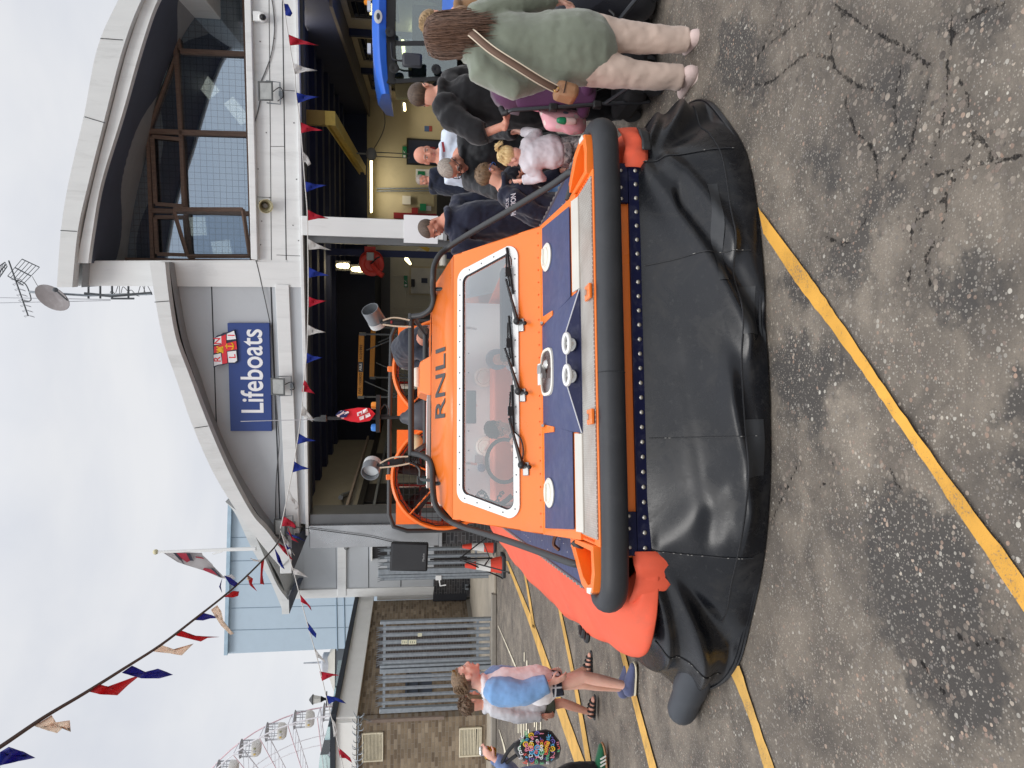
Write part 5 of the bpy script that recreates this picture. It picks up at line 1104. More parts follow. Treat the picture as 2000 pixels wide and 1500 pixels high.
    mid_ = [(1.02,.03,.50),(1.26,.10,.52),(1.37,.34,.60),(1.40,.9,.615),(1.41,2.4,.62),(1.42,4.4,.62),(1.40,6.3,.62),(1.18,7.65,.58)]
    out_ = [(1.02,.02,.46),(1.30,.09,.47),(1.515,.30,.475),(1.60,.85,.495),(1.66,2.0,.51),(1.68,4.3,.51),(1.55,6.3,.51),(1.3,7.75,.5)]
    low = [(1.02,.02,.44),(1.31,.09,.44),(1.53,.30,.44),(1.59,.84,.42),(1.62,2.0,.40),(1.64,4.2,.39),(1.54,6.2,.39),(1.28,7.7,.39)]
    for sg in (-1, 1):
        pull = lambda x, y: x if sg < 0 else lerp(.9, x, lerp(.62, .9, smoothstep(.2, 3, y)))
        f = lambda L: cr([(sg*pull(x, y) if x > 1.19 or y < .3 else sg*x, y, z) for x, y, z in L], 10); A, Bq, Cq, Dq = map(f, (inn, mid_, out_, low)); rows2 = []
        for i in range(len(A)):
            c = cr([A[i], A[i].lerp(Bq[i], .5), Bq[i], Cq[i], Dq[i]], 4); s_ = A[i].y
            rows2.append([p+Vector((sg*(.012*sin(s_*7+j*.3)+.02*noise.noise(Vector((s_*2.2, j*.25, sg))))*sin(pi*j/(len(c)-1)), 0, .01*sin(s_*5.3)*sin(pi*j/(len(c)-1)))) for j, p in enumerate(c)])
        mb = MB(); mb.grid(rows2); bag = mb.build('side_bag', CLOTHO, HV, ang=180, solid=.004)
        mb = MB(); mb.tube([Vector((sg*1.195, y, .722)) for y in (.4, 1, 2, 3, 4, 5, 6, 6.9)], (.012), 6); mb.build('bag_rail', M('grey bag rail', (92, 92, 104), .5), bag)
        mb = MB()
        for k in range(70): mb.box((sg*1.2, .45+k*.09, .733), (.012, .035, .006))
        o = mb.build('rail_rivets', M('bolt steel', (196, 192, 182)), bag); o['kind'] = 'stuff'
        # orange collar cloth at the bow corner
        mb = MB(); R0 = []
        for i in range(9):
            a = i/8; R0.append([Vector((sg*(.97+.26*a), .015+.10*a*a+.014*sin(a*14+t*2)-.015*sin(pi*t), .56-(.19 if sg < 0 else .125)*t-.0*a+.01*sin(a*9))) for t in [j/6 for j in range(7)]])
        mb.grid(R0); mb.build('corner_collar', CLOTHO, HV, ang=180, solid=.006)
        if sg > 0:
            mb = MB(); mb.grid([[Vector((1.06+.16*i/6, .008+.09*(i/6)**2-.012+.006*sin(i*2+j), .475-.05*j/4)) for j in range(5)] for i in range(7)]); mb.build('corner_patch', M('repair patch rubber', (38, 40, 43)), HV, solid=.006, ang=180)
    # black cleats on the left bag
    for q in ((1125,1196),(1137,1209)):
        p = hz(*q, .55); p = Vector((-1.625, lerp(p.y, 1.3, .3), .50)); mb = MB(); mb.tube(cr([p+Vector((0, -.06, .02)), p+Vector((-.05, -.03, .02)), p+Vector((-.05, .03, .02)), p+Vector((0, .06, .02))], 4), .014, 6); mb.build('cleat', BLACKM, HV)
    # --- hull front, rivet strip
    mb = MB(); mb.bb((-1.0, .045, .52), (1.0, .6, .70)); mb.build('bow_plate', ORANGE, HV)
    mb = MB(); mb.prism([(-.985, .025, .475), (-.985, .02, .545), (-.985, .044, .545), (-.985, .044, .475)], (1.97, 0, 0)); rs = mb.build('rivet_strip', NAVYGL, HV, bevel=.003)
    for sg in (-1, 1):
        mb = MB(); mb.bb((sg*.78, .018, .548), (sg*.99, .044, .62)); mb.build('strip_end_plate', NAVYGL, HV, bevel=.003)
        for k in (.8, .86, .95): 
            mb = MB(); mb.ell((sg*k, .017, .585), (.009, .005, .009), nu=8, nv=5); mb.build('bolt', BOLT, HV)
    for k in range(27):
        mb = MB(); x = -.955+k*1.91/26; mb.ell((x, .021, .508), (.0115, .006, .0115), nu=10, nv=6); mb.build('bolt', BOLT, rs)
    for x in (-.28, .27): mb = MB(); mb.bb((x-.028, .038, .60), (x+.028, .043, .622)); mb.build('hull_tag', WHITEP, HV)
    # --- bow fender
    path = [(-1.12,.40,.664),(-1.20,.27,.664),(-1.225,.15,.664),(-1.17,.045,.664),(-1.05,.01,.664),(-.8,.0,.664),(-.4,0,.664),(0,0,.664),(.4,0,.664),(.8,0,.664),(1.05,.01,.664),(1.17,.045,.664),(1.225,.15,.664),(1.20,.27,.664),(1.12,.40,.664)]
    P = cr(path, 8); R_ = []
    for i in range(len(P)):
        e = min(i, len(P)-1-i)/12; k = smoothstep(-.4, 1, e); R_.append((.056*max(.5, k), .068*max(.55, k)))
    mb = MB(); mb.tube(P, R_, 16, up=(0, 0, 1)); fd = mb.build('bow_fender', RUBBER, HV, ang=60)
    for x in (-.10,): mb = MB(); mb.tube([Vector((x, -.057*cos(a), .664+.069*sin(a))) for a in [k*.2-1.5 for k in range(16)]], .002, 4); mb.build('fender_joint', SEAL, fd)
    # orange corner pockets
    for sg in (-1, 1):
        o = [(.945,.07),(1.08,.055),(1.17,.09),(1.195,.18),(1.17,.33),(1.0,.58),(.955,.60)]; c = Vector((1.035, .28, 0))
        inn_ = [(.975,.11),(1.07,.10),(1.135,.13),(1.15,.19),(1.125,.30),(.99,.49),(.975,.49)]
        O = cr(o+[o[0]], 5)[:-1] if False else [Vector((a, b, 0)) for a, b in o]; I = [Vector((a, b, 0)) for a, b in inn_]
        mir = lambda v, z: Vector((sg*v.x, v.y, z)); m = len(O)
        mb = MB(); mb.grid([[mir(v, .66) for v in O], [mir(v, .757) for v in O], [mir(v, .757) for v in I], [mir(v, .60) for v in I]], closed=True); pk = mb.build('bow_corner', ORANGE, HV, bevel=.004)
        mb = MB(); mb.add([mir(v, .602) for v in I], [tuple(range(m))]); mb.build('corner_floor', DKORANGE, pk)
        mb = MB(); mb.prism([(sg*1.15,.10,.752),(sg*1.185,.13,.752),(sg*1.19,.2,.752),(sg*1.165,.2,.752)], (0, 0, .008)); mb.build('bare_patch', M('chipped white', (220, 218, 210), .6), pk)
    # --- bow deck
    TR = NT('checker tread plate'); v = TR.coord('Object', (1, 1, 1), (0, 0, radians(45))); sp = TR.n('SeparateXYZ'); TR.l(v, sp.inputs[0])
    fx = TR.math('FRACT', TR.math('MULTIPLY', sp.outputs[0], 62)); fy = TR.math('FRACT', TR.math('MULTIPLY', sp.outputs[1], 62)); ch = TR.n('TexChecker'); ch.inputs['Scale'].default_value = 62; TR.l(v, ch.inputs[0])
    b1 = TR.math('MULTIPLY', TR.math('LESS_THAN', TR.math('ABSOLUTE', TR.math('SUBTRACT', fx, .5)), .17), TR.math('LESS_THAN', TR.math('ABSOLUTE', TR.math('SUBTRACT', fy, .5)), .40))
    b2 = TR.math('MULTIPLY', TR.math('LESS_THAN', TR.math('ABSOLUTE', TR.math('SUBTRACT', fy, .5)), .17), TR.math('LESS_THAN', TR.math('ABSOLUTE', TR.math('SUBTRACT', fx, .5)), .40))
    bar = TR.math('ADD', TR.math('MULTIPLY', b1, ch.outputs['Fac']), TR.math('MULTIPLY', b2, TR.math('SUBTRACT', 1, ch.outputs['Fac']))); nz = TR.noise(v, 7, 6, .7)
    TR.l(TR.mix(TR.mr(nz, .4, .7, 0, .7), TR.mix(bar, (.40, .37, .33), (.70, .68, .63)), (.32, .28, .24)), TR.b.inputs['Base Color']); TR.set(Roughness=.45, Metallic=.35); TR.bump(bar, .8, .004)
    zd = lambda s: .748 if s < .34 else lerp(.762, .845, (s-.34)/.60)
    def dk(x, s, up=0.): return Vector((x, s, zd(s)+up))
    mb = MB(); mb.hexa([(-.945,.0,.70),(.945,.0,.70),(.945,.34,.60),(-.945,.34,.60),(-.945,.0,.740),(.945,.0,.740),(.945,.34,.742),(-.945,.34,.742)]); 
    mb.hexa([(-.945,.34,.60),(.945,.34,.60),(.975,.98,.60),(-.975,.98,.60),(-.945,.341,.756),(.945,.341,.756),(.975,.98,.845),(-.975,.98,.845)]); mb.build('bow_deck', ORANGE, HV, bevel=.004)
    mb = MB(); mb.prism([(-.91,.012,.742),(.91,.012,.742),(.91,.335,.744),(-.91,.335,.744)], (0, 0, .006)); tp = mb.build('tread_plate', TR.m, HV)
    mb = MB(); mb.prism([(-.90,.27,.751),(-.39,.27,.751),(-.385,.345,.772),(-.90,.345,.772)], (0, 0, .006)); mb.build('tread_lip', M('light alloy lip', (206, 202, 192), .4, .3, var=.08), tp); mb = MB(); mb.prism([(.39,.27,.751),(.90,.27,.751),(.90,.345,.772),(.385,.345,.772)], (0, 0, .006)); mb.build('tread_lip', M('light alloy lip', (206, 202, 192), .4, .3, var=.08), tp)
    for sg in (-1, 1):
        for k in range(7): mb = MB(); mb.ell((sg*.925, .10+k*.035, .744), .006, nu=6, nv=4); mb.build('deck_rivet', DKORANGE, HV)
    mk = lambda pts, up, th=.004: MB().prism([dk(x, s, up) for x, s in pts], (0, 0, th))
    for sg in (-1, 1):
        mk([(sg*.375,.41),(sg*.895,.41),(sg*.93,.90),(sg*.30,.90)], .001).build('deck_panel', NAVY, HV)
        # white screw vent
        c = dk(sg*.715, .80, .006); R = basis(Vector((0, -.138, 1))); mb = MB(); mb.lathe([(.085, 0), (.088, .008), (.075, .016), (.066, .012), (.06, .012), (.058, .02), (0, .022)], c, R, 28); vt = mb.build('screw_vent', WHITEP, HV)
        mb = MB(); mb.box(c+Vector((0, 0, .026)), (.10, .018, .014), R); mb.build('vent_grip', WHITEP, vt)
        mk([(sg*.305,.905),(sg*.36,.905),(sg*.36,.70),(sg*.33,.70)], .006, .006).build('orange_tab', ORANGE, HV)
        q = dk(sg*.315, .915, .01); mb = MB(); mb.tube([q, q+Vector((0, -.07, .012))], .009, 8); mb.build('latch_pin', STEEL, HV)
        q = Vector((sg*.315+ (.0), .13, .756)); mb = MB(); mb.bb((q.x-.038, .004, .752), (q.x+.038, .10, .768)); bt = mb.build('fender_bracket', ORANGE, HV, bevel=.004)
        mb = MB(); mb.lathe([(.016, .0), (.016, .008), (.009, .009), (0, .009)], (q.x, .06, .768), None, 12); mb.build('bolt', BOLT, bt)
    # towing wedge with two mooring rings
    a0, a1 = .385, .175; zf0, zf1 = .753, .875; s0, s1 = .27, .43
    mb = MB(); q1, q2 = hs(1108, 752, .35), hs(1107, 647, .35); zf1 = (q1.z+q2.z)/2; s1 = .35; V = [(-a0,s0,zf0),(a0,s0,zf0),(q2.x,s1,zf1),(q1.x,s1,zf1),(-.34,.93,.846),(.34,.93,.846),(-a0,s0,.70),(a0,s0,.70),(.34,.93,.70),(-.34,.93,.70)]
    mb.add(V, [(0,1,2,3),(3,2,5,4),(0,3,4),(1,5,2),(6,7,1,0),(7,8,5,1),(8,9,4,5),(9,6,0,4)]); mb.build('towing_wedge', NAVY, HV, bevel=.004)
    nf = Vector((0, -(zf1-zf0), s1-s0)).normalized(); uf = Vector((0, s1-s0, zf1-zf0)).normalized(); off = nf*.004
    mb = MB(); mb.prism([Vector(V[i])+off for i in (0, 1, 2, 3)], nf*-.003); wf = mb.build('wedge_face', NAVYGL, HV)
    mb = MB(); mb.tube([Vector(V[0])+off, Vector(V[3])+off, Vector(V[2])+off, Vector(V[1])+off], .0035, 5); mb.build('worn_edge', M('worn white edge', (200, 200, 204), .6, dirt=.5), wf)
    for x in (-.082, .088):
        c = Vector((x, (s0+s1)/2-.01, (zf0+zf1)/2))+nf*.012; Rf = Matrix((Vector((1, 0, 0)), uf, nf)).transposed()
        mb = MB(); mb.lathe([(.036, -.01), (.036, 0), (.022, .012), (.014, .03), (.018, .05)], c+uf*.012, Rf, 16); mr_ = mb.build('mooring_post', STEEL, HV)
        e = c+nf*.052-uf*.004; mb = MB(); mb.tube([e+Vector((1, 0, 0))*(.050*cos(t))+uf*(.020*sin(t)) for t in [2*pi*k/28 for k in range(28)]], .012, 10, closed=True); mb.build('mooring_ring', M('pale polished steel', (226, 226, 224), .35, .5), mr_)
    # hatch
    c = dk(-.0, .76, .0)+Vector((0, 0, .022)); R = basis(Vector((0, -.138, 1)), (0, 1, 0)); mb = MB(); sup = []
    def oval(rx, ry, up, n=36): return [c+R@Vector((rx*abs(cos(t))**.6*(1 if cos(t) > 0 else -1), ry*abs(sin(t))**.6*(1 if sin(t) > 0 else -1), up)) for t in [2*pi*k/n for k in range(n)]]
    mb.grid([oval(.142,.112,-.01), oval(.142,.112,.012), oval(.125,.097,.014), oval(.125,.097,.0)], closed=True); ht = mb.build('hatch', WHITEP, HV)
    mb = MB(); o = oval(.124,.096,.008); mb.add(o, [tuple(range(len(o)))]); mb.build('hatch_glass', M('brown tinted hatch', (70, 44, 40), .15, coat=.6), ht)
    mb = MB(); mb.box(c+R@Vector((.02, .04, .03)), (.05, .07, .03), R); mb.box(c+R@Vector((-.02, .02, .022)), (.03, .03, .025), R); mb.lathe([(.03, .008), (.03, .016), (.018, .03), (0, .034)], c+R@Vector((.045, -.01, 0)), R, 12); mb.build('hatch_latch', STEEL, ht)
    mb = MB(); mb.box(c+R@Vector((0, .128, .012)), (.13, .04, .012), R); mb.build('hatch_hinge', WHITE, ht)
    # --- cabin
    A0 = [(-.97, 0), (.97, 0), (.905, .74), (-.905, .74)]   # front panel, (u, h) along the slope
    wb, wt, h0, h1, rc = .885, .80, .185, .695, .085
    def rrect(b, t_, y0, y1, r, n=8):
        pts = []
        for (cx, cy, a0_) in ((b-r, y0+r, -90), (t_-r, y1-r, 0), (-(t_-r), y1-r, 90), (-(b-r), y0+r, 180)):
            for k in range(n+1): a = radians(a0_+90*k/n); pts.append((cx+r*cos(a), cy+r*sin(a)))
        return pts
    w_o = rrect(wb, wt, h0, h1, rc); w_i = rrect(wb-.052, wt-.052, h0+.045, h1-.045, rc-.03)
    def outer(pts):
        res = []
        c0 = (0, .42)
        for u, h in pts:
            du, dh = u-c0[0], h-c0[1]; t = 99
            for (x1, y1), (x2, y2) in zip(A0, A0[1:]+A0[:1]):
                den = du*(y2-y1)-dh*(x2-x1)
                if abs(den) < 1e-9: continue
                k = ((x1-c0[0])*(y2-y1)-(y1-c0[1])*(x2-x1))/den; q = ((x1-c0[0])*dh-(y1-c0[1])*du)/den
                if k > 0 and -1e-6 <= q <= 1+1e-6: t = min(t, k)
            res.append((c0[0]+du*t, c0[1]+dh*t))
        return res
    def insert(pts):   # make sure corners of the panel are hit
        return pts
    oo = outer(w_o); 
    for cnr in A0:
        i = min(range(len(oo)), key=lambda j: hypot(oo[j][0]-cnr[0], oo[j][1]-cnr[1])); oo[i] = cnr
    mb = MB(); mb.grid([[fpt(*p) for p in oo], [fpt(*p) for p in w_i], [fpt(*p, -.03) for p in w_i]], closed=True); cab = mb.build('cabin_front', ORANGE, HV, ang=25)
    mb = MB(); mb.grid([[fpt(*p, .002) for p in w_o], [fpt(*p, .012) for p in w_o], [fpt(*p, .012) for p in w_i], [fpt(*p, -.005) for p in w_i]], closed=True); wfm = mb.build('windscreen_frame', WHITE, cab)
    mb = MB(); mb.add([fpt(*p, .0) for p in w_i], [tuple(range(len(w_i)))]); mb.build('windscreen', glass_mat('windscreen glass', (.93, .95, .95), alpha=.105, col=(.82, .86, .87)), wfm)
    mb = MB(); g = [fpt(*p, .004) for p in w_i]; mb.tube(g, .008, 5, closed=True); mb.build('window_seal', SEAL, wfm)
    peri = []
    for k in range(0, len(w_o), 1): peri.append(((w_o[k][0]+w_i[k][0])/2, (w_o[k][1]+w_i[k][1])/2))
    L = [0]; 
    for a, b in zip(peri, peri[1:]+peri[:1]): L.append(L[-1]+hypot(b[0]-a[0], b[1]-a[1]))
    for k in range(38):
        d = L[-1]*k/38; i = max(j for j in range(len(peri)) if L[j] <= d); t = (d-L[i])/(L[i+1]-L[i]); a = peri[i]; b = peri[(i+1) % len(peri)]
        mb = MB(); mb.ell(fpt(lerp(a[0], b[0], t), lerp(a[1], b[1], t), .013), .0055, nu=6, nv=4); mb.build('frame_screw', M('screw grey', (120, 120, 120), .4, .6), wfm)
    for k in range(24):
        mb = MB(); mb.ell(fpt(-.93+k*1.86/23, .035, .001), (.006, .006, .003), nu=6, nv=4); mb.build('panel_rivet', DKORANGE, cab)
    Tl, Tr = fpt(-.905, .74), fpt(.905, .74)
    rf = Vector((0, 1.80, 1.508)); rl, rr_ = Vector((-.755, 1.80, 1.508)), Vector((.755, 1.80, 1.508)); be = 3.7
    mb = MB(); mb.add([Tl, Tr, rr_, rl], [(0, 1, 2, 3)]); br = mb.build('brow', ORANGE, HV, solid=.006)
    bn = (Tr-Tl).cross(rl-Tl).normalized(); bn = bn if bn.y < 0 else -bn; bu = (rf-(Tl+Tr)/2).normalized(); cc = (Tl+Tr+rl+rr_)/4
    text('RNLI', .235, cc+Vector((.03, 0, 0))+bu*.015+bn*.007, (1, 0, 0), bu, M('dark lettering vinyl', (58, 58, 60), .5), br, 'lettering', .008, .0015, width=.50)
    sd = MB()
    for sg in (-1, 1):
        T = Tl if sg < 0 else Tr; r_ = rl if sg < 0 else rr_; bt = fpt(sg*.97, 0)
        sd.add([bt, T, Vector((sg*.905, be, T.z)), Vector((sg*.97, be, bt.z))], [(0, 1, 2, 3)]) if False else None
        mb = MB(); mb.add([T, r_, Vector((r_.x, be, r_.z)), Vector((sg*.905, be, T.z))], [(0, 1, 2, 3)]); mb.build('roof_chamfer', ORANGE, HV, solid=.006)
        mb = MB(); w0 = lambda y, f: Vector((sg*lerp(.97, .905, f), y, lerp(bt.z, T.z, f)))
        sy = lambda f: lerp(bt.y, T.y, f)
        mb.add([w0(sy(0), 0), w0(sy(.25), .25), w0(be, .25), w0(be, 0)], [(0, 1, 2, 3)]); mb.add([w0(sy(.9), .9), w0(sy(1), 1), w0(be, 1), w0(be, .9)], [(0, 1, 2, 3)])
        for ya, yb in ((0, .10), (2.15, 2.23)):
            mb.add([w0(sy(.25)+ya, .25), w0(sy(.9)+ya, .9), w0(sy(.9)+yb, .9), w0(sy(.25)+yb, .25)], [(0, 1, 2, 3)])
        s_ = mb.build('cabin_side', ORANGE, HV, solid=.012)
        mb = MB(); mb.add([w0(sy(.25), .25), w0(sy(.9), .9), w0(be, .9), w0(be, .25)], [(0, 1, 2, 3)]); mb.build('side_window', glass_mat('cabin side glass', (.96, .97, .98), alpha=.04), s_)
        mb = MB(); mb.bb((sg*.955, 1.0, .60), (sg*.975, 6.8, .835)); mb.build('hull_side', ORANGE, HV)
        mb = MB(); mb.prism([(sg*.978,.60,.705),(sg*1.19,.42,.705),(sg*1.19,6.9,.705),(sg*.978,6.9,.705)], (0, 0, .02)); nd = mb.build('side_deck', NAVY, HV)
        r = random.Random(4); 
        for k in range(26): mb = MB(); mb.ell((sg*(1.0+.16*r.random()), .6+k*.11, .726), .005, nu=5, nv=4); mb.build('deck_rivet', M('pale rivet', (170, 172, 184), .5), nd)
        if sg < 0:
            for k, (dx, ln) in enumerate(((.0, .09), (.015, .05), (.0, .08), (.012, .05))): mb = MB(); mb.bb((-1.06+dx, 2.35+k*.14, .727), (-1.0, 2.35+k*.14+ln, .729)); mb.build('deck_lettering', M('sign white', (240, 240, 242)), nd)
            mb = MB(); p = hz(1092, 1058, .73); mb.tube(cr([p+Vector((-.05, 0, .0)), p+Vector((-.02, .02, .03)), p+Vector((.03, -.02, .03)), p+Vector((.06, -.04, 0))], 3), .012, 5); mb.build('deck_cleat', M('brown bronze', (96, 60, 44), .4, .5), nd)
    mb = MB(); zr_ = rl.z
    for x0, x1, y0, y1 in ((rl.x, rr_.x, rl.y, 2.0), (rl.x, rr_.x, 2.86, be), (rl.x, -.70, 2.0, 2.86), (-.04, .32, 2.0, 2.86), (.70, rr_.x, 2.0, 2.86)): mb.add([(x0, y0, zr_), (x1, y0, zr_), (x1, y1, zr_), (x0, y1, zr_)], [(0, 1, 2, 3)])
    rf_ = mb.build('roof', ORANGE, HV, solid=.008)
    # roof fairing, deck slats and lamp
    mb = MB(); mb.hexa([(-.02,2.1,1.513),(.30,2.1,1.513),(.30,2.7,1.513),(-.02,2.7,1.513),(.02,2.2,1.60),(.26,2.2,1.60),(.26,2.65,1.62),(.02,2.65,1.62)]); rfm = mb.build('roof_fairing', ORANGE, HV, bevel=.01)
    mb = MB(); mb.limb([(.10,2.3,1.625),(.2,2.3,1.625)], [.03,.03], 10); mb.build('roof_lamp', WHITEP, rfm)
    for k, (x0, x1, m, z) in enumerate(((-.72,-.02,STEEL,1.515), (-.72,-.02,WHITE,1.515), (-.72,-.02,DKORANGE,1.515))): mb = MB(); mb.bb((x0, 2.02+k*.3, z), (x1, 2.09+k*.3, z+.03)); mb.build('roof_slat', m, rf_, bevel=.004)
    # cabin interior
    GI = M('pale grey cabin lining', (214, 216, 214), .6, var=.03); mb = MB(); mb.bb((-.9, 2.9, .62), (.9, 2.96, 1.49)); bk = mb.build('bulkhead', GI, HV)
    mb = MB(); mb.bb((-.95, 1.0, .60), (.95, 3.0, .63)); mb.build('cabin_floor', M('pale cabin floor', (196, 198, 200), .7), HV)
    for q in ((945,737),(948,872)):
        p = hs(*q, 2.89); mb = MB(); mb.lathe([(.088, 0), (.088, .012), (.07, .02), (.06, .014), (.055, .024), (0, .026)], p, basis((0, -1, 0)), 26); vt = mb.build('screw_vent', WHITEP, bk); mb = MB(); mb.box(p+Vector((0, -.03, 0)), (.09, .016, .018), Matrix.Rotation(.5, 3, 'Y')); mb.build('vent_grip', WHITEP, vt)
    p = hs(935, 897, 2.89); mb = MB(); mb.box(p, (.07, .03, .07)); mb.build('switch_box', M('grey switch', (150, 150, 150), .5), bk); p = hs(940, 914, 2.89); mb = MB(); mb.lathe([(.035, 0), (.035, .05), (.02, .06), (0, .06)], p, basis((0, -1, 0)), 14); mb.build('knob', M('blue grey knob', (80, 90, 120), .5), bk)
    for k in range(16): mb = MB(); mb.ell(hs(915+ (k % 2)*50, 690+k*19, 2.895), .007, nu=5, nv=4); mb.build('bulkhead_rivet', M('screw grey', (120, 120, 120)), bk)
    a = hs(963, 980, 2.6); b = hs(1010, 700, 2.6); mb = MB(); mb.bb((a.x, 2.55, .7), (b.x, 2.88, a.z)); st = mb.build('rear_bench', M('salmon orange bench', (222, 128, 102), .6), HV, bevel=.02)
    a = hs(968, 560, 1.9); mb = MB(); mb.bb((.2, 1.62, .70), (.88, 1.75, 1.02)); mb.bb((-.88, 1.3, .70), (-.4, 1.42, .90)); mb.build('dashboard', M('dark dash', (40, 42, 46), .6), HV, bevel=.02)
    p = hs(915, 795, 1.75); mb = MB(); mb.box(p, (.24, .03, .11)); mb.tube([p, p+Vector((0, .0, .16))], .012, 6); mb.build('visor_screen', M('dark screen', (52, 56, 62), .35), HV, bevel=.03)
    mb = MB(); mb.bb((-.55, 1.62, 1.30), (.55, 1.66, 1.36)); mb.build('sun_visor', M('dark tint band', (50, 54, 58), .4), HV, bevel=.02)
    mb = MB(); c0 = hs(985, 900, 1.6); mb.tube([c0+Vector((.15*cos(t), .05*sin(t), .12*sin(t))) for t in [2*pi*k/26 for k in range(26)]], .014, 7, closed=True); mb.build('steering_wheel', BLACKM, HV)
    mb = MB(); mb.tube([hs(930+.9*k, 975-14*sin(k*.13)+4*cos(k*1.3), 1.62)+Vector((0, 0, .012*sin(k*1.3))) for k in range(60)], .006, 5); mb.tube(cr([hs(925, 990, 1.6), hs(940, 975, 1.6), hs(975, 985, 1.6), hs(1000, 968, 1.6)], 6), .02, 6); mb.build('coiled_cable', M('dark grey cable', (44, 46, 50), .6), HV)
    for y in (905, 790, 640): mb = MB(); q = hs(905, y, 2.2); mb.tube([q, q+Vector((0, .0, -.05)), hs(930, y+2, 2.4)], .01, 5); mb.build('grab_rail', STEEL, HV)
    # wipers
    WB = M('wiper black', (24, 24, 26), .4)
    for pv, ae, b0, b1 in (((1019,908),(994,817),(1003,846),(1000,752)), ((1013,764),(986,680),(1002,716),(994,617)), ((1010,627),(988,545),(1002,574),(990,484))):
        p = hf(*pv, .025); w = thing if False else None
        mb = MB(); mb.tube([p, hf((pv[0]+ae[0])/2, (pv[1]+ae[1])/2, .05), hf(*ae, .045)], [.016, .011, .008], 6); ar = mb.build('wiper_arm', WB, HV)
        mb = MB(); a, b = hf(*b0, .022), hf(*b1, .022); mb.tube([a, b], (.010), 5); mb.tube([a.lerp(b, .15)+FN*.02, a.lerp(b, .5)+FN*.035, a.lerp(b, .85)+FN*.02], .006, 5); mb.box(a.lerp(b, .45)+FN*.03, (.06, .02, .03)); mb.build('wiper_blade', WB, ar)
        mb = MB(); mb.ell(p, (.026, .03, .026)); mb.tube([p, hf(pv[0]+14, pv[1]+4, .04)], .008, 6); mb.ell(hf(pv[0]+15, pv[1]+4, .04), .014); mb.build('wiper_pivot', BLACK, ar)
        q = hf(pv[0]+8, pv[1]+8, .008); Rf = Matrix((Vector((1, 0, 0)), FU, FN)).transposed(); mb = MB(); mb.box(q, (.085, .045, .012), Rf); mb.build('wiper_plate', STEEL, ar, bevel=.006)
    mb = MB(); mb.tube(cr([hf(1000,840,.02), hf(1016,855,.02), hf(1022,880,.02), hf(1018,905,.02)], 5), .005, 5); mb.build('washer_hose', BLACK, HV)
    # --- tubular guard frame
    TB = M('black powder tube', (44, 46, 48), .45, var=.08)
    sx = lambda x: lerp(.48, 1.62, max(0, min(1, (1120-x)/(1120-880))))
    lp = [(1146,1066),(1145,1086),(1137,1100),(1122,1101),(1100,1094),(1060,1080),(1000,1059),(940,1040),(905,1029),(882,1019),(862,1003),(850,984),(846,960)]
    rp = [(1122,356),(1122,343),(1113,337),(1101,345),(1080,360),(1040,384),(990,414),(940,443),(900,467),(876,483),(858,499),(848,520),(846,545)]
    for P_, mid_p, sg in ((lp, [(845,930),(844,912),(838,898),(822,889),(806,886)], -1), (rp, [(846,570),(847,588),(841,604),(825,615),(806,618)], 1)):
        pts = [hs(x, y, sx(x)) for x, y in P_]; pts[0] = Vector((sg*.965, .50, .76)); 
        pts += [hs(x, y, lerp(1.72, 1.9, k/4)) for k, (x, y) in enumerate(mid_p)]
        mb = MB(); mb.tube(cr(pts, 5), .021, 10); mb.build('guard_tube', TB, HV)
    a, b = hs(803, 890, 1.92), hs(803, 613, 1.92); mb = MB(); mb.tube([a, b], .023, 10); mb.build('guard_crossbar', TB, HV)
    mb = MB(); a2, b2 = hs(831, 870, 2.7), hs(831, 652, 2.7); mb.tube([a2, b2, ], .024, 10); mb.build('guard_crossbar', TB, HV)
    mb = MB(); mb.tube([hs(806, 886, 1.9), hs(831, 868, 2.7)], .018, 8); mb.tube([hs(806, 618, 1.9), hs(831, 652, 2.7)], .018, 8); mb.build('guard_tube', TB, HV)
    for y, yb in ((945, 943), (565, 564)):
        t_ = hs(846, y, 1.72); b_ = Vector((t_.x, 1.68, 1.45)); b_ = hs(875, yb, 1.62)
        mb = MB(); mb.tube([t_, b_], .014, 8); sp_ = mb.build('guard_post', TB, HV)
        mb = MB(); mb.lathe([(0, .012), (.045, .012), (.048, 0), (.048, -.012)], b_, basis(bn), 18); 
        mb.build('post_flange', BLACKM, sp_)
        for k in range(4): mb = MB(); a_ = k*pi/2+.6; q = basis(bn)@Vector((.033*cos(a_), .033*sin(a_), .013)); mb.ell(b_+q, .006, nu=6, nv=4); mb.build('flange_screw', BOLT, sp_)
    # search lights
    def searchlight(c, ax, px, nm, ln):
        R = basis(ax); mb = MB(); prof = [(.0, -.10), (.05, -.10), (.062, -.085), (.066, -.03), (.066, ln), (.062, ln), (.060, -.02), (0, -.035)]
        mb.lathe(prof, c, R, 26); s_ = mb.build('searchlight', M('grey lamp shell', (124, 128, 132), .35, .4), HV)
        mb = MB(); mb.lathe([(.0, -.02), (.058, -.015)], c, R, 20); mb.build('lamp_lens', M('lamp lens', (196, 200, 202), .15), s_)
        mb = MB(); mb.lathe([(.0665, -.085), (.068, -.09), (.068, -.045), (.0665, -.045)], c, R, 20, closed=True); mb.build('label_band', M('grey label', (186, 188, 188), .5), s_)
        q = [hs(x, y, 1.92) for x, y in px]; mb = MB(); mb.tube([c+R@Vector((0, 0, -.06))]+q, .014, 6); mb.limb([q[0].lerp(q[-1], .15), q[0].lerp(q[-1], .75)], [.026, .022], 8); mb.build('lamp_arm', BLACKM, s_)
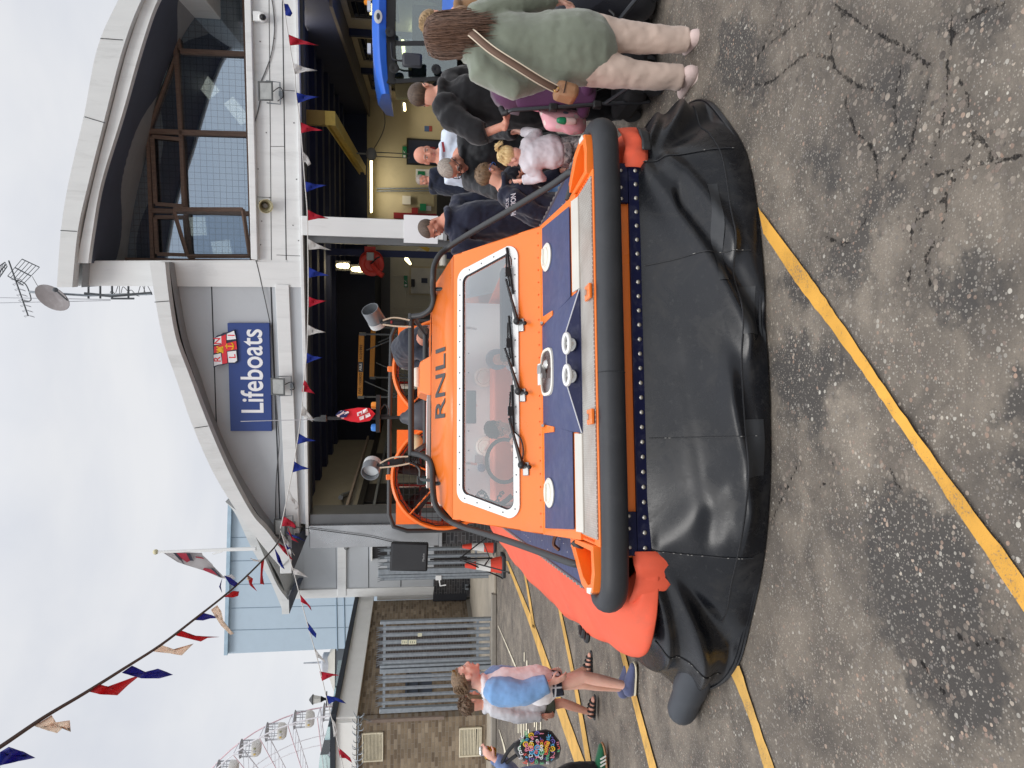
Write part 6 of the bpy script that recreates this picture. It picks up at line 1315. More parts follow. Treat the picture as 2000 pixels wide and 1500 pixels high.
        mb = MB(); mb.tube(cr([q[0]+Vector((.01, -.03, 0)), q[0].lerp(q[-1], .4)+Vector((.035, -.03, 0)), q[-1]+Vector((.02, -.03, .01))], 5), .006, 5); mb.tube(cr([q[0]+Vector((-.02, -.03, 0)), q[0].lerp(q[-1], .5)+Vector((-.03, -.03, 0)), q[-1]+Vector((-.03, -.03, .0))], 5), .006, 5); mb.build('lamp_lead', M('cream lead', (206, 190, 166), .6), s_)
        mb = MB(); mb.box(q[0].lerp(q[-1], .3)+Vector((0, -.028, 0)), (.02, .01, .012)); mb.build('red_switch', M('red box', (150, 40, 40)), s_)
    searchlight(hs(724, 919, 1.95), (-.55, -.75, .12), [(742,908),(765,905),(800,897)], 'l', .03)
    searchlight(hs(730, 617, 1.95), (.58, -.72, .38), [(748,630),(770,634),(803,632)], 'r', .07)
    mb = MB(); mb.tube([hs(790+k*.7, 900+6*sin(k*1.2), 1.95)+Vector((0, .012*cos(k*1.2), 0)) for k in range(44)], .004, 4); mb.tube(cr([hs(796, 900, 1.95), hs(812, 908, 1.95), hs(820, 918, 1.95), hs(822, 935, 1.95), hs(842, 938, 1.8)], 5), .012, 6); mb.build('coiled_lead', BLACK, HV)
    # --- mast
    ms = 3.75; Pm = lambda x, y, s=ms: hs(x, y, s)
    mb = MB(); mb.tube([Pm(640, 817), Pm(800, 815)], .016, 8); mb.tube([Pm(660, 812), Pm(760, 811)], .008, 6); mt = mb.build('mast', BLACKM, HV)
    mb = MB(); mb.limb([Pm(616, 819), Pm(634, 818)], [.018, .028], 10); mb.box(Pm(632, 817), (.06, .05, .05)); mb.build('mast_pod', M('dark grey pod', (60, 64, 66), .5), mt)
    mb = MB(); mb.tube([Pm(470, 823), Pm(620, 819)], .004, 5); mb.build('whip_aerial', M('pale whip', (170, 172, 178)), mt)
    a, b = Pm(738, 844), Pm(738, 772); mb = MB(); mb.bb((a.x, ms-.05, a.z-.02), (b.x, ms+.05, a.z+.02)); mb.build('mast_bar', BLACKM, mt)
    for x, y, m, nm in ((731, 792, M('amber beacon', (250, 150, 40), .3), 'amber_beacon'), (732, 835, M('blue beacon', (60, 130, 214), .3), 'blue_beacon')):
        p = Pm(738, y); mb = MB(); mb.lathe([(.038, .012), (.036, .05), (.03, .064), (0, .068)], Vector((p.x, ms, p.z)), None, 16); mb.build(nm, m, mt)
    mb = MB(); mb.tube(cr([Pm(742, 800), Pm(752, 790), Pm(758, 800), Pm(756, 815)], 5), .008, 5); mb.build('mast_cable', BLACK, mt)
    mb = MB(); e = Pm(800, 813); mb.limb([Pm(792, 816), Pm(806, 815), Pm(828, 812)], [.06, .12, .16], 14); mb.build('mast_foot', M('dark grey cowl', (64, 68, 76), .5), HV)
    mb = MB(); c = Pm(812, 862); mb.limb([c, Pm(812, 872)], [.07, .06], 12); mb.build('cream_canister', M('old cream plastic', (204, 196, 160)), HV)
    # red ensign hanging from the mast
    fr_ = lambda x, y, d=0: Pm(x, y, ms-.08-d)
    def cloth(px, m, nm, d):
        mb = MB(); mb.prism([fr_(x, y, d+.02*sin(y*.35)) for x, y in px], (0, .008, 0)); return mb.build(nm, m, mt)
    cloth([(655,811),(662,803),(676,800),(700,796),(722,797),(733,808),(722,822),(700,825),(684,823),(668,818)], M('ensign red', (214, 26, 44), .7, var=.06), 'ensign', 0)
    cloth([(655,811),(662,803),(672,801),(682,806),(676,815),(664,816)], M('ensign blue', (34, 42, 96), .7), 'ensign_canton', .024)
    for q in ([(657,811),(680,803),(682,806),(660,815)], [(664,803),(668,802),(672,817),(667,817)], [(672,802),(676,803),(662,815),(658,813)]): cloth(q, M('ensign white', (232, 226, 228), .7), 'ensign_stripe', .03)
    for q in ([(697,806),(707,802),(708,809),(698,813)], [(708,801),(717,797),(719,804),(710,808)], [(701,815),(710,811),(711,818),(703,821)], [(712,810),(721,806),(724,812),(714,817)]): cloth(q, M('ensign white', (232, 226, 228)), 'ensign_field', .03)
    cloth([(700,808),(705,806),(705,809),(701,811)], M('ensign red', (214, 26, 44)), 'ensign_letter', .036); cloth([(711,803),(716,800),(716,803),(712,806)], M('ensign red', (214, 26, 44)), 'ensign_letter', .036)
    # --- stern: engine deck, fans
    mb = MB(); mb.bb((-.95, be+.002, .60), (.95, 6.9, .98)); mb.build('engine_deck', ORANGE, HV, bevel=.02)
    mb = MB(); mb.bb((-.35, 4.6, .985), (.35, 6.3, 1.28)); mb.bb((-1.0, 5.2, .985), (-.45, 5.75, 1.12)); mb.build('engine_cowl', ORANGE, HV, bevel=.05)
    for sg in (-1, 1):
        c = Vector((sg*.70, 6.0, 1.28)); R = basis((0, -1, 0)); Rd = .665
        mb = MB(); mb.lathe([(Rd-.035, .06), (Rd-.01, .085), (Rd+.015, .075), (Rd+.02, .04), (Rd-.005, -.02), (Rd-.01, -.5), (Rd-.05, -.5), (Rd-.05, -.02)], c, R, 64, closed=True); fn = mb.build('fan_duct', ORANGE, HV, ang=50)
        mb = MB(); mb.lathe([(Rd-.056, -.01), (Rd-.052, -.01), (Rd-.052, -.49), (Rd-.056, -.49)], c, R, 64, closed=True); mb.build('duct_lining', DKORANGE, fn)
        mb = MB(); m = 48; sq = []
        for k in range(m):
            a = 2*pi*k/m; q = max(abs(cos(a)), abs(sin(a))); sq.append(c+R@Vector((.66*cos(a)/q*.93, .66*sin(a)/q*.93, -.12)))
        ci = [c+R@Vector(((Rd-.06)*cos(2*pi*k/m), (Rd-.06)*sin(2*pi*k/m), -.12)) for k in range(m)]
        v = R@Vector((0, 0, -.3)); mb.grid([ci, sq, [p+v for p in sq], [p+v for p in ci]], closed=True); mb.build('fan_shroud', ORANGE, fn)
        mb = MB(); mb.lathe([(0, .02), (.10, -.0), (.17, -.12), (.18, -.5)], c, R, 28); hb = mb.build('fan_hub', ORANGE, fn)
        for k in range(6):
            a = 2*pi*k/6+.25; rd = R@Vector((cos(a), sin(a), 0)); tn = R@Vector((-sin(a), cos(a), 0)); ax = R@Vector((0, 0, 1)); rows_ = []
            for j in range(6):
                t = j/5; w = lerp(.085, .13, t); tw = lerp(.9, .45, t); d = tn*cos(tw)+ax*sin(tw); p = c+rd*lerp(.17, Rd-.075, t)+ax*-.2; rows_.append([p-d*w, p, p+d*w])
            mb = MB(); mb.grid(rows_); mb.build('fan_blade', M('dark blade', (40, 42, 46), .45), hb, solid=.012)
        for dx in (-.36, -.12, .12, .36):
            hgt = sqrt((Rd-.06)**2-dx**2); mb = MB(); mb.tube([c+Vector((dx, .42, -hgt)), c+Vector((dx, .42, hgt))], .016, 6); mb.build('stator_bar', M('dark red bar', (150, 34, 26), .5), fn)
        for dz in (-.3, 0, .3): mb = MB(); hgt = sqrt((Rd-.06)**2-dz**2); mb.tube([c+Vector((-hgt, .44, dz)), c+Vector((hgt, .44, dz))], .016, 6); mb.build('stator_bar', M('dark red bar', (150, 34, 26)), fn)
        for dx in (-.42, -.14, .14, .42): hgt = sqrt((Rd-.06)**2-dx**2); mb = MB(); mb.bb(c+Vector((dx-.012, .62, -hgt)), c+Vector((dx+.012, .95, hgt))); mb.build('rudder', M('pale rudder', (200, 196, 180), .5), HV)
        mb = MB()
        for k in range(-8, 9):
            q = k*.074; hgt = sqrt(max(0, (Rd-.04)**2-q*q)); mb.tube([c+Vector((q, -.075, -hgt)), c+Vector((q, -.085, 0)), c+Vector((q, -.075, hgt))], .0035, 3); mb.tube([c+Vector((-hgt, -.078, q)), c+Vector((0, -.088, q)), c+Vector((hgt, -.078, q))], .0035, 3)
        mb.build('fan_net', BLACK, fn)
        mb = MB(); m = 40; mb.tube([c+R@Vector(((Rd-.05+.012*(k % 2))*cos(2*pi*k/m), (Rd-.05+.012*(k % 2))*sin(2*pi*k/m), .07)) for k in range(m)], .008, 5, closed=True); mb.build('net_cord', BLACK, fn)
        for a in (1.2, 2.4): mb = MB(); mb.tube([c+R@Vector((.15*cos(a), .15*sin(a), .06)), c+R@Vector(((Rd-.02)*cos(a), (Rd-.02)*sin(a), .07))], .012, 6); mb.build('net_strut', ORANGE, fn)
        mb = MB(); mb.box(c+Vector((0, -.04, Rd+.04)), (.07, .07, .07)); mb.build('duct_lug', ORANGE, fn, bevel=.01)
    mb = MB(); q = [Vector((-1.42, 6.35, .8)), Vector((-1.42, 6.35, 1.75)), Vector((-1.36, 6.35, 1.93)), Vector((-1.2, 6.35, 1.99)), Vector((0, 6.35, 2.0)), Vector((1.2, 6.35, 1.99)), Vector((1.36, 6.35, 1.93)), Vector((1.42, 6.35, 1.75)), Vector((1.42, 6.35, .8))]; mb.tube(q, .03, 10); mb.build('stern_guard', TB, HV)
    mb = MB(); p = hs(832, 938, 2.2); mb.box(p, (.07, .06, .14)); mb.build('roof_box', BLACKM, HV, bevel=.01); mb = MB(); mb.box(p+Vector((0, -.032, .0)), (.045, .004, .05)); mb.build('green_display', M('dark green screen', (26, 70, 66), .2), HV)
hovercraft()
# ---------------------------------------------------------------- people
def skin_mat(name, rgb):
    if name in MATS: return MATS[name]
    c = srgb(*rgb); t = NT(name); v = t.coord('Object'); n = t.noise(v, 18, 5, .6); n2 = t.noise(v, 4, 3, .6)
    col = t.mix(t.mr(n, .35, .7, 0, .5), c, (c[0]*.86, c[1]*.72, c[2]*.68)); col = t.mix(t.mr(n2, .4, .7, 0, .35), col, (min(1, c[0]*1.02), c[1]*.78, c[2]*.72))
    t.l(col, t.b.inputs['Base Color']); t.set(Roughness=.5, Subsurface_Weight=.12, Subsurface_Scale=.01, Subsurface_Radius=(1, .35, .2), Specular_IOR_Level=.4); MATS[name] = t.m; return t.m
def hair_mat(name, a, b):
    if name in MATS: return MATS[name]
    t = NT(name); v = t.coord('Object', (60, 60, 10)); n = t.noise(v, 1.5, 4, .7); n2 = t.noise(t.coord('Object'), 7, 3, .6)
    col = t.mix(t.mr(n, .3, .7, 0, 1), srgb(*a), srgb(*b)); t.l(col, t.b.inputs['Base Color']); t.set(Roughness=.48, Specular_IOR_Level=.35); t.bump(n, .6, .006); MATS[name] = t.m; return t.m
def cloth(name, rgb, var=.10, rough=.85, weave=220, sheen=.25, dirt=0., dcol=(.05, .05, .05), bump=.18):
    return M(name, rgb, rough, var=var, vs=9, bump=bump, bs=weave, sheen=sheen, spec=.25, dirt=dirt, ds=9, dcol=dcol)
SK_L = skin_mat('fair skin', (222, 168, 146)); SK_R = skin_mat('ruddy skin', (204, 146, 124)); SK_P = skin_mat('pale skin', (230, 184, 166))
EYEW = M('eye white', (214, 208, 202), .25); EYED = M('dark iris', (46, 36, 30), .2); LIP = M('lip', (176, 96, 88), .5, var=.04); FRAME_ = M('dark spectacle frame', (34, 34, 40), .35)
def hand(mb, w, d, pn, th, sz, curl=.45, spread=.10, flat=False):
    """w wrist, d pointing direction, pn palm normal (curl side), th +1/-1 thumb side along d x pn"""
    w = Vector(w); d = Vector(d).normalized(); pn = Vector(pn); pn = (pn-d*pn.dot(d)).normalized(); sd = d.cross(pn)*th
    R = Matrix((sd, pn, d)).transposed()
    mb.ell(w+d*sz*.26, (sz*.20, sz*.105, sz*.30), R, 12, 8); mb.limb([w-d*sz*.1, w+d*sz*.12], [sz*.13, sz*.14], 10)
    for i, (o, ln) in enumerate(((.145, .44), (.05, .49), (-.05, .46), (-.14, .36))):
        p = w+d*sz*.46+sd*sz*o; a = 0; dd = d+sd*(o*spread*4); pts = [p-dd*sz*.1, p]
        for k, f in enumerate((.42, .33, .25)):
            a += curl*(.6+.5*k)*(1+.08*i); v = dd.normalized()*cos(a)+pn*sin(a); p = p+v*sz*ln*f; pts.append(p)
        r = sz*.048*(1.0, 1.05, 1., .86)[i]; mb.limb(pts, [r, r, r*.98, r*.9, r*.78], 8)
    p = w+d*sz*.14+sd*sz*.15; v1 = (d*.65+sd*.7+pn*.35).normalized(); v2 = (d*.9+sd*.3+pn*.4).normalized()
    mb.limb([p-v1*sz*.05, p+v1*sz*.2, p+v1*sz*.2+v2*sz*.17], [sz*.07, sz*.058, sz*.046], 8)
def person(label, pos, face, Hh, J, skin, group=None, head=(0, 0, 0), hk=1., hair=None, style='short', top=None, bottom=None, shoe=None, glasses=None, bulk=1., hands=(None, None), collar=None, hood=False, sleeve='long', hem=.0, legs=True, arms=True, shorts=0., shoeY=None, beard=None, skirt=0., voxel=.0075, fold=.018, legr=1., toes=(None, None)):
    fr = Frame(pos, radians(face)); t = thing('person', label, 'person', (0, 0, 0), fr, group)
    D = dict(head=(0, .015, .935), neck=(0, 0, .845), chest=(0, .01, .72), waist=(0, .0, .62), pelvis=(0, 0, .53), sh_l=(-.108, 0, .808), sh_r=(.108, 0, .808), el_l=(-.135, -.015, .63), el_r=(.135, -.015, .63), wr_l=(-.14, .03, .485), wr_r=(.14, .03, .485),
             hip_l=(-.052, 0, .505), hip_r=(.052, 0, .505), kn_l=(-.055, .015, .28), kn_r=(.055, .015, .28), an_l=(-.055, -.01, .045), an_r=(.055, -.01, .045))
    P = {k: Vector(v)*Hh for k, v in D.items()}
    for k, v in J.items(): P[k] = fr.l(v)
    if 'waist' not in J and ('chest' in J or 'pelvis' in J): P['waist'] = P['chest'].lerp(P['pelvis'], .52)
    b = bulk*Hh; fw = (0, 1, 0)
    HH = .132*Hh*hk; yaw, pit, rol = [radians(a) for a in head]; Rh = Matrix.Rotation(yaw, 3, 'Z')@Matrix.Rotation(pit, 3, 'X')@Matrix.Rotation(rol, 3, 'Y'); hc = P['head']
    h = lambda x, y, z: hc+Rh@Vector((x*HH, y*HH, z*HH)); hr = lambda *r: tuple(q*HH for q in r)
    # body
    mb = MB(); E = lambda c, r: mb.ell(h(*c), hr(*r), Rh, 18, 12)
    E((0,-.06,.14), (.335,.42,.35)); E((0,.08,-.12), (.275,.31,.34)); E((0,.13,-.33), (.19,.20,.15))
    for s in (-1, 1): E((s*.145,.20,-.12), (.12,.13,.13)); E((s*.335,-.02,-.06), (.035,.085,.13)); E((s*.14,.30,.075), (.11,.07,.045)); E((s*.14,.285,-.035), (.10,.07,.03))
    mb.limb([h(0,.34,.05), h(0,.44,-.10)], [HH*.035, HH*.055], 10); E((0,.405,-.135), (.075,.07,.045)); E((0,.36,-.26), (.09,.045,.05)); E((0,.30,-.42), (.10,.08,.07))
    mb.limb([h(0,-.12,-.15), P['neck'].lerp(h(0,-.1,-.3), .3), P['neck']-(hc-P['neck']).normalized()*.03*Hh], [HH*.25, .034*Hh*bulk**.5, .042*b], 14)
    mb.limb([P['neck'], P['chest'], P['waist'], P['pelvis']], [(.05*b,.04*b), (.078*b,.052*b), (.066*b,.05*b), (.078*b,.056*b)], 16, up=fw)
    tops = MB(); bots = MB()
    hand_sz = .108*Hh*hk**.3
    for s, c in (('l', -1), ('r', 1)):
        if arms:
            a0, a1, a2 = P['sh_'+s], P['el_'+s], P['wr_'+s]
            mb.limb([P['chest'].lerp(P['neck'], .75), a0, a1, a2], [.035*Hh, .026*Hh, .021*Hh, .0165*Hh], 12)
            hd = hands[0 if s == 'l' else 1]
            d = (a2-a1).normalized()
            if hd != 'none':
                hd = hd or {}
                hand(mb, a2+d*.008*Hh, fr.I@Vector(hd['d']) if 'd' in hd else d, fr.I@Vector(hd['n']) if 'n' in hd else Vector((-c, .25, 0)), hd.get('t', 1 if c < 0 else -1), hand_sz, hd.get('curl', .4))
        if legs: mb.limb([P['hip_'+s], P['kn_'+s], P['kn_'+s].lerp(P['an_'+s], .3), P['an_'+s]], [.046*Hh*legr, .033*Hh*legr, .033*Hh*legr, .021*Hh], 12); 
        if legs and shoe is None: mb.limb([P['an_'+s], P['an_'+s]+Vector((0, .06*Hh, -.02*Hh))], [.022*Hh, .02*Hh], 8)
    mb.build('body', skin, t, remesh=voxel, smooth=2)
    # face
    for s in (-1, 1):
        m2 = MB(); m2.ell(h(s*.14,.318,.018), hr(.062,.05,.030), Rh, 10, 7); ew = m2.build('eye', EYEW, t); m2 = MB(); m2.ell(h(s*.14,.352,.018), hr(.028,.02,.027), Rh, 8, 6); m2.build('iris', EYED, ew)
        m2 = MB(); m2.limb([h(s*.06,.365,.095), h(s*.14,.365,.115), h(s*.22,.315,.095)], hr(.014,.018,.010), 6); m2.build('eyebrow', hair or M('grey brow', (150, 140, 130), .8), t)
    m2 = MB(); m2.limb([h(-.085,.375,-.262), h(0,.405,-.255), h(.085,.375,-.262)], hr(.012,.024,.012), 6); m2.build('lips', LIP, t)
    if beard: 
        m2 = MB(); m2.ell(h(0,.15,-.34), hr(.21,.215,.155), Rh, 16, 10); m2.ell(h(0,.33,-.42), hr(.11,.08,.08), Rh, 12, 8); m2.build('beard', beard, t)
    if glasses:
        m2 = MB()
        for s in (-1, 1):
            m2.tube([h(s*.15+.115*cos(a), .405-.03*abs(cos(a)), .0+.075*sin(a)) for a in [2*pi*k/14 for k in range(14)]], HH*.014, 5, closed=True); m2.tube([h(s*.265,.375,.03), h(s*.34,.15,.03), h(s*.355,-.05,.02), h(s*.345,-.1,-.05)], HH*.016, 5)
        m2.tube([h(-.04,.42,.02), h(.04,.42,.02)], HH*.014, 5); m2.build('glasses', glasses, t)
    # hair
    if hair:
        r = random.Random(len(label)); m2 = MB(); nu, nv = 36, 26; C0 = (0, -.075, .155); Rr = (.365, .455, .375) if style != 'crop' else (.348, .435, .360); vs = []; keep = {}
        for j in range(nv+1):
            for i in range(nu):
                a = pi*j/nv; p = 2*pi*i/nu; x, y, z = Rr[0]*sin(a)*cos(p)+C0[0], Rr[1]*sin(a)*sin(p)+C0[1], Rr[2]*cos(a)+C0[2]
                jit = 1+.035*noise.noise(Vector((x*9, y*9, z*9+len(label)))) if style != 'crop' else 1
                vs.append(h(x*jit, (y-C0[1])*jit+C0[1], (z-C0[2])*jit+C0[2]))
                line = .27 if y > .16 else (.02 if y > -.08 else (-.26 if style in ('long', 'bob') else -.20))
                if .02 < y <= .16: line = lerp(.02, .27, smoothstep(.0, .16, y))
                keep[(j, i)] = z > line
        fs = [(j*nu+i, j*nu+(i+1) % nu, (j+1)*nu+(i+1) % nu, (j+1)*nu+i) for j in range(nv) for i in range(nu) if keep[(j, i)] and keep[(j+1, i)] and keep[(j, (i+1) % nu)] and keep[(j+1, (i+1) % nu)]]
        m2.add(vs, fs)
        if style in ('short', 'curls', 'long', 'bob', 'pony', 'high_pony'):
            nS = {'short': 170, 'curls': 240, 'long': 1200, 'bob': 180, 'pony': 150, 'high_pony': 170}[style]
            for k in range(nS):
                p = r.uniform(0, 2*pi); a = r.uniform(.05, 1.75); x, y, z = 1.0*Rr[0]*sin(a)*cos(p), Rr[1]*sin(a)*sin(p)+C0[1], Rr[2]*cos(a)+C0[2]
                if y > .16 and z < .27: continue
                if y > -.02 and z < .05: continue
                q = Vector((x, y, z)); out = Vector((x, y-C0[1], z-C0[2])).normalized(); dn = Vector((0, 0, -1)); tg = (dn-out*dn.dot(out)); tg = tg.normalized() if tg.length > .1 else Vector((r.uniform(-1, 1), r.uniform(-1, .2), 0)).normalized()
                pts = [q]
                if style == 'long':
                    if y > .05: tg = (tg+Vector((copysign(.7, x), -.5, 0))).normalized()
                    L_ = r.uniform(1.15, 1.75); cur = q; 
                    for s_ in range(7):
                        o2 = Vector((cur.x, cur.y-C0[1], cur.z-C0[2])); o2n = o2.normalized(); g = dn-o2n*min(0, dn.dot(o2n))*.9*(1 if cur.z > -.15 else 0); g = (g+Vector((r.uniform(-.13, .13), r.uniform(-.12, .12)-.05, 0))+ (tg*.6 if s_ < 2 else Vector((0, 0, 0)))).normalized()
                        cur = cur+g*L_/7; lim = Vector((cur.x/Rr[0], (cur.y-C0[1])/Rr[1], (cur.z-C0[2])/Rr[2]))
                        if cur.z > -.2 and lim.length < 1.06: k2 = 1.06/lim.length; cur = Vector((cur.x*k2, (cur.y-C0[1])*k2+C0[1], (cur.z-C0[2])*k2+C0[2]))
                        pts.append(cur)
                    rad = [.011, .013, .014, .014, .013, .012, .009, .003]
                elif style in ('pony', 'high_pony'):
                    e = Vector((0, -.52, .02)) if style == 'pony' else Vector((0, -.40, .44)); pts = [q*1.0, (q.lerp(e, .5)-Vector((0, C0[1], C0[2]))).normalized()*.47+Vector((0, C0[1], C0[2])), e]; rad = [.012, .014, .010]
                else:
                    Ls = {'short': .13, 'curls': .22, 'bob': .5}[style]; w = {'short': .3, 'curls': 1.2, 'bob': .25}[style]; cur = q
                    for s_ in range(4): cur = cur+(tg+out*(.10 if style != 'curls' else .25)+Vector((r.uniform(-w, w), r.uniform(-w, w), r.uniform(-w, w)))).normalized()*Ls/4; pts.append(cur)
                    rad = [.012, .016, .014, .010, .003] if style != 'curls' else [.02, .024, .022, .018, .006]
                m2.tube([h(*p_) for p_ in pts], [HH*w_ for w_ in rad[:len(pts)]], 4)
            if style in ('pony', 'high_pony'):
                e = Vector((0, -.52, .02)) if style == 'pony' else Vector((0, -.40, .44))
                for k in range(60):
                    j = lambda w: Vector((r.uniform(-w, w), r.uniform(-w, w), r.uniform(-w, w)))
                    pts = [e+j(.03), e+Vector((0, -.12, -.06))+j(.06), e+Vector((0, -.17, -.4))+j(.07), e+Vector((0, -.12, -.85))+j(.06)] if style == 'pony' else [e+j(.03), e+Vector((0, -.10, .12))+j(.07), e+Vector((0, -.26, .08))+j(.1), e+Vector((0, -.33, -.14))+j(.09)]
                    m2.tube([h(*p_) for p_ in pts], [HH*.014, HH*.016, HH*.014, HH*.004], 4)
        if style == 'long': m2.ell(h(0,-.20,-.25), hr(.42,.31,.52), Rh, 18, 12); m2.ell(h(0,-.24,-.72), hr(.40,.22,.50), Rh, 16, 10)
        m2.build('hair', hair, t, ang=80, fix=False)
    # garments
    if top:
        g = 1.16
        tops.limb([P['neck'].lerp(P['chest'], .18), P['chest'].lerp(P['neck'], .4), P['chest'], P['waist'], P['pelvis'].lerp(P['waist'], .2)+Vector((0, 0, 0)), P['pelvis']-(P['waist']-P['pelvis']).normalized()*hem*Hh], [(.058*b,.050*b), (.100*b,.066*b), (.104*b,.074*b), (.102*b,.082*b), (.116*b,.094*b), (.116*b,.094*b)], 18, up=fw)
        for s in ('l', 'r'):
            if not arms: continue
            a0, a1, a2 = P['sh_'+s], P['el_'+s], P['wr_'+s]
            if sleeve == 'long': tops.tube([P['chest'].lerp(P['neck'], .72), a0, a0.lerp(a1, .5), a1, a1.lerp(a2, .5), a2], [.05*b, .050*b, .043*b, .040*b, .035*b, .029*b], 12)
            elif sleeve == 'elbow': tops.tube([P['chest'].lerp(P['neck'], .72), a0, a0.lerp(a1, .5), a1, a1.lerp(a2, .18)], [.05*b, .050*b, .044*b, .041*b, .038*b], 12)
            else: tops.tube([P['chest'].lerp(P['neck'], .72), a0, a0.lerp(a1, .6)], [.05*b, .050*b, .046*b], 12)
        if collar: tops.tube([P['neck']+Vector((.052*b*cos(a), .048*b*sin(a), .012*Hh+.0*sin(a))) for a in [2*pi*k/16 for k in range(16)]], .014*b, 7, closed=True)
        if hood: tops.ell(P['neck'].lerp(P['chest'], .1)+Vector((0, -.062*b, .0)), (.062*b, .036*b, .05*b)); tops.tube([P['neck']+Vector((.056*b*cos(a), .05*b*sin(a), .008*Hh)) for a in [2*pi*k/16 for k in range(16)]], .018*b, 7, closed=True)
        tp = tops.build('top', top, t, remesh=max(.009, .0075*Hh), smooth=3, disp=[(.10*Hh, fold*Hh), (.035*Hh, fold*.35*Hh)])
        t['_top'] = tp.name
    if bottom:
        bots.limb([P['waist'].lerp(P['pelvis'], .75), P['pelvis'], P['pelvis'].lerp((P['hip_l']+P['hip_r'])/2, .8)], [(.09*b,.07*b), (.1*b,.078*b), (.092*b,.076*b)], 16, up=fw)
        for s in ('l', 'r'):
            k0, k1, k2 = P['hip_'+s], P['kn_'+s], P['an_'+s]; L_ = legr*b
            if shorts: e = k0.lerp(k1, shorts); bots.tube([k0+Vector((0, 0, .03*Hh)), k0.lerp(e, .5), e], [.060*L_, .060*L_, .060*L_], 14)
            elif legs: bots.tube([k0+Vector((0, 0, .03*Hh)), k0.lerp(k1, .5), k1, k1.lerp(k2, .4), k1.lerp(k2, .85), k2+Vector((0, 0, .012*Hh))], [.060*L_, .054*L_, .045*L_, .042*L_, .039*L_, .040*L_], 14)
        bots.build('shorts' if shorts else 'trousers', bottom, t, remesh=max(.009, .0075*Hh), smooth=3, disp=[(.09*Hh, fold*Hh), (.03*Hh, fold*.4*Hh)])
    if shoe and legs:
        for i, s in enumerate(('l', 'r')):
            an = P['an_'+s]; td = toes[i]; d = (fr.I@Vector(td)).normalized() if td else Vector((0, 1, 0)); d.z *= 1; sd = d.cross(Vector((0, 0, 1))).normalized(); u = sd.cross(d).normalized(); R = Matrix((sd, d, u)).transposed(); L_ = .15*Hh; z0 = an-u*(.045*Hh)
            if shoe == 'sandal':
                m2 = MB(); m2.limb([z0-d*L_*.25+u*.012, z0+d*L_*.25+u*.010, z0+d*L_*.72+u*.010], [(.032*Hh,.010), (.036*Hh,.010), (.030*Hh,.010)], 12, up=u); sh = m2.build('sandal', BLACKM, t)
                m2 = MB(); m2.limb([z0-d*L_*.12+u*.035*Hh, z0+d*L_*.2+u*.028*Hh, z0+d*L_*.62+u*.02*Hh], [(.026*Hh,.026*Hh), (.03*Hh,.022*Hh), (.026*Hh,.012*Hh)], 12, up=u); m2.build('foot', skin, t)
                for f, hh in ((-.1, .05), (.12, .058), (.34, .045), (.52, .034)):
                    m2 = MB(); m2.tube([z0+d*L_*f+sd*(.036*Hh*cos(a))+u*(.01+hh*Hh*sin(a)) for a in [pi*k/10 for k in range(11)]], .0075*Hh, 6); m2.build('strap', BLACKM, sh)
            else:
                up_m, so_m = shoe; m2 = MB(); m2.limb([z0-d*L_*.18+u*.035*Hh, z0+d*L_*.15+u*.036*Hh, z0+d*L_*.45+u*.026*Hh, z0+d*L_*.70+u*.020*Hh], [(.030*Hh,.034*Hh), (.032*Hh,.034*Hh), (.033*Hh,.024*Hh), (.028*Hh,.016*Hh)], 14, up=u); m2.limb([z0-d*L_*.1+u*.03*Hh, an+u*.012*Hh], [.03*Hh, .027*Hh], 12); sh = m2.build('shoe', up_m, t, remesh=.006, smooth=2)
                m2 = MB(); m2.limb([z0-d*L_*.20+u*.009*Hh, z0+d*L_*.2+u*.008*Hh, z0+d*L_*.5+u*.008*Hh, z0+d*L_*.74+u*.01*Hh], [(.033*Hh,.011*Hh), (.033*Hh,.010*Hh), (.036*Hh,.010*Hh), (.030*Hh,.010*Hh)], 14, up=u); m2.build('sole', so_m, sh)
                m2 = MB()
                for k in range(4): f = .12+k*.08; m2.tube([z0+d*L_*f-sd*.016*Hh+u*(.058-.012*k)*Hh, z0+d*L_*(f+.05)+sd*.016*Hh+u*(.058-.012*k)*Hh], .004*Hh, 4)
                m2.build('lace', M('white laces', (220, 218, 212), .8), sh)
    t['_P'] = 0; del t['_P']
    if '_top' in t: del t['_top']
    return t, P, fr, h, HH
def Q(Y): return lambda x, y, dy=0: PY(x, y, Y+dy)
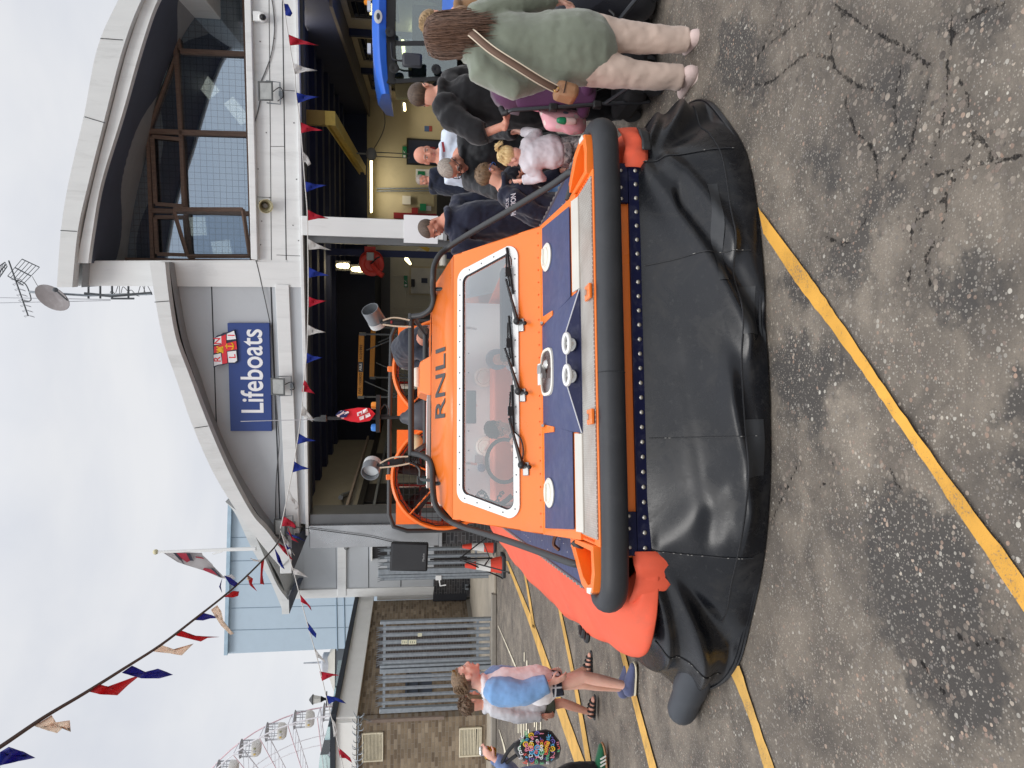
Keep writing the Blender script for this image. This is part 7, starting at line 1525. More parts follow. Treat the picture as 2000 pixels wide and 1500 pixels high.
def people():
    HB = hair_mat('brown wavy hair', (66, 48, 40), (128, 98, 80)); HBL = hair_mat('blonde hair', (196, 164, 108), (240, 216, 164)); HDB = hair_mat('dark blonde hair', (120, 96, 66), (182, 152, 112)); HBR = hair_mat('short brown hair', (58, 46, 38), (98, 80, 66)); HG = hair_mat('grey hair', (110, 100, 94), (176, 164, 152)); HDK = hair_mat('dark brown hair', (40, 32, 28), (74, 58, 48)); HLB = hair_mat('light brown hair', (86, 68, 52), (140, 114, 86))
    GF = cloth('sage green fleece', (124, 131, 116), .08, weave=320, bump=.35, sheen=.5); BE = cloth('pale pink beige trousers', (206, 184, 170), .05); PKS = cloth('pale pink trainers', (212, 190, 184), .05); PKSO = M('pink sole', (214, 196, 188), .6)
    NV = cloth('navy sweatshirt', (30, 34, 52), .12); BK = cloth('black sweatshirt', (24, 24, 27), .15); BKT = cloth('black trousers', (22, 23, 27), .15); WS = cloth('pale blue white shirt', (206, 216, 230), .04); BKJ = cloth('black waterproof', (28, 30, 34), .15, rough=.55); NVU = cloth('navy uniform', (24, 30, 48), .12)
    # --- woman in the green fleece
    q = Q(4.08)
    g0 = G(1364, 110); t, P, fr, h, HH = person('woman in a sage green fleece and pale trousers seen from behind beside the fender', (g0.x, 4.05, 0), -6, 1.62,
        dict(head=q(868,74,.06), neck=q(918,80,.03), chest=q(985,92), waist=q(1050,94), pelvis=q(1108,94), sh_l=q(944,140), sh_r=q(940,30), el_l=q(1003,172,.0), el_r=q(1010,2,.0), wr_l=q(1062,158,.12), wr_r=q(1080,4,.12), hip_l=q(1130,124), hip_r=q(1130,62), kn_l=q(1235,146), kn_r=q(1236,74), an_l=q(1338,151), an_r=q(1348,78)),
        SK_P, head=(6, -12, 0), hair=HB, style='long', top=GF, bottom=BE, shoe=(PKS, PKSO), bulk=1.13, hands=('none', None), collar=True, hem=.065, fold=.016, legr=1.05, toes=((-.1, 1, 0), (.12, 1, 0)))
    # shoulder strap and brown bag
    bag = thing('crossbody_bag', 'small brown leather crossbody bag on the green-fleece woman\'s left hip', 'bag', q(1095,178,-.1), W)
    mb = MB(); pts = cr([q(914,62,-.02), q(922,66,-.13), q(960,98,-.19), (q(1010,130,-.21)), q(1055,158,-.19), q(1085,174,-.15)], 6); dv = (pts[-1]-pts[0]).normalized()
    sd = dv.cross(Vector((0, -1, 0))).normalized(); mb.grid([[p+sd*.024 for p in pts], [p-sd*.024 for p in pts]]); st = mb.build('strap', M('brown webbing', (112, 88, 74), .8), bag, solid=.004)
    for s_ in (-1, 1): mb = MB(); mb.grid([[p+sd*.026*s_+Vector((0, -.004, 0)) for p in pts], [p+sd*.019*s_+Vector((0, -.004, 0)) for p in pts]]); mb.build('strap_edge', M('cream webbing', (222, 206, 184), .8), st)
    mb = MB(); c = q(1105,181,-.06); R = Matrix.Rotation(radians(12), 3, 'Y'); mb.box(c, (.085, .15, .135), R); bd = mb.build('pouch', M('brown leather', (158, 116, 84), .5, var=.12, vs=12, bump=.1), bag, bevel=.03); mb = MB(); mb.box(c+Vector((0, -.077, .02)), (.07, .006, .006), R); mb.build('zip', M('dark zip', (60, 44, 36), .5), bd)
    mb = MB(); mb.lathe([(.014, -.006), (.02, 0), (.014, .006)], q(1086,174,-.15), basis((0, 1, 0)), 12, cap=False); mb.build('buckle', M('brass ring', (190, 150, 90), .3, .9), st)
    # --- fair woman with a ponytail half hidden behind her
    q = Q(5.1); g0 = G(1245, 20)
    person('woman in a tan jacket with fair hair tied back, mostly hidden behind the green fleece', (PY(1245,22,5.1).x, 5.1, 0), -42, 1.64, dict(head=q(850,42), neck=q(896,34), chest=q(950,25), pelvis=q(1060,25), waist=q(1000,25), sh_l=q(915,60,-.05), sh_r=q(915,-12,.1), el_l=q(975,78), wr_l=q(1020,60), el_r=q(975,-25), wr_r=q(1030,-10), hip_l=q(1075,40), hip_r=q(1075,10), kn_l=q(1150,40), kn_r=q(1150,10), an_l=q(1236,40), an_r=q(1236,10)), SK_L, head=(-10, -6, 0), hair=HDB, style='pony', top=cloth('tan jacket', (140, 108, 78), .08), bottom=BKT, shoe=(BKT, PKSO), hood=True)
    # --- man in black
    q = Q(5.35)
    t, P, fr, h, HH = person('man in a black sweatshirt with cropped hair and glasses beside the purple pushchair', (q(1230,190).x, 5.35, 0), -58, 1.78,
        dict(head=q(829,184), neck=q(866,190), chest=q(925,200), waist=q(985,200), pelvis=q(1040,198), sh_r=q(886,232,-.12), sh_l=q(884,158,.12), el_r=q(942,262,-.18), wr_r=q(983,246,-.24), el_l=q(950,140,.1), wr_l=q(1000,160,0), hip_l=q(1058,180), hip_r=q(1058,214), kn_l=q(1140,178), kn_r=q(1140,212), an_l=q(1218,180), an_r=q(1220,214)),
        SK_L, head=(12, -16, 0), hair=HBR, style='crop', top=BK, bottom=BKT, shoe=(BKT, BLACKM), glasses=FRAME_, beard=HBR, bulk=1.18, hood=True, sleeve='elbow', hands=(None, dict(d=(.62, -.1, -.15), n=(.1, .3, 1), t=1, curl=.35)), fold=.024)
    # --- bald man in the white shirt
    q = Q(6.9)
    t, P, fr, h, HH = person('shaved-headed man in a pale uniform shirt looking towards the camera', (q(1130,305).x, 6.9, 0), 168, 1.80,
        dict(head=q(832,303), neck=q(866,306), chest=q(915,310), waist=q(960,310), pelvis=q(1005,308), sh_l=q(880,268), sh_r=q(884,346), el_l=q(940,258), wr_l=q(985,275,-.1), el_r=q(945,356), wr_r=q(985,345,-.1), hip_l=q(1015,292), hip_r=q(1015,324)), SK_R, head=(4, -8, 0), hair=None, top=WS, bottom=BKT, shoe=(BKT, BLACKM), bulk=1.14, collar=True)
    mb = MB(); mb.box(fr.l(q(866,287,-.165)), (.09, .006, .022), Matrix.Rotation(.2, 3, 'Y')); mb.build('badge', M('red badge', (150, 50, 60), .6), t)
    # --- grey haired man bending to the toddler
    q = Q(6.05)
    person('grey-haired man with glasses in a black jacket bending towards the blonde toddler', (q(1180,310).x, 6.05, 0), 138, 1.74,
        dict(head=q(884,328,-.10), neck=q(905,308,.05), chest=q(945,300,.05), waist=q(1000,300,.1), pelvis=q(1055,298,.1), sh_l=q(915,262,-.02), sh_r=q(925,352,.0), el_l=q(972,250,-.25), wr_l=q(1004,256,-.5), el_r=q(975,372,-.25), wr_r=q(1006,352,-.5), hip_l=q(1070,285), hip_r=q(1070,315)), SK_R, head=(0, -42, 0), hair=HG, style='crop', top=BKJ, bottom=BKT, shoe=(BKT, BLACKM), glasses=FRAME_, bulk=1.22, collar=True, hands=(dict(d=(.1, -.5, -.6), n=(0, .3, -1)), None), fold=.028)
    # --- toddler
    q = Q(5.15); CAM = NT('grey camouflage print'); v = CAM.coord('Object'); n_ = CAM.noise(v, 22, 3, .6, 1.2); CAM.l(CAM.ramp(n_, [(0, srgb(96, 96, 100)), (.44, srgb(96, 96, 100)), (.46, srgb(150, 150, 152)), (.55, srgb(150, 150, 152)), (.57, srgb(196, 194, 192)), (1, srgb(196, 194, 192))]), CAM.b.inputs['Base Color']); CAM.set(Roughness=.85)
    for nd in CAM.t.nodes:
        if nd.type == 'VALTORGB': nd.color_ramp.interpolation = 'LINEAR'
    person('blonde toddler in a white jumper and grey camouflage trousers climbing beside the hovercraft', (q(1238,300).x, 5.2, 0), 28, .92,
        dict(head=q(1000,306), neck=q(1022,306), chest=q(1038,303), waist=q(1058,299), pelvis=q(1077,297), sh_l=q(1034,326), sh_r=q(1032,282), el_l=q(1058,346,.02), wr_l=q(1022,352,.1), el_r=q(1048,262,.02), wr_r=q(1020,257,.1), hip_l=q(1104,308), hip_r=q(1104,286), kn_l=q(1150,312,.1), kn_r=q(1160,282), an_l=q(1200,310,.1), an_r=q(1226,284)), SK_P, head=(14, -18, 0), hk=1.42, hair=HBL, style='high_pony', top=cloth('white jumper', (212, 208, 214), .04), bottom=CAM.m, shoe=(cloth('white shoes', (210, 210, 210)), PKSO), bulk=1.30, fold=.018)
    # --- boy in the navy hoodie
    q = Q(5.45); JN = cloth('light blue jeans', (118, 158, 206), .22, weave=300)
    t, P, fr, h, HH = person('boy in a navy hoodie with white back print and glasses leaning on the side deck', (q(1220,395).x, 5.5, 0), -62, 1.36,
        dict(head=q(956,340), neck=q(985,362), chest=q(1018,388), waist=q(1048,408), pelvis=q(1084,416), sh_l=q(1000,342,.14), sh_r=q(1004,392,-.12), el_l=q(1062,352,.1), wr_l=q(1096,334,.0), el_r=q(1062,420,-.14), wr_r=q(1098,402,-.1), hip_l=q(1096,396,.06), hip_r=q(1100,424,-.06), kn_l=q(1092,352,.06), kn_r=q(1110,380,-.06), an_l=q(1180,360,.06), an_r=q(1196,392,-.06)), SK_L, head=(-4, -24, 0), hk=1.12, hair=HLB, style='short', top=NV, bottom=JN, shoe=(BKT, PKSO), glasses=M('blue spectacle frame', (60, 110, 190), .4), bulk=1.12, hood=True, fold=.026)
    c = fr.l(q(1000,400,-.235)); o = fr.l(q(984,404,-.235)); u = (o-c).normalized(); ax = (fr.l(q(1000,386,-.225))-fr.l(q(1000,414,-.245))).normalized(); pm = M('white print', (214, 216, 224), .7)
    text('MISSION', .055, c-u*.012, ax, u, pm, t, 'back_print', .012, .002, width=.17); text('RESCUE', .032, c+u*.035, ax, u, pm, t, 'back_print', .01, .002, width=.12)
    # --- man in the navy sweatshirt
    q = Q(6.9)
    person('tall man in a navy sweatshirt looking down in front of the white pillar', (q(1120,430).x, 7.0, 0), 118, 1.82,
        dict(head=q(843,446), neck=q(878,432), chest=q(930,436), waist=q(985,430), pelvis=q(1035,424), sh_l=q(898,398,.12), sh_r=q(900,484,-.1), el_l=q(965,386,.1), wr_l=q(1020,400,-.05), el_r=q(966,492,-.12), wr_r=q(1016,482,-.2), hip_l=q(1050,408), hip_r=q(1050,440), kn_l=q(1110,402), kn_r=q(1105,446)), SK_R, head=(6, -34, 0), hair=HBR, style='crop', top=NV, bottom=BKT, shoe=(BKT, BLACKM), bulk=1.24, collar=True, fold=.024)
    # --- older man inside the hall
    q = Q(12.)
    person('older man in navy uniform standing inside the hall by the cream wall', (q(960,358).x, 12., 0), 120, 1.72, dict(head=q(826,352), neck=q(843,354), chest=q(870,360), pelvis=q(905,362)), SK_R, head=(10, -10, 0), hair=HG, style='crop', top=NVU, bottom=NVU, shoe=(BKT, BLACKM), bulk=1.2, collar=True)
    # --- girl walking
    q = Q(5.12); SHT = NT('navy plaid'); v = SHT.coord('Object'); sp = SHT.n('SeparateXYZ'); SHT.l(v, sp.inputs[0]); gx = SHT.math('FRACT', SHT.math('MULTIPLY', sp.outputs[1], 13)); gz = SHT.math('FRACT', SHT.math('MULTIPLY', sp.outputs[2], 13))
    SHT.l(SHT.mix(SHT.math('MULTIPLY', SHT.math('MAXIMUM', SHT.math('LESS_THAN', gx, .16), SHT.math('LESS_THAN', gz, .16)), .8), srgb(24, 28, 42), srgb(206, 206, 210)), SHT.b.inputs['Base Color']); SHT.set(Roughness=.85)
    BLT = cloth('sky blue knit', (122, 164, 212), .14, weave=260, bump=.5, dirt=.3, dcol=(.18, .32, .52)); PWT = cloth('pink white top', (234, 230, 232), .04)
    LS = cloth('lilac navy trainers', (84, 90, 122), .16); CS = M('cream sole', (206, 196, 170), .6)
    t, P, fr, h, HH = person('girl walking in a blue sleeved top and navy plaid shorts with sunglasses on her head', (G(1232,1335).x, 5.12, 0), -86, 1.36,
        dict(head=q(911,1322), neck=q(948,1340), chest=q(985,1336), waist=q(1022,1336), pelvis=q(1052,1338), sh_r=q(972,1350,-.10), sh_l=q(968,1326,.10), el_r=q(1022,1354,-.16), wr_r=q(1072,1334,-.17), el_l=q(1020,1330,.14), wr_l=q(1062,1318,.14), hip_r=q(1064,1342,-.05), hip_l=q(1064,1332,.06), kn_r=q(1140,1322,-.05), kn_l=q(1140,1334,.07), an_r=q(1226,1340,-.05), an_l=q(1214,1344,.22)), SK_P, head=(20, 6, 0), hk=1.18, hair=HLB, style='pony', top=PWT, bottom=SHT.m, shoe=(LS, CS), bulk=1.06, shorts=.42, collar=True, hands=(None, dict(d=(.25, 0, -1), n=(.3, .9, 0), t=1, curl=.3)), toes=((1, .05, 0), (1, -.06, 0)), fold=.02)
    for s in ('l', 'r'):
        a0, a1, a2 = P['sh_'+s], P['el_'+s], P['wr_'+s]; b = 1.36; mb = MB(); mb.tube([P['neck'].lerp(a0, .35)+Vector((0, 0, -.012)), a0, a0.lerp(a1, .5), a1, a1.lerp(a2, .5), a2.lerp(a1, .04)], [.060*b, .076*b, .074*b, .064*b, .056*b, .048*b], 14); mb.build('sleeve', BLT, t, remesh=.01, smooth=3, disp=[(.09, .02)])
    mb = MB()
    for s_ in (-1, 1): mb.ell(h(s_*.14,.24,.41), (HH*.12, HH*.03, HH*.07), None, 10, 6)
    mb.tube([h(-.3,-.05,.33), h(-.26,.2,.38), h(0,.26,.43), h(.26,.2,.38), h(.3,-.05,.33)], HH*.015, 5); mb.build('sunglasses', M('amber sunglasses', (120, 96, 50), .15, .3), t)
    # --- boy walking behind her
    q = Q(6.25); OL = cloth('olive shorts', (66, 70, 58), .1); GS = cloth('light grey sweatshirt', (200, 200, 204), .05)
    person('curly-haired boy in a light grey sweatshirt, olive shorts and black sandals behind the girl', (G(1162,1375).x, 6.25, 0), -84, 1.26,
        dict(head=q(921,1371,.05), neck=q(950,1375,.05), chest=q(985,1375), waist=q(1015,1373), pelvis=q(1045,1371), sh_r=q(968,1387,-.1), sh_l=q(966,1365,.12), el_r=q(1012,1401,-.15), wr_r=q(1056,1399,-.15), el_l=q(1010,1359,.15), wr_l=q(1050,1349,.15), hip_r=q(1052,1379,-.05), hip_l=q(1052,1363,.06), kn_r=q(1099,1373,-.05), kn_l=q(1098,1331,.1), an_r=q(1151,1391,-.05), an_l=q(1145,1305,.2)), SK_L, head=(38, -6, 0), hk=1.22, hair=hair_mat('brown curls', (74, 58, 44), (124, 100, 78)), style='curls', top=GS, bottom=OL, shoe='sandal', bulk=1.10, shorts=.62, collar=True, toes=((1, .05, 0), (1, -.1, 0)), fold=.022)
    # --- person at the picture edge with the tote bag
    q = Q(5.9); DJ = cloth('faded denim jacket', (112, 132, 172), .16, weave=300)
    t, P, fr, h, HH = person('person in a faded denim jacket, black trousers and green trainers stepping in from the left', (G(1190,1520).x, 5.9, 0), -88, 1.62,
        dict(head=q(884,1530), neck=q(928,1536), chest=q(975,1538), waist=q(1015,1538), pelvis=q(1055,1538), sh_r=q(948,1536,-.12), sh_l=q(946,1534,.12), el_r=q(1002,1506,-.16), wr_r=q(968,1484,-.12), el_l=q(1000,1500,.12), wr_l=q(964,1480,.02), hip_r=q(1068,1540,-.06), hip_l=q(1068,1536,.06), kn_r=q(1112,1512,-.06), kn_l=q(1120,1560,.06), an_r=q(1170,1502,-.06), an_l=q(1172,1600,.1)), SK_P, head=(0, -10, 0), hair=HDK, style='short', top=DJ, bottom=BKT, shoe=(cloth('green suede', (28, 92, 62), .1), M('gum sole', (150, 110, 74), .6)), bulk=1.04, legr=1.12, hands=(dict(d=(.35, 0, .5), n=(.3, -.5, .3)), dict(d=(.35, .1, .5), n=(.3, .6, .3))), toes=((1, 0, 0), (1, .05, .12)))
    a = P['an_r']; 
    for k in range(3): mb = MB(); f = fr.l(PY(1178,1494-k*7,5.9-.145)); mb.box(f, (.006, .012, .055), Matrix.Rotation(.5, 3, 'X')); mb.build('shoe_stripe', M('white laces', (220, 218, 212)), t)
    wp = thing('wrapped_snack', 'gold and silver foil wrapped snack held at the left picture edge', 'snack', q(955,1472,-.05), W)
    r = random.Random(2); mb = MB(); 
    for k in range(26):
        c = q(956+r.uniform(-8,9), 1472+r.uniform(-9,8), -.06+r.uniform(-.04,.04)); mb.ell(c, (.03, .025, .026), Matrix.Rotation(r.random()*3, 3, 'X'), 7, 5)
    mb.build('gold_wrapper', M('gold foil', (170, 126, 40), .25, .8, var=.3, vs=30), wp, remesh=.007)
    mb = MB(); 
    for k in range(14): mb.ell(q(944+r.uniform(-5,5), 1466+r.uniform(-6,6), -.06+r.uniform(-.03,.03)), (.024, .02, .016), Matrix.Rotation(r.random()*3, 3, 'X'), 6, 4)
    mb.build('silver_foil', M('silver foil', (220, 220, 218), .25, .8, var=.2, vs=30), wp, remesh=.006)
    # tote bag
    tb = thing('tote_bag', 'black tote bag printed with colourful letters hanging from the denim-clad arm', 'bag', q(1050,1455,-.25), W)
    V = lambda x, y, d=0: PY(x, y, 5.62+d)
    o = [(1003,1450),(1018,1440),(1040,1428),(1066,1424),(1078,1428),(1092,1446),(1096,1462),(1092,1480),(1074,1492),(1052,1493),(1030,1490),(1014,1482),(1004,1466)]
    mb = MB(); n = len(o); c2 = (sum(p[0] for p in o)/n, sum(p[1] for p in o)/n); rows = []
    for f, d in ((0, -.07), (.5, -.062), (.85, -.04), (1, 0), (.85, .06), (.5, .085), (0, .09)): rows.append([V(c2[0]+(x-c2[0])*f, c2[1]+(y-c2[1])*f, d) for x, y in o])
    mb.grid(rows, closed=True); bd = mb.build('bag_body', cloth('black printed cotton', (24, 24, 28), .1), tb, ang=60)
    mb = MB(); mb.tube(cr([V(1006,1452,.0), V(992,1468,.04), V(984,1482,.1), V(978,1494,.12)], 5), (.014), 6); mb.tube(cr([V(1010,1474,.02), V(996,1484,.08), V(984,1494,.14)], 5), .016, 6); mb.build('handle', M('black webbing', (24, 24, 26), .7), tb)
    cols = [M('print %s' % n_, c_, .7, var=.03) for n_, c_ in (('white', (228, 228, 230)), ('yellow', (240, 196, 50)), ('sky blue', (90, 176, 220)), ('coral', (226, 96, 84)), ('pink', (230, 140, 160)), ('mint', (110, 190, 140)), ('violet', (110, 100, 180)))]
    rr = random.Random(9); rot = 0.52; k = 0
    axv = (V(1040,1440,0)-V(1046,1484,0)).normalized(); ayv = Vector((0, -1, 0)).cross(axv); ayv = -ayv if ayv.z < 0 else ayv
    words = ['basic', 'time', 'bag', 'music', 'in', 'me', 'o', 'S', 'e', 'bo', 'w', 'n', 'D', 'u', 'l', 'p', 'oc', 'am', 'x', 'on', 'B', 'r', 'it', 'go', 'do', 'G', 'q', 'zz', 'a', 'c']
    for gx in range(9):
        for gy in range(10):
            x = 1008+gx*10+rr.uniform(-1.5, 1.5); y = 1426+gy*6.6+(gx % 2)*3+rr.uniform(-1., 1.)
            dx, dy = (x-c2[0])/44, (y-c2[1])/33
            if dx*dx+dy*dy > .88: continue
            if x < 1024 and y < 1444: continue
            d = -.066+.05*(dx*dx+dy*dy)**1.2-.008
            p = V(x, y, d); a_ = rr.uniform(-.5, .2); ax2 = axv*cos(a_)+ayv*sin(a_); ay2 = ayv*cos(a_)-axv*sin(a_); m = cols[rr.randrange(7)]
            if rr.random() < .26: mb = MB(); R = Matrix((ax2, ay2, ax2.cross(ay2))).transposed(); mb.lathe([(.014, 0), (.022, 0), (.022, .002), (.014, .002)], p, R, 14, closed=True); mb.lathe([(.0, .001), (.007, .001)], p, R, 8, cap=False); mb.build('print_ring', m, bd)
            else: text(words[k % len(words)], rr.uniform(.042, .056), p, ax2, ay2, m, bd, 'print_letter', .014, .001); k += 1
    # --- two children in the cabin
    S = lambda x, y, s: H.w(hs(x, y, s))
    tk, Pk, frk, hk_, HHk = person('child with a pale grey hood up sitting inside the hovercraft cabin', S(1120,705,2.05)*1., 196, 1.05, dict(head=S(977,702,1.95), neck=S(1002,702,2.0), chest=S(1030,702,2.05), pelvis=S(1085,702,2.1), waist=S(1058,702,2.1), sh_l=S(1012,676,2.0), sh_r=S(1012,728,2.0), el_l=S(1050,668,1.95), el_r=S(1050,736,1.95), wr_l=S(1064,690,1.8), wr_r=S(1064,716,1.8), hip_l=S(1088,692,2.1), hip_r=S(1088,712,2.1)), SK_P, head=(-18, -30, 0), hk=1.3, hair=None, top=cloth('pale grey hoodie', (178, 186, 196), .05), bulk=1.25, legs=False, hood=True)
    mb = MB(); rows = []
    for j in range(9):
        a = -1.15+j*.36; rows.append([hk_(.46*cos(b)*cos(a*.55), .16-.62*sin((j+.5)/9*pi*.62), .04+.56*sin(b)*cos(a*.45)) for b in [k*2*pi/20 for k in range(20)]])
    mb.ell(hk_(0,-.14,.06), (.45*HHk, .46*HHk, .50*HHk), None, 20, 14); mb.build('hood', cloth('blue grey hood', (142, 154, 168), .06), tk)
    mb = MB(); mb.ell(hk_(0,.14,-.06), (.27*HHk, .30*HHk, .38*HHk), None, 18, 12); mb.build('face', SK_P, tk)
    dk_ = person('dark-haired child at the wheel inside the hovercraft cabin', S(1120,838,2.05), 150, 1.05, dict(head=S(972,838,1.95), neck=S(1000,838,2.0), chest=S(1030,838,2.05), pelvis=S(1085,838,2.1), waist=S(1058,838,2.1), sh_l=S(1012,812,2.0), sh_r=S(1012,864,2.0), el_l=S(1050,806,1.95), el_r=S(1050,872,1.95), wr_l=S(1010,850,1.62), wr_r=S(1010,880,1.62), hip_l=S(1088,828,2.1), hip_r=S(1088,848,2.1)), SK_L, head=(10, -40, 0), hk=1.3, hair=HDK, style='short', top=NV, bulk=1.2, legs=False)
    # --- crew member crouched on the stern
    person('crew member in dark navy crouched on the stern in front of the right fan', S(860,690,4.9), 170, 1.72, dict(head=S(838,650,4.35), neck=S(822,664,4.45), chest=S(806,672,4.6), waist=S(796,682,4.8), pelvis=S(806,692,5.0), sh_l=S(826,650,4.5), sh_r=S(816,690,4.5), el_l=S(842,646,4.4), el_r=S(838,694,4.4), wr_l=S(850,662,4.3), wr_r=S(848,682,4.3), hip_l=S(812,684,5.0), hip_r=S(814,702,5.0), kn_l=S(838,676,4.7), kn_r=S(838,712,4.7), an_l=S(866,684,5.0), an_r=S(866,708,5.0)), SK_R, head=(0, -50, 0), hair=HDK, style='crop', top=cloth('dark navy overalls', (36, 40, 52), .1), bottom=cloth('dark navy overalls', (36, 40, 52)), shoe=(BKT, BLACKM), bulk=1.1)
people()
# ---------------------------------------------------------------- gear in the hall, tractor, pushchairs
def hall_gear():
    RD = M('hose reel red', (196, 52, 40), .45, var=.06, dirt=.2); YLW = M('faded crane yellow', (206, 178, 84), .6, var=.1, dirt=.3, ds=4); OCH = M('ochre lifting beam', (176, 118, 40), .6, var=.1, dirt=.3)
    c = fp(726, 516, 3.3); t = thing('hose_reel', 'round red hose reel high on the navy post between the bays', 'hose reel', c, B)
    R = basis((-.35, -1, -.1)); rr = (fp(726, 492, 3.3)-fp(726, 540, 3.3)).length/2
    mb = MB(); mb.lathe([(0, .05), (.04, .05), (.05, .02), (rr*.55, .02), (rr*.6, .035), (rr*.7, .02), (rr*.95, .02), (rr, .03), (rr, 0), (rr*.5, 0), (rr*.5, -.16), (rr, -.16), (rr, -.19), (0, -.19)], c, R, 36); d = mb.build('drum', RD, t)
    mb = MB(); mb.tube([fp(726,516,3.2), fp(740,534,3.15), fp(748,538,3.12)], [.05, .06, .06], 8); mb.build('hose_guide', RD, d)
    mb = MB(); mb.tube(cr([fp(724,516,3.2), fp(735,505,3.12), fp(742,502,3.12)], 5), .018, 6); mb.build('hose', BLACKM, d)
    a = fp(718, 505, 3.15); mb = MB(); mb.box(a+Vector((.05, 0, -.06)), (.18, .12, .16)); mb.build('motor_box', M('grey motor box', (150, 150, 146), .5), t, bevel=.015)
    mb = MB(); mb.box(c+Vector((.15, .22, .05)), (.5, .06, .25)); mb.build('wall_bracket', RD, t)
    # lifting beams
    def beam(p0, p1, off, w, lab, txt=None):
        a, b = fp(*p0, off), fp(*p1, off); t = thing('lifting_beam', lab, 'lifting beam', a.lerp(b, .5), B, 'lifting beams behind the hovercraft'); n = (b-a).normalized(); u = Vector((-n.z, 0, n.x)); u = u if u.z > 0 else -u
        mb = MB(); mb.prism([a+u*w/2, b+u*w/2, b-u*w/2, a-u*w/2], (0, .12, 0)); bb = mb.build('beam', OCH, t, bevel=.01)
        for s_ in (a, b): mb = MB(); mb.box(s_+Vector((0, .06, -.02)), (.06, .14, w*1.2)); mb.tube([s_+Vector((0, .06, -.05)), s_+Vector((0, .06, -1.0))], .022, 6); mb.tube([s_+Vector((0, .06, -.9)), s_+Vector((.35 if s_ is a else -.35, .06, -.1))], .014, 5); mb.build('stand_leg', M('dark grey bracket', (84, 88, 92)), t)
        if txt:
            m_ = M('beam lettering', (62, 44, 26), .7); ax = n if n.x > 0 else -n
            for s_, f, mm in ((txt[0], .22, m_), (txt[2], .72, m_)): text(s_, w*.72, (a if a.x < b.x else b).lerp(b if a.x < b.x else a, f)+Vector((0, -.004, 0)), ax, u, mm, bb, 'beam_lettering', .01, .002)
            c_ = (a if a.x < b.x else b).lerp(b if a.x < b.x else a, .485); mb = MB(); mb.box(c_+Vector((0, -.004, 0)), (.22, .006, w*.9)); pl = mb.build('name_plate', M('plate dark', (40, 44, 56), .5), bb)
            text(txt[1], w*.62, c_+Vector((0, -.009, 0)), ax, u, M('plate white', (196, 200, 206), .6), pl, 'plate_lettering', .02, .002)
    beam((703, 776), (706, 653), 2.2, .115, 'ochre lifting beam with stencilled SWL 1500KG lettering behind the hovercraft mast', ('SWL 1500KG', 'ABLE', 'A12/1993'))
    beam((726, 738), (729, 640), 3.2, .11, 'plain ochre lifting beam hanging lower behind the lettered one')
    # crane runway and hoist
    a = fp(645, 231, .9); t = thing('crane_beam', 'pale yellow overhead crane beam running back into the right-hand bay', 'crane', a, B)
    dz = (fp(635, 231, .9)-fp(655, 231, .9)).length; b = Vector((a.x, 8.5, a.z)); mb = MB()
    mb.bb((a.x-.12, .9, a.z+dz/2-.03), (a.x+.12, 8.5, a.z+dz/2)); mb.bb((a.x-.12, .9, a.z-dz/2), (a.x+.12, 8.5, a.z-dz/2+.03)); mb.bb((a.x-.05, .9, a.z-dz/2+.03), (a.x+.05, 8.5, a.z+dz/2-.03)); mb.bb((a.x-.13, .89, a.z-dz/2), (a.x+.13, .899, a.z+dz/2)); mb.build('beam', YLW, t)
    q = fp(623, 228, .9); mb = MB(); mb.bb((a.x-.12, .93, a.z+dz/2+.003), (a.x+.14, 1.1, RM['ZC']-.43)); mb.build('hanger', M('brownish yellow', (150, 126, 66), .7), t)
    h = fp(698, 272, 5.2); hz_ = a.z-dz/2; ho = thing('chain_hoist', 'small chain hoist hanging below the yellow crane beam', 'hoist', (a.x, h.y, hz_-.4), B); hp = Vector((a.x, h.y, hz_-.38))
    mb = MB(); mb.ell(hp, (.16, .12, .13)); mb.box(hp+Vector((0, .02, .0)), (.2, .2, .16)); mb.tube([hp+Vector((0, 0, .12)), hp+Vector((0, 0, .36))], .02, 6); mb.build('hoist_body', M('grey hoist', (120, 122, 124), .5), ho)
    mb = MB()
    for k in (-.05, .05): mb.tube([hp+Vector((k, 0, -.1)), hp+Vector((k, 0, -.95))], .012, 4)
    mb.tube(cr([hp+Vector((.1, 0, -.05)), hp+Vector((.7, -.3, -.35)), hp+Vector((1.5, -.7, -.2)), hp+Vector((2.3, -1.1, -.35))], 6), .012, 4); mb.build('chain', M('chain grey', (116, 114, 112), .5, .5), ho)
    # wall clutter of the right-hand side
    for x0, y0, z0, z1, d, m in ((5.6, .5, .2, 1.5, .35, BLACKM), (6.6, .3, .3, 1.7, .3, NAVY), (7.4, .5, .1, 1.2, .4, M('grey locker', (120, 124, 126), .6))):
        mb = MB(); mb.bb((RM['xr']-.05-d, x0, z0), (RM['xr']-.05, x0+y0, z1)); solo(mb, 'equipment_cabinet', m, {5.6: 'black kit cabinet by the right hall wall', 6.6: 'navy kit cabinet by the right hall wall', 7.4: 'grey locker at the back of the right hall wall'}[x0], 'cabinet', (RM['xr']-.1, x0, z0), B, bevel=.02)
    q = fp(838, 392, 9.6); mb = MB(); mb.bb((q.x-.7, 9.5, 0), (q.x+1.0, 10.1, q.z-.25)); solo(mb, 'work_bench', M('dark bench', (60, 58, 56), .7), 'dark work bench along the cream back wall', 'bench', (q.x, 9.6, 0), B)
    mb = MB(); p = fp(865, 508, 1.6); mb.lathe([(0, -.11), (.075, -.11), (.075, .11), (.02, .112), (.02, -.08)], p, basis((1, 0, .0)), 18); mb2 = mb; pr_ = solo(mb2, 'paper_roll', WHITEP, 'white paper roll beside the cabin roof in front of the pillar', 'paper roll', p, B)
hall_gear()
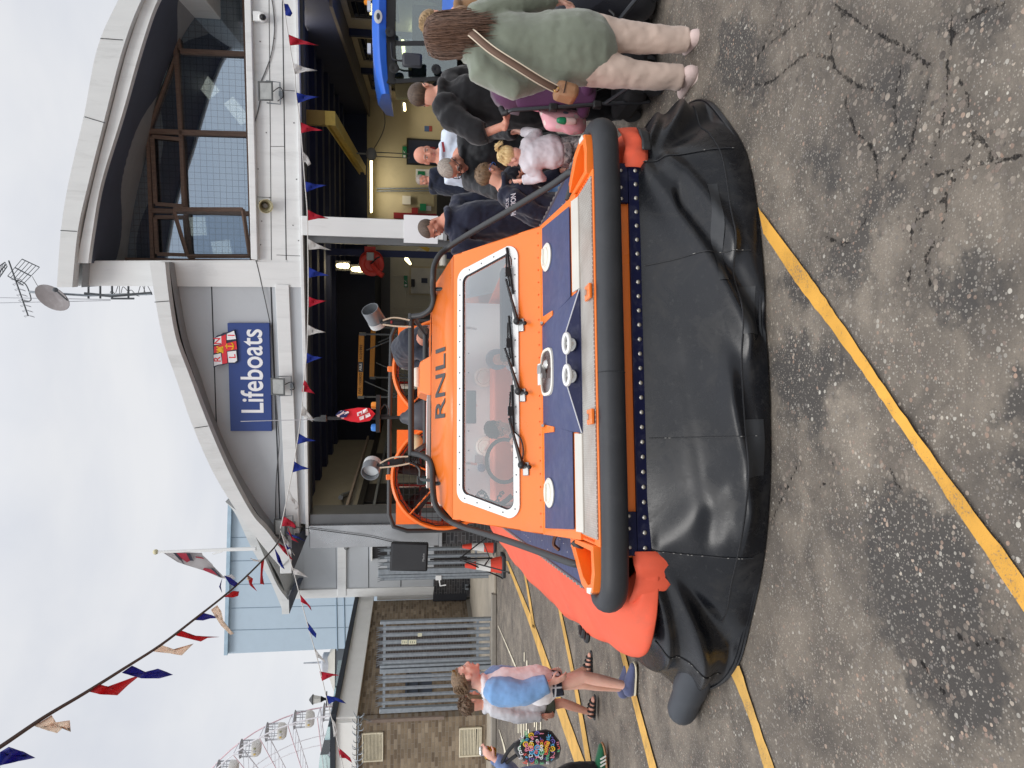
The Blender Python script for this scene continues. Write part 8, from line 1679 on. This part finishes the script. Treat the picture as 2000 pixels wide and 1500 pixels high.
def tractor():
    c = PY(745, 40, 12.6); TF = Frame((c.x, 12.6, 0), radians(-9)); BLU = M('tractor blue', (50, 110, 216), .4, var=.05, coat=.3)
    t = thing('tractor', 'tractor with a bright blue cab roof parked just inside the right-hand bay', 'tractor', (0, 0, 0), TF)
    z0, z1 = PY(757, 40, 12.6).z, PY(727, 40, 12.6).z; hw = (PY(745, 40, 12.6)-PY(745, 176, 12.6)).length
    mb = MB(); n = 9; rows = []
    for j in range(n+1):
        x = lerp(-hw, hw, j/n); e = abs(2*j/n-1)**3; top = z1-.16*e; bot = z0+.02-.06*e
        rows.append([Vector((x, -.10+.12*e, bot)), Vector((x, -.16+.14*e, (top+bot)/2)), Vector((x, -.06+.1*e, top)), Vector((x, .9, z1+.05-.1*e)), Vector((x, 1.8, top)), Vector((x, 1.9, bot))])
    mb.grid(rows, closed=True); mb.add(rows[0], [tuple(range(6))]); mb.add(rows[-1], [tuple(range(6))]); rf = mb.build('cab_roof', BLU, t, bevel=.01, ang=50)
    mb = MB(); Rb = basis((0, -1, .1)); mb.lathe([(.0, .0), (.085, 0), (.09, .012), (.07, .02), (0, .022)], (.0, -.17, (z0+z1)/2+.02), Rb@Matrix.Diagonal((1.25, .8, 1)), 24); mb.build('oval_badge', M('badge silver', (200, 202, 204), .3, .3), rf)
    mb = MB(); mb.ell((.0, -.2, (z0+z1)/2+.02), (.055, .008, .03)); mb.build('badge_centre', M('dark badge', (50, 56, 66), .4), rf)
    for x in (.25, -.45, .6): mb = MB(); mb.box((x, .1, z1+.06), (.16, .08, .06)); mb.build('work_light', M('lamp lens', (196, 200, 202)), rf)
    mb = MB(); mb.lathe([(.05, 0), (.05, .1), (0, .12)], (.35, .2, z1+.04), None, 12); mb.build('amber_beacon', M('amber beacon', (250, 150, 40), .3), rf)
    mb = MB(); mb.bb((-hw*.86, -.04, z0-.13), (hw*.86, .06, z0+.015)); mb.build('cab_header', BLACK, t)
    for x in (-hw*.82, -.36, hw*.82): mb = MB(); mb.prism([(x-.035, -.02, z0-.13), (x+.035, -.02, z0-.13), (x*.9+.035, -.16, 1.0), (x*.9-.035, -.16, 1.0)], (0, .06, 0)); mb.build('cab_pillar', BLACK, t)
    gm = glass_mat('tractor glass', (.62, .74, .72), alpha=.16); mb = MB(); mb.prism([(-hw*.8, .0, z0-.13), (hw*.8, .0, z0-.13), (hw*.74, -.14, 1.0), (-hw*.74, -.14, 1.0)], (0, .008, 0)); mb.build('windscreen', gm, t)
    for x in (-hw*.78, hw*.78): mb = MB(); mb.prism([(x, .02, z0-.1), (x, 1.6, z0-.1), (x*.92, 1.6, .9), (x*.92, -.1, .9)], (.008, 0, 0)); mb.build('side_glass', gm, t)
    mb = MB(); mb.bb((-hw*.72, 1.65, .8), (hw*.72, 1.7, z0-.4)); mb.bb((-.28, .9, .8), (.28, 1.1, 1.55)); mb.build('seat', BLACKM, t, bevel=.03)
    mb = MB(); mb.tube([(.0+.2*cos(a), .45+.06*sin(a), 1.38+.17*sin(a)) for a in [2*pi*k/22 for k in range(22)]], .016, 6, closed=True); mb.build('steering_wheel', BLACK, t)
    mb = MB(); mb.hexa([(-.42,-1.7,.55),(.42,-1.7,.55),(.45,-.12,.55),(-.45,-.12,.55),(-.36,-1.6,1.12),(.36,-1.6,1.12),(.42,-.12,1.28),(-.42,-.12,1.28)]); mb.build('bonnet', BLU, t, bevel=.06)
    mb = MB(); mb.bb((-.3, -1.74, .6), (.3, -1.69, 1.0)); mb.build('grille', BLACK, t)
    for x in (-.75, .75):
        for y, r, w in ((-1.1, .42, .28), (.9, .7, .4)):
            mb = MB(); mb.lathe([(r*.5, -w*.4), (r*.9, -w/2), (r, -w*.36), (r, w*.36), (r*.9, w/2), (r*.5, w*.4)], (x*1.15, y, r), basis((1, 0, 0)), 28); wh = mb.build('wheel', RUBBER, t); mb = MB(); mb.lathe([(0, .05), (r*.3, .05), (r*.5, .1), (r*.5, -.1), (0, -.08)], (x*1.15+.02*x, y, r), basis((x, 0, 0)), 20); mb.build('rim', M('pale rim', (200, 196, 186), .5), wh)
    for sx_, yy in ((-1, 0),):
        p = TF.l(PY(805, 118, 12.35)); a = TF.l(PY(764, 84, 12.5)); b = TF.l(PY(764, 118, 12.4)); mb = MB(); mb.tube(cr([a, TF.l(PY(766, 112, 12.45)), TF.l(PY(776, 118, 12.4)), p+Vector((0, .04, .08))], 4), .016, 6); ar = mb.build('mirror_arm', BLACK, t); mb = MB(); mb.box(p, (.24, .08, .34)); mb.build('mirror', M('dark mirror shell', (52, 54, 60), .5), ar, bevel=.04)
    for y, x in ((133, 770), (62, 762), (135, 852)): p = TF.l(PY(x, y, 12.45)); mb = MB(); mb.lathe([(.0, -.1), (.06, -.08), (.085, 0), (.07, .005), (0, -.01)], p, basis((0, -1, 0)), 16); mb.build('head_lamp', BLACK, t)
tractor()
def prams():
    PUR = cloth('plum pushchair fabric', (84, 44, 78), .08); FRM_ = M('gunmetal tube', (62, 64, 68), .35, .6)
    p0 = G(1290, 180); t = thing('pushchair', 'plum purple pushchair with gunmetal frame between the black-clad man and the green fleece', 'pushchair', (p0.x, p0.y, 0), W)
    q = lambda x, y, Y: PY(x, y, Y)
    near = [q(979,212,4.86), q(984,222,4.84), q(1000,215,4.8), q(1080,210,4.76), q(1180,203,4.72), q(1268,199,4.68)]
    far = [v+Vector((.40, .38, 0)) for v in near]
    for L in (near, far): mb = MB(); mb.tube(L, .014, 8); mb.build('frame_tube', FRM_, t)
    for L in (near, far): mb = MB(); mb.limb([L[0], L[1], L[1].lerp(L[2], .4)], [.02, .021, .02], 10); mb.build('foam_grip', BLACKM, t)
    mb = MB(); mb.tube([near[3], far[3]], .012, 6); mb.tube([near[5], far[5]], .012, 6); mb.tube([near[4], near[4]+Vector((.15, -.3, -.3))], .012, 6); mb.tube([near[3]+Vector((0, 0, -.03)), near[5]+Vector((.3, .38, .05))], .012, 6); mb.build('cross_tube', FRM_, t)
    for f in (.3, .62): mb = MB(); c = near[2].lerp(near[5], f); mb.box(c, (.05, .05, .06)); mb.build('joint_block', BLACKM, t, bevel=.01)
    # seat shell
    A = near[2].lerp(near[3], .3)+Vector((.02, .02, 0)); rows = []
    for k in range(8):
        f = k/7; a = near[2].lerp(near[5], lerp(.02, .62, f)); b = far[2].lerp(far[5], lerp(.02, .62, f)); m_ = (a+b)/2+Vector((.10, -.05, -.02))*sin(pi*f)+Vector((.06, -.04, 0))*(f*2 if f > .5 else 1); rows.append([a, a.lerp(m_, .5)+Vector((0, 0, -.015)), m_, b.lerp(m_, .5), b])
    mb = MB(); mb.grid(rows); mb.build('seat_fabric', PUR, t, solid=.03, disp=[(.12, .03)], subd=1)
    s0 = near[2].lerp(near[5], .55); mb = MB(); mb.limb([s0+Vector((.02, .15, .0)), s0+Vector((.22, .0, -.02)), s0+Vector((.40, .12, .0))], [(.08, .05), (.11, .06), (.08, .05)], 14); mb.build('leg_apron', PUR, t, disp=[(.1, .04)], ang=80)
    hd = near[2].lerp(near[3], .2)+Vector((.22, .1, -.04)); mb = MB()
    rows = [[hd+Vector((.17*cos(b_)*cos(a_)*1.0, -.28*sin(a_)*1.0+.12, .2*sin(b_)*cos(a_)+.02)) for a_ in [k*.26 for k in range(7)]] for b_ in [k*pi/10 for k in range(11)]]
    mb.grid(rows); mb.build('hood', PUR, t, solid=.02, ang=80)
    bk = near[5]+Vector((.2, .15, .10)); mb = MB(); mb.box(bk, (.42, .4, .16)); mb.build('basket', M('black basket mesh', (22, 22, 25), .8), t, bevel=.04)
    for (x, y, Y, r) in ((1287,166,4.62,.068), (1236,218,5.1,.066), (1246,70,5.0,.066), (1284,120,4.75,.066)):
        g_ = PY(x, y, Y); c = Vector((g_.x, Y, r)); 
        for dx in (-.028, .028):
            mb = MB(); Rw = basis((1, .35, 0)); mb.lathe([(r*.55, -.016), (r*.95, -.018), (r, -.008), (r, .008), (r*.95, .018), (r*.55, .016)], c+Rw@Vector((0, 0, dx)), Rw, 24); w = mb.build('wheel', RUBBER, t); mb = MB(); mb.lathe([(0, .012), (r*.54, .012), (r*.54, -.012), (0, -.012)], c+Rw@Vector((0, 0, dx)), Rw, 20); mb.build('rim', M('dark rim', (70, 72, 72)), w)
        mb = MB(); mb.tube([c+Vector((0, 0, .0)), c+Vector((.02, .03, r+.06))], .016, 6); mb.tube([c+Vector((.02, .03, r+.05)), bk+Vector((0, 0, -.05))], .012, 6); mb.build('wheel_fork', BLACKM, t)
    # pink bag hanging on the handle
    PK = NT('pink flower print'); v = PK.coord('Object'); vo = PK.n('TexVoronoi'); vo.inputs['Scale'].default_value = 20; PK.l(v, vo.inputs['Vector']); sp = PK.n('SeparateColor'); PK.l(vo.outputs['Color'], sp.inputs[0])
    PK.l(PK.mix(PK.math('MULTIPLY', PK.math('LESS_THAN', vo.outputs['Distance'], .40), PK.math('GREATER_THAN', sp.outputs[0], .45)), srgb(230, 170, 180), PK.ramp(sp.outputs[1], [(0, srgb(150, 80, 110)), (.5, srgb(240, 216, 210)), (1, srgb(110, 110, 130))])), PK.b.inputs['Base Color']); PK.set(Roughness=.8)
    b = thing('changing_bag', 'pink flowered changing bag with a bottle, hanging from the pushchair handle', 'bag', q(1098,238,4.9), W); V = lambda x, y, d=0: q(x, y, 4.92+d)
    o = [(1047,214),(1062,213),(1100,212),(1135,214),(1150,232),(1146,262),(1132,262),(1110,268),(1102,258),(1070,258),(1060,250),(1058,230)]; n = len(o); c2 = (sum(p[0] for p in o)/n, sum(p[1] for p in o)/n); rows = []
    for f, d in ((0, -.11), (.55, -.10), (.88, -.06), (1, 0), (.88, .07), (.5, .1), (0, .11)): rows.append([V(c2[0]+(x-c2[0])*f, c2[1]+(y-c2[1])*f, d) for x, y in o])
    mb = MB(); mb.grid(rows, closed=True); mb.build('bag_body', PK.m, b, subd=1, disp=[(.07, .03)], ang=80)
    mb = MB(); mb.tube(cr([V(1052,216,-.02), V(1030,212,-.03), V(1012,214,-.03)], 4), .010, 6); mb.build('bag_strap', M('pink strap', (214, 140, 156), .8), b)
    mb = MB(); e = V(1096, 236, -.125); f_ = V(1118, 236, -.11); mb.limb([V(1104,236,-.12), V(1120,237,-.11)], [.026, .026], 12); bt = mb.build('bottle', M('clear bottle', (220, 190, 186), .2), b); mb = MB(); mb.limb([V(1093,235,-.125), V(1101,236,-.125)], [.022, .026], 12); mb.build('bottle_cap', M('green cap', (10, 120, 80), .4), bt)
    # black pram at the picture edge
    p = G(1282, 10); t2 = thing('pram', 'black covered pram at the right-hand picture edge beyond the green fleece', 'pram', (p.x, p.y+.1, 0), W)
    NVY = cloth('midnight pram cover', (20, 22, 32), .12); V = lambda x, y, d=0: q(x, y, 4.75+d)
    o = [(1085,62),(1100,60),(1150,52),(1200,54),(1240,50),(1268,42),(1284,20),(1288,-30),(1240,-60),(1100,-70),(1078,-20),(1078,30)]; c2 = (1180, 0); rows = []
    for f, d in ((0, -.24), (.6, -.20), (.92, -.10), (1, 0), (.92, .16), (.5, .3), (0, .34)): rows.append([V(c2[0]+(x-c2[0])*f, c2[1]+(y-c2[1])*f, d) for x, y in o])
    mb = MB(); mb.grid(rows, closed=True); mb.build('cover', NVY, t2, subd=1, disp=[(.12, .04)], ang=80)
    mb = MB(); mb.tube([V(1205,44,-.2), V(1250,-10,-.28)], .016, 8); mb.tube([V(1210,60,-.1), V(1182,34,-.22), V(1120,20,-.2)], .016, 8); mb.build('frame_tube', FRM_, t2)
    mb = MB(); mb.tube(cr([V(1165,60,-.15), V(1172,48,-.2), V(1190,40,-.24), V(1200,30,-.26), V(1190,20,-.24)], 4), .008, 6); mb.build('brake_cable', BLACK, t2)
    for x, y, Y, r in ((1276, 52, 4.9, .10), (1270, -20, 4.6, .10)):
        g_ = PY(x, y, Y); c = Vector((g_.x, Y, r)); Rw = basis((1, .3, 0)); mb = MB(); mb.lathe([(r*.6, -.02), (r*.95, -.022), (r, -.01), (r, .01), (r*.95, .022), (r*.6, .02)], c, Rw, 26); w = mb.build('wheel', RUBBER, t2); mb = MB(); mb.lathe([(0, .015), (r*.58, .015), (r*.58, -.015), (0, -.015)], c, Rw, 20); mb.build('rim', M('dark rim', (70, 72, 72)), w)
prams()
